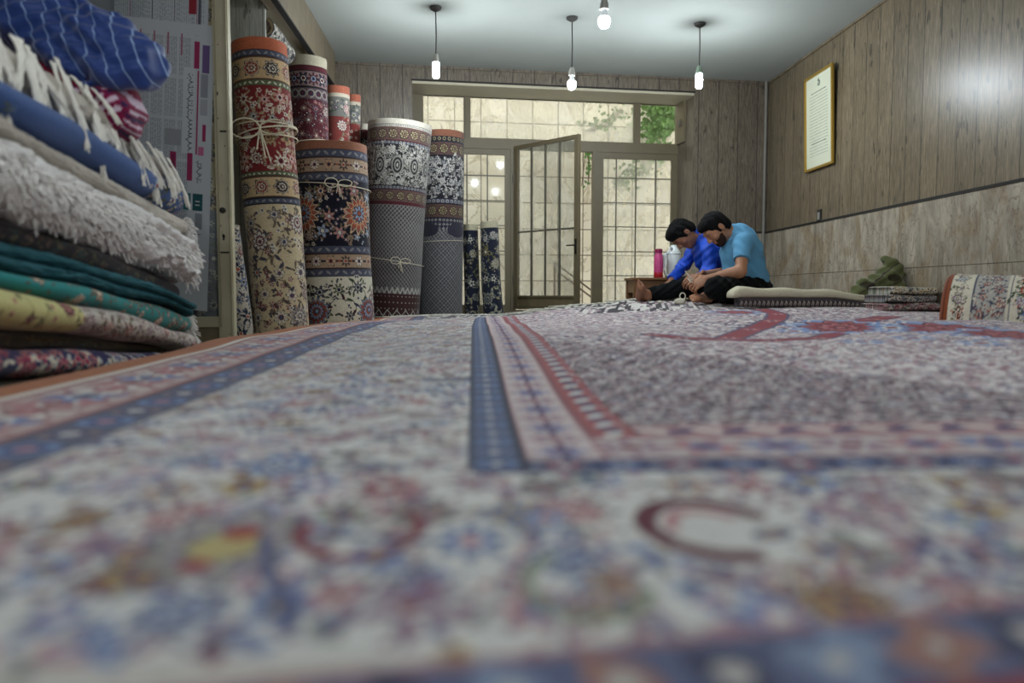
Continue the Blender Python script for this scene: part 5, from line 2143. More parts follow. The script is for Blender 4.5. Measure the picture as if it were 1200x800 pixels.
def folded_rug(k, lobes, paint, label, xf=-1.28, y0=1.45, y1=3.62, bumpy=0.0, back=-2.1, material=None, extra=None, gap=0.004, lobe_d=0.7):
    """rug folded flat: its rounded folds face the aisle"""
    ny = 180 if paint else 150
    ys = np.linspace(y0, y1, ny)
    # profile around the section: t in [0,1] over the folded nose, then the flat back
    nn = 26 * lobes
    rows = []
    rng = np.random.default_rng(100 + k)
    ph = rng.uniform(0, 6, 8)
    for y in ys:
        zt_, zb_ = bz(k, y) - gap, bz(k + 1, y) + 0.0
        e0 = min(1.0, (y - y0) / 0.06 + 0.02)
        e1 = min(1.0, (y1 - y) / 0.07 + 0.02)
        rd = math.sqrt(max(0.0, 1 - (1 - min(e0, e1)) ** 2))
        H = zt_ - zb_
        lh = H / lobes
        nose = xf - 0.09 * (1 - rd) + 0.014 * math.sin(y * 3.3 + ph[0]) + 0.007 * math.sin(y * 8 + ph[1])
        row = []
        for l in range(lobes):
            zc_ = zt_ - lh * (l + 0.5)
            no = nose + 0.012 * math.sin(ph[2 + l % 5] + l * 2.0 + y * 2)
            for q in range(26):
                a = math.pi / 2 - math.pi * q / 25
                row.append((no - lh * lobe_d * (1 - math.cos(a)), y, zc_ + lh / 2 * math.sin(a) * (0.93 if lobes > 1 else 1.0)))
        row.append((back, y, zb_))
        row.append((back, y, zt_))
        rows.append(row)
    P = np.array(rows)
    if bumpy:
        nz = rng.normal(0, 1, P.shape[:2])
        for _ in range(2):
            nz = (nz + np.roll(nz, 1, 0) + np.roll(nz, 1, 1) + np.roll(nz, -1, 0) + np.roll(nz, -1, 1)) / 5 * 1.6
        P[:, :nn, 0] += nz[:, :nn] * bumpy
        P[:, :nn, 2] += np.roll(nz, 5, 0)[:, :nn] * bumpy * 0.5
    m = nn + 2
    V = P.reshape(-1, 3)
    F = grid_faces(m, ny, True)
    # painted surface: refine colours on a separate fine grid by resampling
    if paint:
        ref = 3
        P2 = []
        tt = np.linspace(0, ny - 1, ny * ref)
        i0 = np.clip(tt.astype(int), 0, ny - 2)
        f = (tt - i0)[:, None, None]
        P = P[i0] * (1 - f) + P[i0 + 1] * f
        ny2 = len(P)
        uu = np.concatenate([[0], np.cumsum(np.linalg.norm(np.diff(P[ny2 // 2], axis=0), axis=1))])
        # refine around the nose too
        uf = np.concatenate([np.linspace(0, uu[nn - 1], nn * 2), uu[nn:]])
        Pn = np.empty((ny2, len(uf), 3))
        for c in range(3):
            idxs = np.clip(np.searchsorted(uu, uf) - 1, 0, m - 2)
            ff = (uf - uu[idxs]) / (uu[idxs + 1] - uu[idxs] + 1e-9)
            Pn[:, :, c] = P[:, idxs, c] * (1 - ff) + P[:, idxs + 1, c] * ff
        cl = Cloth(uf, np.linspace(0, y1 - y0, ny2), C_IVORY)
        paint(cl, uu[nn - 1], y1 - y0)
        cl.speck(rng, 0.1)
        V = Pn.reshape(-1, 3)
        cols = cl.c.reshape(-1, 3)
        m = len(uf)
        F = grid_faces(m, ny2, True)
        ny = ny2
    else:
        cols = None
    c0 = V[:m].mean(0)
    c1 = V[-m:].mean(0)
    n0 = len(V)
    V = np.concatenate([V, [c0, c1]])
    if cols is not None:
        cols = np.concatenate([cols, cols[:1], cols[-1:]]).astype(np.float32)
    i = np.arange(m)
    j = (i + 1) % m
    tri0 = np.stack([np.full(m, n0), j, i, i], -1)
    last = (ny - 1) * m
    # end caps as fans of quads degenerate -> use separate cap mesh rows
    cap0 = [(n0, int(b), int(a)) for a, b in zip(i, j)]
    cap1 = [(n0 + 1, last + int(a), last + int(b)) for a, b in zip(i, j)]
    me = [tuple(q) for q in F.tolist()] + cap0 + cap1
    root = empty('folded_rug', (-1.5, 2.6, bz(k + 1, 2.6)))
    o = mesh_obj('rug_body', V, me, material or M_WOOL, None, True, cols)
    adopt(root, o)
    tag(root, label, 'rug', 'folded rugs stacked at the left')
    if extra:
        for kid in extra(k):
            adopt(root, kid)
    return root


M_SHAG = mat('white_shaggy_back', rgb(222, 218, 214), rough=0.95, var=0.22, scale=55, bump=0.9)
M_SHAG2 = mat('grey_white_rug_back', rgb(192, 184, 172), rough=0.95, var=0.18, scale=60, bump=0.6)
M_TEAL = mat('teal_rug_side', rgb(14, 84, 94), rough=0.9, var=0.25, scale=40, bump=0.5)
M_FRINGE = mat('cotton_fringe', rgb(232, 228, 218), rough=0.9, var=0.12, scale=50)
M_FRINGE2 = mat('shaggy_tufts', rgb(230, 226, 222), rough=0.95, var=0.12, scale=50)


def tassels(k, n, lmin, lmax, r, y0=1.6, y1=3.62, bundle=5, spread=0.03, top=0.0, xo=0.02, seed=1, swing=0.05, face=-1.28, m=None, name='fringe'):
    rr = random.Random(seed)
    mb = MB()
    for i in range(n):
        y = rr.uniform(y0, y1)
        z = bz(k, y) - 0.01 - top + rr.uniform(-0.012, 0.012)
        x = face + xo + rr.uniform(-0.03, 0.01)
        L = rr.uniform(lmin, lmax)
        sw = rr.gauss(0.03, swing)
        for b in range(bundle):
            ox, oy = rr.gauss(0, spread * 0.4), rr.gauss(0, spread)
            pts = []
            for t in (0, 0.25, 0.5, 0.75, 1.0):
                wob = 0.010 * math.sin(t * 9 + b * 1.3 + i) + 0.006 * math.sin(t * 17 + b)
                pts.append((x - 0.05 * (1 - t) ** 2 + ox * t + 0.012 * t, y + sw * t + oy * t * 0.8 + wob, z + 0.03 * (1 - t) * (1 - t) - L * t * rr.uniform(0.9, 1.0)))
            mb.tube(pts, [r * 0.9, r, r, r * 0.95, r * 0.7], 5, True)
    o = mb.build(name, m or M_FRINGE, None, True)
    o['kind'] = 'stuff'
    return o


def tufts(k, n, seed, zfrac=(0.6, 1.0), y0=1.6, y1=3.62, L=(0.01, 0.035), r=0.004, face=-1.28):
    rr = random.Random(seed)
    mb = MB()
    for i in range(n):
        y = rr.uniform(y0, y1)
        f = rr.uniform(*zfrac)
        a, b = bz(k, y), bz(k + 1, y)
        z = a + (b - a) * f
        x = face - (a - b) * 0.7 * (1 - math.sqrt(max(0, 1 - (2 * f - 1) ** 2))) + 0.004
        l = rr.uniform(*L)
        d = Vector((rr.uniform(0.2, 0.9), rr.uniform(-0.7, 0.7), rr.uniform(-1.0, 0.1))).normalized()
        p = Vector((x - 0.005, y, z))
        q = p + d * l * 0.6
        mb.tube([p, q, q + (d + Vector((0, rr.uniform(-.6, .6), -0.8))).normalized() * l * 0.5], [r, r, r * 0.5], 4, True)
    o = mb.build('tufts', M_FRINGE2, None, True)
    o['kind'] = 'stuff'
    return o


def endtufts(k, n, seed, L=(0.02, 0.06)):
    """loose warp threads sticking out at the far end of the stack"""
    rr = random.Random(seed)
    mb = MB()
    for i in range(n):
        f = rr.random()
        a, b = bz(k, 3.58), bz(k + 1, 3.58)
        z = a + (b - a) * f
        p = Vector((-1.30 + rr.uniform(-0.03, 0.005), 3.60, z))
        l = rr.uniform(*L)
        d = Vector((rr.uniform(0.1, 1.0), rr.uniform(-0.2, 0.9), rr.uniform(-0.8, 0.3))).normalized()
        q = p + d * l * 0.6
        mb.tube([p, q, q + (d + Vector((rr.uniform(-.6, .3), rr.uniform(-.6, .6), -0.9))).normalized() * l * 0.6], 0.0022, 4, True)
    o = mb.build('loose_threads', M_FRINGE2, None, True)
    o['kind'] = 'stuff'
    return o


def p_blue(c, U, V):
    r = random.Random(51)
    c.rect(0, 9, 0, 9, rgb(58, 86, 138))
    c.floral(0, U, V * 0.80, V, 0.045, [(C_LBLUE, C_IVORY, MAG), (C_IVORY, C_BLUE, C_BURG), (MV, C_IVORY, C_NAVY)], r, 1.2, outline=C_NAVY)
    c.floral(0, U, 0, V * 0.35, 0.06, [(C_LBLUE, C_BLUE, C_NAVY), (C_NAVY, C_BLUE, C_LBLUE)], r, 0.7, outline=rgb(60, 80, 120))


def p_darkbrown(c, U, V):
    r = random.Random(52)
    c.rect(0, 9, 0, 9, rgb(36, 30, 34))
    c.floral(0, U, 0, V, 0.03, [(C_BROWN, rgb(110, 90, 80), C_BLACK), (rgb(20, 66, 70), C_BROWN, C_BLACK)], r, 1.2, outline=C_BROWN)


def p_tealflower(c, U, V):
    r = random.Random(53)
    c.rect(0, 9, 0, 9, rgb(28, 128, 126))
    c.floral(0, U, 0, V * 0.30, 0.05, [(rgb(150, 130, 120), C_BURG, C_IVORY), (C_IVORY, C_BROWN, C_BURG)], r, 1.5, outline=C_BROWN)
    c.floral(0, U, V * 0.38, V * 0.62, 0.04, [(rgb(180, 150, 120), C_BURG, C_IVORY)], r, 0.5, outline=C_BURG)
    c.floral(0, U, V * 0.62, V, 0.035, [(C_IVORY, C_BURG, C_PINK), (rgb(180, 160, 140), C_BROWN, C_BURG)], r, 1.4, outline=C_BROWN)


def p_yellow(c, U, V):
    r = random.Random(54)
    c.rect(0, 9, 0, 9, rgb(196, 190, 128))
    c.rect(0, 9, V * 0.50, 9, rgb(186, 178, 168))
    c.floral(0, U, 0, V * 0.22, 0.06, [(C_BLUE, C_IVORY, C_NAVY), (C_IVORY, C_BLUE, C_GREEN)], r, 1.0, outline=C_GREY)
    c.floral(0, U, V * 0.24, V * 0.5, 0.04, [(C_BURG, C_PINK, C_BROWN)], r, 0.35, outline=rgb(120, 110, 70))
    c.floral(0, U, V * 0.5, V, 0.034, [(MV, C_IVORY, C_BURG), (C_IVORY, MV, C_BURG), (C_PINK, C_BURG, C_IVORY)], r, 1.6, outline=C_BURG)


def p_olive(c, U, V):
    r = random.Random(55)
    c.rect(0, 9, 0, 9, rgb(66, 62, 48))
    c.floral(0, U, 0, V, 0.035, [(rgb(40, 84, 84), C_BROWN, C_BLACK), (rgb(96, 88, 60), C_BROWN, C_BLACK)], r, 1.0, outline=C_BROWN)


def p_navypink(c, U, V):
    r = random.Random(56)
    c.rect(0, 9, 0, 9, rgb(44, 42, 88))
    c.floral(0, U, 0, V, 0.055, [(rgb(160, 30, 80), C_PINK, C_NAVY), (C_IVORY, C_LBLUE, C_NAVY), (rgb(90, 90, 150), C_IVORY, rgb(160, 30, 80))], r, 1.6, outline=C_IVORY, leafs=(C_LBLUE, C_IVORY))


folded_rug(0, 1, None, 'topmost folded rug of the left stack, grey white with long twisted tassels', xf=-1.34, bumpy=0.004, material=M_SHAG2,
           extra=lambda k: [tassels(0, 26, 0.15, 0.34, 0.0036, y0=1.55, y1=2.85, bundle=12, spread=0.012, seed=2, swing=0.09, face=-1.31),
                            tassels(0, 20, 0.06, 0.24, 0.0034, y0=2.7, y1=3.6, bundle=12, spread=0.013, seed=3, swing=0.09, face=-1.31)])
folded_rug(1, 1, p_blue, 'blue folded rug under the white tassels near the top of the left stack', xf=-1.27)
folded_rug(2, 1, None, 'thin beige white folded rug between the blue one and the shaggy white one', xf=-1.29, bumpy=0.003, material=M_SHAG2, extra=lambda k: [endtufts(2, 50, 8, (0.02, 0.05))])
folded_rug(3, 2, None, 'thick shaggy white folded rug in the middle of the left stack', xf=-1.26, bumpy=0.010, material=M_SHAG, lobe_d=0.85,
           extra=lambda k: [tufts(3, 3600, 5, (0.05, 0.93), face=-1.265, L=(0.015, 0.045), r=0.0045), endtufts(3, 200, 6)])
folded_rug(4, 1, p_darkbrown, 'thin dark brown folded rug shaded beneath the shaggy white one', xf=-1.335)
folded_rug(5, 2, None, 'deep teal folded rug with two thick folds in the left stack', xf=-1.27, bumpy=0.003, material=M_TEAL)
folded_rug(6, 1, p_tealflower, 'teal folded rug with cream and burgundy flowers below the plain teal one', xf=-1.28, extra=lambda k: [endtufts(6, 60, 11, (0.015, 0.04))])
folded_rug(7, 1, p_yellow, 'yellow and cream flowered folded rug in the lower left stack', xf=-1.25, extra=lambda k: [endtufts(7, 140, 12, (0.02, 0.06))])
folded_rug(8, 1, p_olive, 'dark olive folded rug squeezed below the yellow flowered one', xf=-1.34)
folded_rug(9, 1, p_navypink, 'navy and pink flowered folded rug near the bottom of the left stack', xf=-1.27, y1=3.3)
folded_rug(10, 1, p_olive, 'lowest folded rug of the left stack, lying on the floor', xf=-1.30, y1=3.5)

# bundles lying on the stack
f = Field((-2.25, 2.60, 0.85), (-1.15, 3.45, 1.50), 0.009)
top3 = bz(0, 3.0)
f.ell((-1.68, 3.04, CAMZ + 0.72), (0.36, 0.24, 0.15), k=0.03)
f.ell((-1.36, 3.0, CAMZ + 0.68), (0.115, 0.16, 0.125), k=0.05)
f.warp(lambda X, Y, Z: 0.008 * np.sin(X * 38 + Z * 20) * np.sin(Y * 30 + Z * 26) + 0.005 * np.sin(Z * 80 + X * 20))


def magenta_cols(V):
    c = np.empty((len(V), 3), np.float32)
    c[:] = rgb(122, 18, 62)
    a = np.sin(V[:, 0] * 85 + 2 * np.sin(V[:, 2] * 50)) * np.sin(V[:, 2] * 95 + 2 * np.sin(V[:, 0] * 60))
    c[a > 0.45] = rgb(206, 186, 200)
    c[a < -0.6] = rgb(40, 24, 70)
    c[V[:, 2] > CAMZ + 0.735] = rgb(110, 16, 44)
    return c


o = f.mesh('cloth_bundle', M_WOOL, None, 2, magenta_cols)
tag(o, 'magenta flowered cloth bundle on the left stack beneath the blue striped garment', 'cloth')

f = Field((-2.35, 2.70, 1.0), (-1.0, 3.30, 1.75), 0.0075)
A_ = [(-2.2, 3.02, CAMZ + 1.08), (-1.90, 3.0, CAMZ + 1.07), (-1.62, 2.98, CAMZ + 0.98), (-1.36, 2.95, CAMZ + 0.90), (-1.21, 2.93, CAMZ + 0.835)]
f.chain(A_, [0.10, 0.10, 0.115, 0.115, 0.095], 0.05)
f.chain([(-1.50, 2.90, CAMZ + 0.87), (-1.32, 2.88, CAMZ + 0.79), (-1.21, 2.90, CAMZ + 0.775)], [0.07, 0.06, 0.045], 0.025)
f.chain([(-1.80, 2.98, CAMZ + 1.12), (-1.50, 2.95, CAMZ + 1.04), (-1.28, 2.92, CAMZ + 0.95)], [0.05, 0.055, 0.045], 0.02)
f.warp(lambda X, Y, Z: 0.013 * np.sin((Z + X * 0.72) * 62 + 1.5 * np.sin(X * 9) + Y * 14) * (0.6 + 0.4 * np.sin(X * 17)) + 0.006 * np.sin((Z - X * 0.3) * 110 + Y * 30))
f.ell((-1.115, 2.86, CAMZ + 0.835), (0.04, 0.075, 0.07), k=0.02, op='sub')
M_STRIPE, nt_, b_s = new_mat('navy_pinstripe_cloth')
n_ = NT(nt_)
co_ = n_.coord()
sx = n_.sep(co_)


def stripe(e, p, w):
    fr_ = n_.m('FRACT', n_.m('DIVIDE', e, p))
    return n_.m('LESS_THAN', fr_, w)


wobn = n_.noise(co_, 5, 3)
e1 = n_.m('ADD', sx[0], n_.m('ADD', n_.m('MULTIPLY', sx[2], 0.32), n_.m('MULTIPLY', wobn, 0.07)))
e2 = n_.m('ADD', n_.m('SUBTRACT', sx[2], n_.m('MULTIPLY', sx[0], -0.62)), n_.m('MULTIPLY', wobn, 0.05))
g_ = stripe(e1, 0.058, 0.06)
cc_ = n_.mix(g_, rgb(12, 50, 120), rgb(150, 176, 215))
nt_.links.new(cc_, b_s.inputs['Base Color'])
b_s.inputs['Roughness'].default_value = 0.6
b_s.inputs['Sheen Weight'].default_value = 0.3
o = f.mesh('striped_garment', M_STRIPE, None, 2)
tag(o, 'shiny dark blue garment with thin white stripes draped on top of the left stack', 'clothing')

# ================================================================== RIGHT SIDE: FOLDED MAT, SMALL STACK, DOMED RUG, CLOTH BAG
# big folded rug bulging against the right wall
yc = 4.10
xl_ = W(1097, 372, yc).x
zb_ = zc(2.6, yc) + 0.0
hd = W(1140, 320, yc).z - zb_
cu = np.arange(0, 0.60, 0.0045)      # round the dome
cv = np.arange(0, 0.44, 0.0045)   # along its axis
cl = Cloth(cu, cv, C_IVORY)
r_ = random.Random(61)
Ud = cu[-1]
cl.rect(0, Ud, 0, 0.042, rgb(134, 70, 42))
cl.rect(0, Ud, 0.018, 0.024, rgb(96, 48, 32))
cl.floral(0, Ud, 0.045, 0.135, 0.026, [(C_LBLUE, C_IVORY, C_BURG), (C_IVORY, C_RUST, C_NAVY), (MV, C_IVORY, C_GREEN)], r_, 1.4, outline=C_BROWN)
cl.rect(0, Ud, 0.135, 0.148, C_IVORY)
cl.rect(0, Ud, 0.148, 0.154, C_SLATE)
cl.rect(0, Ud, 0.154, 0.30, rgb(176, 172, 164))
cl.floral(0, Ud, 0.156, 0.30, 0.031, [(C_SLATE, C_IVORY, C_RUST), (rgb(170, 110, 96), C_IVORY, C_SLATE), (C_IVORY, C_SLATE, C_BURG)], r_, 1.2, outline=C_SLATE, leafs=(C_SLATE, rgb(150, 90, 80)))
cl.rect(0, Ud, 0.30, 0.312, C_IVORY)
cl.rect(0, Ud, 0.312, 0.318, C_SLATE)
cl.floral(0, Ud, 0.32, 0.42, 0.028, [(C_LBLUE, C_IVORY, C_RUST), (C_RUST, C_IVORY, C_NAVY)], r_, 1.4, outline=C_NAVY)
cl.rect(0, Ud, 0.42, 0.44, rgb(170, 96, 60))
cl.floral(0, Ud, 0.44, cv[-1], 0.04, [(C_BLUE, C_IVORY, C_GOLD), (C_IVORY, C_RUST, C_NAVY)], r_, 1.2, outline=C_SLATE)
cl.speck(RNG, 0.1)
U, V = np.meshgrid(cu, cv)
a = math.pi * (1 - U / Ud)
ry = 0.235
sag = 1 - 0.06 * np.sin(V * 5)
Xd = xl_ + V - 0.02 * np.cos(a) - 0.012 * (1 - np.sin(a)) + 0.03 * np.cos(a) * 0
rim = np.clip(V / 0.05, 0, 1)
rim = 0.86 + 0.14 * np.sqrt(1 - (1 - rim) ** 2)
Yd = yc - ry * np.cos(a) * sag * -1 * rim
Yd = yc + ry * np.cos(a) * rim
Zd = zb_ - 0.02 + (hd + 0.02) * np.sin(a) ** 0.8 * sag * rim
_ca, _sa = math.cos(-0.78), math.sin(-0.78)
_dx, _dy = Xd - xl_, Yd - yc
Xd = xl_ + 0.06 + _dx * _ca - _dy * _sa
Yd = yc + _dx * _sa + _dy * _ca
Xd = np.minimum(Xd, XR - 0.012)
P = np.stack([Xd, Yd, Zd], -1)
nn_, mm_ = len(cu), len(cv)
V1 = P.reshape(-1, 3)
V2 = V1.copy()
V2[:, 2] = zb_ - 0.02
cols = cl.c.reshape(-1, 3)
F1 = grid_faces(nn_, mm_)
n0 = len(V1)
bd = np.concatenate([np.arange(nn_), np.arange(1, mm_) * nn_ + nn_ - 1, (mm_ - 1) * nn_ + np.arange(nn_ - 2, -1, -1), np.arange(mm_ - 2, 0, -1) * nn_])
jj = np.roll(bd, -1)
sd = np.stack([bd, jj, jj + n0, bd + n0], -1)
c2 = np.repeat(np.array([rgb(130, 84, 58)]), n0, 0)
root = empty('folded_rug', (xl_ + 0.2, yc, zb_))
o1 = mesh_obj('rug_body', np.concatenate([V1, V2]), np.concatenate([F1, F1[:, ::-1] + n0, sd]), M_WOOL, None, True, np.concatenate([cols, c2]).astype(np.float32))
# inner folds seen at its open left end
kids = [o1]
for s_, zz in ((0.78, 0.9), (0.55, 0.62), (0.3, 0.36)):
    mb = MB()
    pts = []
    for t in np.linspace(0, math.pi, 24):
        pts.append((xl_ + 0.075 - _sa * ry * s_ * math.cos(t) + 0.02, yc + ry * s_ * math.cos(t) * _ca - 0.012, zb_ + 0.005 + (hd - 0.05) * zz * math.sin(t) ** 0.8))
    mb.tube(pts, 0.014, 6)
    bm_ = mb.bm
    r2 = bmesh.ops.extrude_face_region(bm_, geom=[f_ for f_ in bm_.faces if len(f_.verts) > 5])
    kids.append(mb.build('inner_fold', M_BACKING, None, True))
adopt(root, *kids)
tag(root, 'big domed rug with brown edge and white flowered bands against the right wall', 'rug', 'rugs folded by the right wall')


def flat_fold(x0, x1, y0, y1, z0, z1, paint, label, name='folded_rug', lobes=1, group='rugs folded by the right wall', tilt=0.0, res=0.004, follow=0.0):
    """small folded rug: rounded nose facing the camera, running along X"""
    cv = np.arange(x0, x1, res)
    nlen = math.pi * (z1 - z0) / 2 + (y1 - y0)
    cu = np.linspace(0, nlen, int(nlen / res * 1.2))
    cl = Cloth(cu, cv - x0, C_IVORY)
    paint(cl, nlen, x1 - x0)
    cl.speck(RNG, 0.12)
    H = z1 - z0
    rows = []
    rr = random.Random(int(x0 * 1000) + int(z0 * 1000))
    p1, p2 = rr.uniform(0, 6), rr.uniform(0, 6)
    arc = math.pi * H / 2
    s_ = cu
    top = s_ > arc
    # section starts at the bottom of the nose, goes up round it and back over the top
    a = -math.pi / 2 + np.clip(s_ / arc, 0, 1) * math.pi
    ysec = np.where(top, y0 + H / 2 + (s_ - arc), y0 + H / 2 - H / 2 * np.cos(a))
    zsec = np.where(top, H, H / 2 + H / 2 * np.sin(a))
    Vx, S = np.meshgrid(cv, cu, indexing='ij')
    endr = np.clip(np.minimum(Vx - x0, x1 - Vx) / 0.03, 0.0, 1)
    endr = np.sqrt(1 - (1 - endr) ** 2)
    Yg = ysec[None, :] + 0.008 * np.sin(Vx * 9 + p1) + 0.02 * (1 - endr)
    Zg = z0 + tilt * (Vx - x0) + (zsec[None, :] - H / 2) * (0.7 + 0.3 * endr) + H / 2 + 0.004 * np.sin(Vx * 14 + p2)
    P = np.stack([Vx, Yg, Zg], -1).reshape(-1, 3)
    n_u, n_v = len(cu), len(cv)
    F = grid_faces(n_u, n_v)
    # close underneath
    low = P.copy()
    low[:, 2] = z0 + tilt * (low[:, 0] - x0)
    n0 = len(P)
    bd = np.concatenate([np.arange(n_u), np.arange(1, n_v) * n_u + n_u - 1, (n_v - 1) * n_u + np.arange(n_u - 2, -1, -1), np.arange(n_v - 2, 0, -1) * n_u])
    jj = np.roll(bd, -1)
    sd = np.stack([bd, jj, jj + n0, bd + n0], -1)
    cols = cl.c.reshape(-1, 3)
    o = mesh_obj('rug_body', np.concatenate([P, low]), np.concatenate([F, F[:, ::-1] + n0, sd]), M_WOOL, None, True, np.concatenate([cols, cols * 0.6]).astype(np.float32))
    root = empty(name, ((x0 + x1) / 2, (y0 + y1) / 2, z0))
    adopt(root, o)
    tag(root, label, 'rug', group)
    return root


def p_small(seed, base, pals):
    def fn(c, U, V):
        r = random.Random(seed)
        c.rect(0, 9, 0, 9, base)
        c.floral(0, U, 0, V, 0.024, pals, r, 1.7, outline=C_SLATE)
    return fn


sx0 = W(1036, 360, 4.72).x
zz0 = zc(2.7, 4.8) - 0.004
hh = (W(1060, 336, 4.72).z - zz0) / 3
flat_fold(sx0 - 0.02, XR - 0.02, 4.66, 4.93, zz0, zz0 + hh, p_small(71, rgb(150, 110, 112), [(C_RED, C_IVORY, C_NAVY), (C_GREY, C_IVORY, C_BURG)]), 'small folded rug with red and grey flowers, lowest of three by the green bag')
flat_fold(sx0, XR - 0.03, 4.67, 4.93, zz0 + hh + 0.002, zz0 + 2 * hh, p_small(72, rgb(140, 134, 132), [(C_BURG, C_IVORY, C_NAVY), (C_IVORY, C_SLATE, C_BURG)]), 'small folded rug with grey and burgundy pattern, middle of three by the green bag')
flat_fold(sx0 + 0.03, XR - 0.03, 4.67, 4.93, zz0 + 2 * hh + 0.002, zz0 + 3 * hh, p_small(73, rgb(186, 182, 168), [(C_IVORY, C_GOLD, C_NAVY), (C_SLATE, C_IVORY, C_BROWN)]), 'small folded rug with cream and gold flowers, topmost of three by the green bag')

# cream backed folded mat in front of the seated men
mx0, mx1 = W(851, 350, 5.12).x, W(1026, 350, 5.12).x


def p_band(c, U, V):
    c.rect(0, 9, 0, 9, rgb(60, 52, 56))
    for v in np.arange(0.01, V, 0.030):
        c.line([(0.012, v), (0.035, v + 0.012), (0.058, v)], 0.006, rgb(160, 150, 142))
        c.ell(0.035, v - 0.004, 0.008, 0.006, rgb(170, 160, 150))
    c.rect(0, 0.008, 0, V, rgb(40, 34, 38))


zm0 = zc(2.1, 5.15) - 0.004
mt = W(930, 336.5, 5.12).z - zm0
mr = empty('folded_mat', ((mx0 + mx1) / 2, 5.25, zm0))


def mat_layer(x0, x1, y0, y1, zlo, th, m_, name, prof, paint=None):
    cv = np.arange(x0, x1 + 1e-6, 0.006)
    n = 40
    rows = []
    for x in cv:
        f_ = (x - x0) / (x1 - x0)
        H = th * prof(f_)
        lo = zlo(f_)
        row = []
        for q in range(n):
            t = q / (n - 1)
            if t < 0.3:
                a = -math.pi / 2 + t / 0.3 * math.pi
                row.append((x, y0 + H / 2 - H / 2 * math.cos(a), lo + H / 2 + H / 2 * math.sin(a)))
            else:
                g = (t - 0.3) / 0.7
                row.append((x, y0 + H / 2 + g * (y1 - y0), lo + H + 0.004 * math.sin(g * 9 + x * 5)))
        row.append((x, y1 + H / 2, lo))
        rows.append(row)
    P = np.array(rows)
    nu3 = n + 1
    V = P.reshape(-1, 3)
    F = grid_faces(nu3, len(cv), True).tolist()
    F = [tuple(q) for q in F] + [tuple(range(nu3))[::-1], tuple((len(cv) - 1) * nu3 + k for k in range(nu3))]
    cols = None
    if paint:
        sec = np.concatenate([[0], np.cumsum(np.linalg.norm(np.diff(P[len(cv) // 2], axis=0), axis=1))])
        c = Cloth(sec, cv - x0, C_IVORY)
        paint(c, sec[-1], x1 - x0)
        cols = c.c.reshape(-1, 3)
    return mesh_obj(name, V, F, m_, None, True, cols)


M_CREAMRUG = mat('cream_rug_back', rgb(196, 188, 164), rough=0.95, var=0.12, scale=50, bump=0.5)
k1 = mat_layer(mx0 + 0.04, mx1 - 0.12, 4.97, 5.05, lambda f: zm0, 0.060, M_WOOL, 'patterned_edge', lambda f: 1.0 - 0.55 * max(0, (f - 0.70) / 0.30) ** 1.2, p_band)
k2 = mat_layer(mx0, mx1, 4.98, 5.10, lambda f: zm0 + 0.061 * (1 - 0.93 * max(0.0, (f - 0.60) / 0.40) ** 1.6), mt - 0.06, M_CREAMRUG, 'folded_back', lambda f: (0.35 + 0.65 * min(1, f / 0.06) ** 0.5) * (1 - 0.45 * f) * (1 + 0.08 * math.sin(f * 22)))
adopt(mr, k1, k2)
tag(mr, 'cream backed folded rug with black and white patterned edge in front of the seated men', 'rug')

# green cloth bag slumped against the wall
gx, gy, gz = 2.76, 5.12, zc(2.76, 5.12)
f = Field((2.42, 4.90, gz - 0.02), (XR - 0.004, 5.45, gz + 0.42), 0.0065)
p1 = W(1075, 312, 5.12)
f.chain([(2.70, 5.14, gz + 0.07), (2.80, 5.14, gz + 0.15), (2.84, 5.12, p1.z - 0.02)], [0.085, 0.075, 0.05], 0.04)
f.chain([(2.55, 5.12, gz + 0.03), (2.66, 5.12, gz + 0.12), (2.80, 5.10, gz + 0.20)], [0.05, 0.055, 0.045], 0.03)
f.ell((2.82, 5.12, p1.z + 0.035), (0.045, 0.05, 0.03), k=0.02)
f.chain([(2.86, 5.10, p1.z), (2.88, 5.10, gz + 0.06)], [0.045, 0.06], 0.03)
f.ell((2.62, 5.14, gz + 0.02), (0.16, 0.12, 0.035), k=0.03)
f.warp(lambda X, Y, Z: 0.008 * np.sin((X + Z) * 60 + Y * 22) + 0.006 * np.sin((Z - X * 0.6) * 90 + Y * 14))
f.plane_cut((2.7, 5.1, gz + 0.002), (0, 0, -1))


def green_cols(V):
    c = np.empty((len(V), 3), np.float32)
    c[:] = rgb(96, 100, 66)
    a = np.sin(V[:, 0] * 30 + V[:, 2] * 22) + np.sin(V[:, 2] * 50 - V[:, 0] * 15)
    c[a > 1.2] = rgb(58, 54, 40)
    e = np.abs(((V[:, 0] * 0.8 - V[:, 2]) * 8) % 1.0 - 0.5)
    c[e < 0.03] = rgb(60, 44, 50)
    return c


o = f.mesh('cloth_bag', M_WOOL, None, 2, green_cols)
tag(o, 'olive green cloth bag slumped against the marble of the right wall', 'bag')

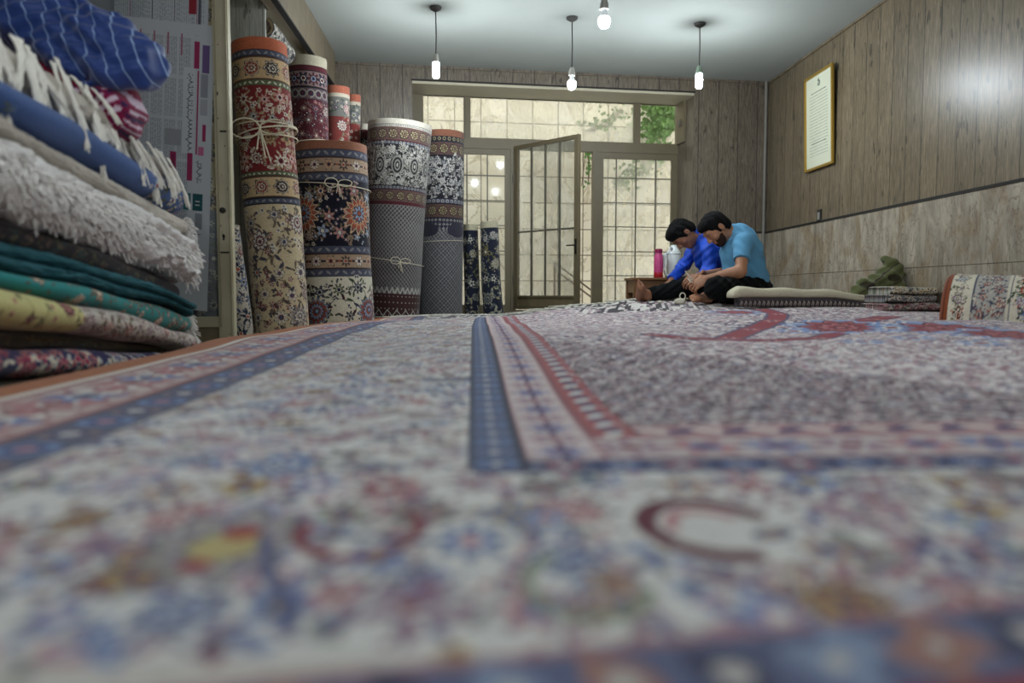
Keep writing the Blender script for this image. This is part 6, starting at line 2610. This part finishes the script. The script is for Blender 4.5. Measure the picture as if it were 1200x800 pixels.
# ================================================================== TABLE WITH FLASKS, YARN
M_WOODT = mat('table_wood', rgb(116, 78, 44), rough=0.5, var=0.3, scale=12, stretch=(1, 1, 6))
ty0, ty1 = 6.50, 6.86
tx0 = W(743, 330, ty0).x
tx1 = tx0 + 0.62
tz = W(760, 325, ty0).z
tb = empty('low_table', ((tx0 + tx1) / 2, (ty0 + ty1) / 2, 0))
ks = [MB().box(tx0 - 0.012, tx1 + 0.012, ty0 - 0.012, ty1 + 0.012, tz - 0.022, tz, bev=0.004).build('table_top', M_WOODT)]
for (a, b) in ((tx0, ty0), (tx1 - 0.055, ty0), (tx0, ty1 - 0.055), (tx1 - 0.055, ty1 - 0.055)):
    ks.append(MB().box(a, a + 0.055, b, b + 0.055, 0, tz - 0.022, bev=0.003).build('leg', M_WOODT))
for (a0_, a1_, b0_, b1_) in ((tx0 + 0.055, tx1 - 0.055, ty0 + 0.008, ty0 + 0.028), (tx0 + 0.055, tx1 - 0.055, ty1 - 0.028, ty1 - 0.008), (tx0 + 0.008, tx0 + 0.028, ty0 + 0.055, ty1 - 0.055), (tx1 - 0.028, tx1 - 0.008, ty0 + 0.055, ty1 - 0.055)):
    ks.append(MB().box(a0_, a1_, b0_, b1_, tz - 0.13, tz - 0.022).build('apron', M_WOODT))
adopt(tb, *ks)
tag(tb, 'low brown wooden table behind the outstretched legs, beside the glass door', 'table')

M_PINK = mat('pink_flask', rgb(196, 74, 128), rough=0.35, var=0.03)
M_RED = mat('red_flask_base', rgb(172, 26, 40), rough=0.35, var=0.03)
M_WHITEP = mat('white_flask', rgb(216, 222, 222), rough=0.35, var=0.03)
M_DPINK = mat('dark_pink_cap', rgb(150, 40, 84), rough=0.4, var=0.03)
fy = 6.60
c_ = W(771.5, 325, fy)
H_ = W(771.5, 291.5, fy).z - tz
r0 = 0.040
fl_ = empty('thermos_flask', (c_.x, fy, tz))
q1 = MB().lathe([(r0 * 0.9, 0.0), (r0, 0.006), (r0, H_ * 0.17), (r0 * 0.98, H_ * 0.18)], (c_.x, fy, tz), 28).build('flask_base', M_RED, None, True)
q2 = MB().lathe([(r0 * 0.98, H_ * 0.18), (r0 * 1.0, H_ * 0.2), (r0 * 1.02, H_ * 0.5), (r0 * 0.95, H_ * 0.72), (r0 * 0.72, H_ * 0.84), (r0 * 0.7, H_ * 0.86)], (c_.x, fy, tz), 28).build('flask_body', M_PINK, None, True)
q3 = MB().lathe([(r0 * 0.78, H_ * 0.86), (r0 * 0.82, H_ * 0.88), (r0 * 0.86, H_ * 0.98), (r0 * 0.5, H_), (0.002, H_ * 1.0)], (c_.x, fy, tz), 28).build('cap', M_DPINK, None, True)
q4 = MB().tube([(c_.x + r0 * 0.8, fy - 0.01, tz + H_ * 0.80), (c_.x + r0 * 1.5, fy - 0.015, tz + H_ * 0.76), (c_.x + r0 * 1.6, fy - 0.015, tz + H_ * 0.5), (c_.x + r0 * 1.3, fy - 0.01, tz + H_ * 0.3), (c_.x + r0 * 0.95, fy - 0.01, tz + H_ * 0.26)], 0.008, 8).build('handle', M_WHITEP, None, True)
adopt(fl_, q1, q2, q3, q4)
tag(fl_, 'pink thermos flask with red base standing on the low table', 'thermos')
fy = 6.68
c_ = W(789, 325, fy)
H_ = W(789, 287, fy).z - tz
r0 = 0.062
fl_ = empty('thermos_jug', (c_.x, fy, tz))
q1 = MB().lathe([(r0 * 0.95, 0.0), (r0, 0.008), (r0 * 1.0, H_ * 0.66), (r0 * 0.92, H_ * 0.74)], (c_.x, fy, tz), 28).build('jug_body', M_WHITEP, None, True)
q2 = MB().lathe([(r0 * 1.02, H_ * 0.72), (r0 * 1.0, H_ * 0.76), (r0 * 0.6, H_ * 0.90), (r0 * 0.42, H_ * 0.95), (r0 * 0.4, H_), (0.002, H_)], (c_.x, fy, tz), 28).build('lid', M_WHITEP, None, True)
q3 = MB().tube([(c_.x - r0 * 0.8, fy - 0.02, tz + H_ * 0.76), (c_.x - r0 * 1.25, fy - 0.03, tz + H_ * 0.73), (c_.x - r0 * 1.5, fy - 0.03, tz + H_ * 0.6), (c_.x - r0 * 1.5, fy - 0.03, tz + H_ * 0.3), (c_.x - r0 * 1.3, fy - 0.03, tz + H_ * 0.12), (c_.x - r0 * 0.9, fy - 0.02, tz + H_ * 0.08)], 0.010, 8).build('handle', M_WHITEP, None, True)
q4 = MB().tube([(c_.x - r0 * 0.3, fy - r0 * 0.5, tz + H_ * 0.88), (c_.x - r0 * 0.8, fy - r0 * 0.9, tz + H_ * 0.90)], 0.010, 8).build('spout', M_WHITEP, None, True)
adopt(fl_, q1, q2, q3, q4)
tag(fl_, 'white vacuum jug with handle standing on the low table beside the pink flask', 'thermos')
# tray under the jug
c_ = W(797, 325, 6.62)
o = MB().lathe([(0.10, 0.001), (0.135, 0.003), (0.145, 0.012), (0.141, 0.012), (0.132, 0.006), (0.01, 0.005)], (tx0 + 0.45, 6.66, tz), 32).build('serving_tray', mat('tray_metal', rgb(190, 194, 196), rough=0.3, metal=0.7), None, True)
tag(o, 'round silvery tray on the low table behind the blue shirted man', 'tray')

# balls and loops of white yarn on the carpet
M_YARN = mat('white_yarn', rgb(214, 208, 190), rough=0.9, var=0.1, scale=70)


def yarn(cx, cy, R, label, loop=True, seed=1):
    z = zc(cx, cy)
    rr = random.Random(seed)
    mb = MB()
    for k in range(9):
        ax = Vector((rr.gauss(0, 1), rr.gauss(0, 1), rr.gauss(0, 1))).normalized()
        u_ = ax.orthogonal().normalized()
        w_ = ax.cross(u_)
        off = ax * R * rr.uniform(-0.5, 0.5)
        rad = math.sqrt(max(0.01, 1 - (off.length / R) ** 2)) * R
        pts = []
        for t in np.linspace(0, 2 * math.pi, 17):
            q = off + (u_ * math.cos(t) + w_ * math.sin(t)) * rad
            pts.append(Vector((cx + q.x * 1.4, cy + q.y, z + R * 0.72 + q.z * 0.72)))
        mb.tube(pts, 0.006, 5)
    mb2 = MB()
    mb2.lathe([(0.002, 0.002), (R * 0.9, 0.008), (R * 1.25, R * 0.5), (R * 0.9, R * 1.1), (R * 0.3, R * 1.35), (0.002, R * 1.36)], (cx, cy, z), 16)
    root = empty('yarn_ball', (cx, cy, z))
    ks = [mb2.build('yarn_core', M_YARN, None, True), mb.build('wound_yarn', M_YARN, None, True)]
    if loop:
        mb = MB()
        pts = [(cx + 0.015 + 0.020 * math.cos(t), cy - 0.01, z + R * 1.5 + 0.018 + 0.024 * math.sin(t)) for t in np.linspace(-1.4, 4.4, 14)]
        mb.tube([(cx, cy, z + R)] + pts + [(cx + 0.02, cy, z + R)], 0.0045, 5)
        ks.append(mb.build('yarn_loop', M_YARN, None, True))
    ks[1]['kind'] = 'stuff'
    adopt(root, *ks)
    tag(root, label, 'yarn')
    return root


q = W(797, 352, 5.50)
yarn(q.x, 5.50, 0.028, 'white ball of yarn with a standing loop beside the black trousers', True, 3)
q = W(774, 353, 5.60)
yarn(q.x, 5.62, 0.010, 'tiny heap of white yarn left of the yarn ball with the loop', False, 4)

# ================================================================== THE TWO SEATED MEN
def vec(p):
    return np.array(p, float)


def unit(v):
    v = np.array(v, float)
    return v / np.linalg.norm(v)


def frame(fwd, up):
    f_ = unit(fwd)
    u_ = np.array(up, float)
    u_ = unit(u_ - f_ * (u_ @ f_))
    s_ = np.cross(u_, f_)          # the person's left
    return f_, s_, u_, np.stack([f_, s_, u_], 1)


def head_skin(f, c, fwd, up, s=1.0):
    F_, S_, U_, R = frame(fwd, up)
    c = vec(c)

    def P(a, b, d):
        return c + (F_ * a + S_ * b + U_ * d) * s
    f.ell(P(-.008, 0, .028), (.094 * s, .074 * s, .092 * s), R, 0.0)
    f.ell(P(.022, 0, -.040), (.066 * s, .058 * s, .070 * s), R, 0.03)
    f.ell(P(.058, 0, -.088), (.028 * s, .030 * s, .024 * s), R, 0.025)
    f.ell(P(.050, 0, .010), (.045 * s, .060 * s, .055 * s), R, 0.02)
    for q in (-1, 1):
        f.ell(P(.087, q * .031, .014), (.016 * s, .018 * s, .011 * s), R, 0.008, 'sub')
        f.ell(P(.076, q * .031, .012), (.013 * s, .015 * s, .011 * s), R, 0.003)
        f.ell(P(.062, q * .043, -.022), (.022 * s, .022 * s, .020 * s), R, 0.012)
        f.ell(P(-.010, q * .077, -.002), (.019 * s, .009 * s, .031 * s), R, 0.006)
        f.ell(P(-.006, q * .086, .000), (.009 * s, .005 * s, .018 * s), R, 0.003, 'sub')
        f.ell(P(.100, q * .012, -.026), (.010 * s, .009 * s, .008 * s), R, 0.006)
    f.cap(P(.084, -.036, .032), P(.084, .036, .032), .010 * s, k=.012)
    f.cap(P(.088, 0, .022), P(.110, 0, -.020), .008 * s, .013 * s, .010)
    f.cap(P(.084, -.018, -.050), P(.084, .018, -.050), .0075 * s, k=.006)
    f.cap(P(.081, -.016, -.062), P(.081, .016, -.062), .0080 * s, k=.006)
    f.cap(P(.096, -.022, -.0565), P(.096, .022, -.0565), .0028 * s, k=.002, op='sub')


def head_hair(lo, hi, c, fwd, up, s=1.0, h=0.004, fringe_=0.060, name='hair', m=None, wave=0.003, side=0.0):
    F_, S_, U_, R = frame(fwd, up)
    c = vec(c)

    def P(a, b, d):
        return c + (F_ * a + S_ * b + U_ * d) * s
    f = Field(lo, hi, h)
    f.ell(P(-.012, 0, .036), (.104 * s, .081 * s, .099 * s), R, 0)
    f.ell(P(.040, 0, .086), (.062 * s, .064 * s, .038 * s), R, .02)
    f.ell(P(-.060, 0, -.020), (.055 * s, .066 * s, .060 * s), R, .02)
    f.ell(P(.120, 0, fringe_ - .090), (.105 * s, .12 * s, .092 * s), R, .008, 'sub')
    f.ell(P(.028, 0, -.085), (.085 * s, .12 * s, .075 * s), R, .008, 'sub')
    f.ell(P(-.09, 0, -.125), (.09 * s, .12 * s, .06 * s), R, .008, 'sub')
    for q in (-1, 1):
        f.ell(P(-.008, q * .088, -.004), (.023 * s, .024 * s, .034 * s), R, .004, 'sub')
        f.cap(P(.024, q * .070, .040), P(.018, q * .070, -.018), .012 * s, .007 * s, .006)
    n = U_ * 0.7 + F_ * 0.5
    f.warp(lambda X, Y, Z: wave * np.sin((X * F_[0] + Y * F_[1] + Z * F_[2]) * 120 + 3 * np.sin((X * S_[0] + Y * S_[1] + Z * S_[2]) * 70)) * np.sin((X * S_[0] + Y * S_[1] + Z * S_[2]) * 160))
    return f


def hand(f, wrist, d, back, thumb, curl=(0.5, 0.7, 0.5), spread=0.08, s=1.0, thumb_in=0.35, fk=(1, 1, 1, 1)):
    """palm, four unequal fingers with knuckle bends and a thumb from the side of the palm"""
    d = unit(d)
    b = np.array(back, float)
    b = unit(b - d * (b @ d))
    t = np.cross(d, b)
    if t @ np.array(thumb, float) < 0:
        t = -t
    R = np.stack([d, t, b], 1)
    w = vec(wrist)
    f.ell(w + d * .048 * s, (.052 * s, .040 * s, .016 * s), R, .012)
    f.ell(w + d * .030 * s + t * .022 * s - b * .006 * s, (.032 * s, .018 * s, .015 * s), R, .010)
    lens = (0.92, 1.0, 0.94, 0.76)
    for i in range(4):
        off = (0.030 - 0.0195 * i) * s
        p = w + d * (.088 - .004 * abs(i - 1)) * s + t * off
        ang = 0.0
        dirv = unit(d + t * (1.5 - i) * spread)
        L = lens[i] * s
        pts = [p - d * 0.02 * s, p]
        for k, sl in enumerate((.044, .027, .021)):
            ang += curl[k] * fk[i]
            dd = dirv * math.cos(ang) - b * math.sin(ang)
            p = p + dd * sl * L
            pts.append(p)
        f.chain(pts, [.0095 * s, .0098 * s, .0088 * s, .0080 * s, .0068 * s], .0025)
    p = w + d * .022 * s + t * .032 * s - b * .004 * s
    d1 = unit(t * .75 + d * .75 - b * .15)
    d2 = unit(t * (.45 - thumb_in) + d * 1.0 - b * .45)
    d3 = unit(t * (.2 - thumb_in) + d * 1.0 - b * .7)
    f.chain([p, p + d1 * .030 * s, p + d1 * .030 * s + d2 * .032 * s, p + d1 * .030 * s + d2 * .032 * s + d3 * .024 * s], [.014 * s, .012 * s, .010 * s, .008 * s], .004)


def foot(f, ankle, heel, toe, upv, s=1.0):
    a, h_, t = vec(ankle), vec(heel), vec(toe)
    d = unit(t - h_)
    u_ = np.array(upv, float)
    u_ = unit(u_ - d * (u_ @ d))
    sd = np.cross(d, u_)
    L = np.linalg.norm(t - h_)
    f.ell(h_ + d * .02, (.034 * s, .030 * s, .032 * s), np.stack([d, sd, u_], 1), .02)
    f.cap(a, h_ + d * .035 + u_ * .01, .034 * s, .032 * s, .02)
    f.cap(a, h_ + d * L * .62, .032 * s, .022 * s, .03)
    for q in (-1, 0, 1):
        f.cap(h_ + d * L * .2 + sd * q * .012, h_ + d * L * .74 + sd * q * .024, .022 * s, .018 * s, .02)
    f.ell(a + sd * .030, (.014, .014, .014), None, .012)
    f.ell(a - sd * .030, (.014, .014, .014), None, .012)
    for i in range(5):
        off = (i - 2) * .0175 * s
        l = (1.0, .99, .95, .90, .83)[i] * L
        r_ = (.0125, .0095, .009, .0085, .008)[i] * s
        f.chain([h_ + d * L * .74 + sd * off, h_ + d * (l - .018) + sd * off * 1.08 + u_ * .003, h_ + d * l + sd * off * 1.1 - u_ * .004], [r_ * 1.1, r_, r_ * .85], .003)


def skin_mat(name, col):
    m, nt, b = new_mat(name)
    n = NT(nt)
    co = n.coord()
    g = n.noise(co, 14, 4)
    nt.links.new(n.mix(g, tuple(c * 0.84 for c in col), tuple(min(1, c * 1.12) for c in col)), b.inputs['Base Color'])
    b.inputs['Roughness'].default_value = 0.5
    b.inputs['Subsurface Weight'].default_value = 0.06
    b.inputs['Subsurface Radius'].default_value = (0.02, 0.008, 0.004)
    return m


M_SKIN_A = skin_mat('skin_warm', rgb(168, 118, 88))
M_SKIN_B = skin_mat('skin_tan', rgb(152, 104, 78))
M_HAIR = mat('black_hair', rgb(9, 8, 9), rough=0.7, var=0.5, scale=110, bump=0.6, stretch=(1, 4, 1), spec=0.15)
M_BEARD = mat('dark_beard', rgb(58, 42, 36), rough=0.9, var=0.45, scale=160, bump=0.4, spec=0.1)
M_BROW = M_HAIR
M_TEE = mat('light_blue_jersey', rgb(92, 152, 190), rough=0.9, var=0.08, scale=18, bump=0.06)
M_SHIRT = mat('royal_blue_shirt', rgb(18, 76, 200), rough=0.6, var=0.1, scale=14, bump=0.06)
M_TROUS = mat('black_trousers', rgb(12, 13, 15), spec=0.15, rough=0.9, var=0.2, scale=30, bump=0.05)
M_TROUS2 = mat('charcoal_trousers', rgb(14, 16, 18), spec=0.15, rough=0.9, var=0.2, scale=30, bump=0.05)
M_WATCH = mat('watch_strap', rgb(20, 20, 22), rough=0.4)
H_RES = 0.0044

# ---------------------------------------------------------------- man in the light blue tee shirt
def A(px, py, Y):
    return vec(W(px, py, Y))


gA = zc(2.0, 5.6)
lo, hi = (1.30, 5.08, gA - 0.03), (2.38, 6.22, gA + 0.80)
pel = A(882, 338, 5.66)
pel[2] = gA + 0.115
bel = A(872, 320, 5.66)
che = A(868, 296, 5.66)
upb = A(866, 281, 5.66)
nkb = A(858, 273, 5.66)
shN, shF = A(871, 285, 5.48), A(866, 286, 5.86)
elN, elF = A(868, 318, 5.36), A(852, 318, 5.92)
wrN, wrF = A(829, 326, 5.44), A(826, 321, 5.66)
hc_ = A(839.5, 268.5, 5.62)
fwA, upA = (-.64, -.13, -.76), (-.76, 0.0, .65)
hipN, hipF = pel + vec((-.04, -.10, -.01)), pel + vec((-.04, .11, -.01))
knN, knF = A(839, 337, 5.28), A(842, 336, 5.98)
anN, anF = A(862, 350, 5.58), A(827, 349, 5.55)
knN[2] = max(knN[2], gA + .09)
anN[2], anF[2] = gA + .045, gA + .045
f = Field(lo, hi, H_RES)
f.chain([pel, bel, che, upb], [.105, .115, .122, .092], .05)
f.cap(shN, shF, .050, k=.05)
f.chain([upb, nkb, hc_ + vec((.030, 0, -.030))], [.06, .058, .054], .03)
head_skin(f, hc_, fwA, upA, 1.0)
f.chain([shN, elN, wrN], [.050, .040, .0255], .02)
f.cap(elN + (wrN - elN) * .1, elN + (wrN - elN) * .55, .042, .034, .02)
f.chain([shF, elF, wrF], [.046, .037, .025], .02)
f.chain([hipN, knN, anN], [.078, .052, .032], .03)
f.chain([hipF, knF, anF], [.078, .052, .032], .03)
hand(f, wrN, (-.80, .10, -.42), (-.15, -.80, .55), (0.1, .3, 1), curl=(.55, .85, .6), s=1.05, thumb_in=.5)
hand(f, wrF, (-.78, -.30, -.25), (-.2, .65, .70), (-.2, -1, .5), curl=(.5, .8, .6), s=1.0, thumb_in=.4)
ft = A(812, 350, 5.50)
foot(f, anF, (anF[0] + .035, anF[1] - .01, gA + .035), (anF[0] - .150, anF[1] - .115, gA + .040), (-.1, -.5, .8))
foot(f, anN, (anN[0] - .01, anN[1] + .02, gA + .032), (anN[0] - .11, anN[1] + .20, gA + .036), (0, 0, 1))
F_, S_, U_, R_A = frame(fwA, upA)
bodyA = f.mesh('body', M_SKIN_A, None, 1)

# tee shirt
g = Field(lo, hi, H_RES)
g.chain([pel + vec((.012, 0, -.03)), bel + vec((.010, 0, 0)), che + vec((.004, 0, .01)), upb + vec((.012, 0, .012))], [.135, .143, .146, .108], .05)
g.ell(bel + vec((-.06, 0, -.02)), (.10, .13, .10), k=.04)
g.cap(shN, shF, .066, k=.05)
g.cap(upb, nkb, .080, .068, .03)
g.cap(shN, shN + (elN - shN) * .62, .068, .062, .03)
g.cap(shF, shF + (elF - shF) * .62, .064, .060, .03)
# cut flat at the sleeve hems
for sh, el in ((shN, elN), (shF, elF)):
    ax = unit(el - sh)
    c_ = sh + (el - sh) * .60
    X, Y, Z = g.grids()
    along = (X - c_[0]) * ax[0] + (Y - c_[1]) * ax[1] + (Z - c_[2]) * ax[2]
    rad = np.sqrt(np.maximum(0, (X - c_[0]) ** 2 + (Y - c_[1]) ** 2 + (Z - c_[2]) ** 2 - along ** 2))
    near_ = np.where(rad < .085, along, -1.0)
    # only the part of the sleeve past the hem goes, and not the chest
    g.F = np.maximum(g.F, np.where((near_ > 0) & (near_ < .07) & (rad < .085) & ((Y < che[1] - .115) | (Y > che[1] + .115)), near_, -1).astype(np.float32))
# neck opening
g.cap(nkb + vec((-.055, 0, .012)), nkb + vec((-.14, 0, -.02)), .062, .05, .004, 'sub')
g.warp(lambda X, Y, Z: 0.0028 * np.sin((Z - X * .5) * 48 + 2.2 * np.sin(Y * 15 + X * 9)) * np.clip((X - bel[0] + .12) * 8, 0, 1) + 0.0022 * np.sin((Z + X * 1.1) * 75 + Y * 21))
g.plane_cut((0, 0, gA + .035), (0, 0, -1))
teeA = g.mesh('tee_shirt', M_TEE, None, 2)

# trousers
g = Field(lo, hi, H_RES)
g.ell(pel + vec((0, 0, -.01)), (.138, .170, .105), k=.04)
g.chain([hipN, knN, knN + (anN - knN) * .88], [.096, .074, .056], .03)
g.chain([hipF, knF, knF + (anF - knF) * .84], [.096, .074, .056], .03)
g.cap((hipN + hipF) / 2 + vec((-.05, 0, -.03)), (anN + anF) / 2 + vec((.02, 0, 0)), .07, .045, .04)
g.warp(lambda X, Y, Z: 0.0045 * np.sin((X + Z) * 55 + Y * 24) + 0.003 * np.sin((Z * 1.3 - X) * 90 + Y * 10))
g.plane_cut((0, 0, gA + .001), (0, 0, -1))
trA = g.mesh('trousers', M_TROUS, None, 2)
h_ = head_hair(hc_ - .20, hc_ + .20, hc_, fwA, upA, 1.0, .004, .064)
hairA = h_.mesh('hair', M_HAIR, None, 1)
g = Field(hc_ - .20, hc_ + .20, .0035)


def PA(a, b, d):
    return hc_ + F_ * a + S_ * b + U_ * d


g.ell(PA(.020, 0, -.038), (.070, .063, .074), R_A, 0)
g.ell(PA(.058, 0, -.088), (.031, .033, .027), R_A, .025)
g.ell(PA(.060, 0, -.046), (.042, .030, .013), R_A, .006, 'sub')
g.ell(PA(.075, 0, .020), (.070, .09, .052), R_A, .006, 'sub')
g.ell(PA(.000, 0, .040), (.10, .1, .058), R_A, .006, 'sub')
g.ell(PA(-.085, 0, -.05), (.06, .1, .12), R_A, .006, 'sub')
beA = g.mesh('beard', M_BEARD, None, 1)
kids = [bodyA, teeA, trA, hairA, beA]
for q in (-1, 1):
    g = MB()
    g.tube([PA(.090, q * .014, .030), PA(.093, q * .03, .036), PA(.082, q * .048, .032)], [.003, .0045, .003], 6)
    kids.append(g.build('eyebrow', M_BROW, None, True))
pA = empty('person', (float(pel[0]), float(pel[1]), gA))
adopt(pA, *kids)
tag(pA, 'person in light blue tee shirt and black trousers bent over handwork, sitting cross legged', 'person')

# ---------------------------------------------------------------- man in the royal blue shirt
gB = zc(1.9, 6.1)
lo, hi = (1.10, 5.55, zc(1.25, 6.0) - 0.05), (2.42, 6.62, gB + 0.80)
pel = A(860, 342, 6.18)
pel[2] = gB + .115
bel = A(847, 322, 6.16)
che = A(833, 300, 6.12)
upb = A(828, 288, 6.10)
nkb = A(817, 277, 6.10)
shN, shF = A(831, 292, 5.93), A(815, 292, 6.30)
elN, elF = A(832, 318, 5.90), A(802, 310, 6.30)
wrN, wrF = A(819, 324, 5.84), A(786, 329, 6.02)
hcB = A(801, 274.5, 6.07)
fwB, upB = (-.42, -.10, -.90), (-.92, 0.0, .38)
hipN, hipF = pel + vec((-.05, -.10, -.01)), pel + vec((-.05, .10, -.01))
knN, knF = A(806, 336, 5.98), A(808, 336, 6.28)
anN, anF = A(757, 345, 5.95), A(758, 341, 6.24)
anN[2] = zc(anN[0], anN[1]) + .048
anF[2] = zc(anF[0], anF[1]) + .048
f = Field(lo, hi, H_RES)
f.chain([pel, bel, che, upb], [.10, .10, .108, .085], .05)
f.cap(shN, shF, .046, k=.05)
f.chain([upb, nkb, hcB + vec((.030, 0, -.026))], [.055, .052, .050], .03)
head_skin(f, hcB, fwB, upB, .97)
f.chain([shN, elN, wrN], [.046, .036, .025], .02)
f.chain([shF, elF, wrF], [.044, .035, .024], .02)
f.chain([hipN, knN, anN], [.075, .050, .034], .03)
f.chain([hipF, knF, anF], [.075, .050, .034], .03)
hand(f, wrN, (-.75, -.25, -.35), (-.2, -.75, .6), (0.1, .2, 1), curl=(.5, .8, .6), s=.98)
hand(f, wrF, (-.62, -.35, -.52), (-.45, -.2, .85), (.3, -1, 0.1), curl=(.35, .35, .3), s=.98)
hN = anN + vec((-.045, .01, -.030))
hN[2] = zc(hN[0], hN[1]) + .030
foot(f, anN, hN, hN + vec((-.030, -.170, .125)), (.8, -.3, .5), 1.15)
hF = anF + vec((-.040, .01, -.028))
hF[2] = zc(hF[0], hF[1]) + .030
foot(f, anF, hF, hF + vec((.02, .15, .09)), (.8, .3, .5))
bodyB = f.mesh('body', M_SKIN_B, None, 1)

g = Field(lo, hi, H_RES)
g.chain([pel + vec((.0, 0, -.02)), bel, che, upb], [.122, .122, .126, .100], .05)
g.cap(shN, shF, .060, k=.05)
g.cap(upb, nkb, .070, .062, .03)
g.chain([shN, elN, elN + (wrN - elN) * .80], [.062, .052, .040], .03)
g.chain([shF, elF, elF + (wrF - elF) * .94], [.060, .050, .036], .025)
ax = unit(wrF - elF)
c_ = elF + (wrF - elF) * .93
X, Y, Z = g.grids()
al = (X - c_[0]) * ax[0] + (Y - c_[1]) * ax[1] + (Z - c_[2]) * ax[2]
rd = np.sqrt(np.maximum(0, (X - c_[0]) ** 2 + (Y - c_[1]) ** 2 + (Z - c_[2]) ** 2 - al ** 2))
g.F = np.maximum(g.F, np.where((al > 0) & (rd < .07) & (al < .08), al, -1).astype(np.float32))
# collar round the neck
g.ell(nkb + vec((-.012, 0, .016)), (.060, .068, .030), np.stack([unit((-.7, 0, .7)), vec((0, 1, 0)), unit((.7, 0, .7))], 1), .012)
g.cap(nkb + vec((-.060, 0, -.004)), nkb + vec((-.15, 0, -.06)), .055, .05, .004, 'sub')
g.warp(lambda X, Y, Z: 0.0045 * np.sin((Z + X * .9) * 50 + 2.6 * np.sin(Y * 17 + X * 12)) + 0.003 * np.sin((Z - X * .7) * 95 + Y * 25))
shB = g.mesh('shirt', M_SHIRT, None, 2)
g = Field(lo, hi, H_RES)
g.ell(pel + vec((0, 0, -.01)), (.130, .160, .100), k=.04)
g.chain([hipN, knN, knN + (anN - knN) * .93], [.094, .078, .052], .03)
g.chain([hipF, knF, knF + (anF - knF) * .93], [.094, .076, .050], .03)
g.ell((knN + hipN) / 2 + vec((0, 0, -.03)), (.16, .09, .08), k=.04)
for kn, an in ((knN, anN), (knF, anF)):
    ax = unit(an - kn)
    c_ = kn + (an - kn) * .90
    g.F = np.maximum(g.F, np.where((X * ax[0] + Y * ax[1] + Z * ax[2] - c_ @ ax > 0), X * ax[0] + Y * ax[1] + Z * ax[2] - c_ @ ax, -1).astype(np.float32)) if kn is knN else g.F
g.warp(lambda X, Y, Z: 0.005 * np.sin((X * 1.1 + Z * .6) * 52 + Y * 20) + 0.0035 * np.sin((Z * 1.4 - X) * 85 + Y * 13))
trB = g.mesh('trousers', M_TROUS2, None, 2)
h_ = head_hair(hcB - .20, hcB + .20, hcB, fwB, upB, .99, .004, .056, wave=.004)
F_, S_, U_, R_B = frame(fwB, upB)


def PB(a, b, d):
    return hcB + F_ * a + S_ * b + U_ * d


h_.ell(PB(.035, 0, .098), (.060, .066, .034), R_B, .015)
hairB = h_.mesh('hair', M_HAIR, None, 1)
kids = [bodyB, shB, trB, hairB]
for q in (-1, 1):
    g = MB()
    g.tube([PB(.087, q * .014, .029), PB(.090, q * .03, .035), PB(.080, q * .046, .031)], [.003, .0045, .003], 6)
    kids.append(g.build('eyebrow', M_BROW, None, True))
wa = unit(wrN - elN)
wc = wrN - wa * .008
mb = MB()
u1 = unit(np.cross(wa, (0, 0, 1)))
u2 = np.cross(wa, u1)
mb.tube([Vector(wc + (u1 * math.cos(t) + u2 * math.sin(t)) * .030) for t in np.linspace(0, 2 * math.pi, 20)], .0065, 6)
wt_ = mb.build('watch', M_WATCH, None, True)
kids.append(wt_)
pB = empty('person', (float(pel[0]), float(pel[1]), gB))
adopt(pB, *kids)
tag(pB, 'person in royal blue shirt looking down, barefoot leg in black trousers stretched out', 'person')

# white handled hook held between the hands, with its thread
tp = A(803, 317.5, 5.42)
tq = A(811, 328, 5.44)
hk = empty('hand_tool', Vector(tq))
mb = MB().tube([Vector(tp), Vector(tp + (tq - tp) * .5), Vector(tq)], [.0035, .006, .006], 8)
k1 = mb.build('tool_handle', M_YARN, None, True)
mb = MB().tube([Vector(A(806, 326, 5.42)), Vector(A(809, 330, 5.40)), Vector(A(812, 331, 5.41))], [.004, .0045, .004], 8)
k2 = mb.build('thread', M_YARN, None, True)
adopt(hk, k1, k2)
tag(hk, 'slim white repair tool held in the hands of the man in light blue', 'tool')
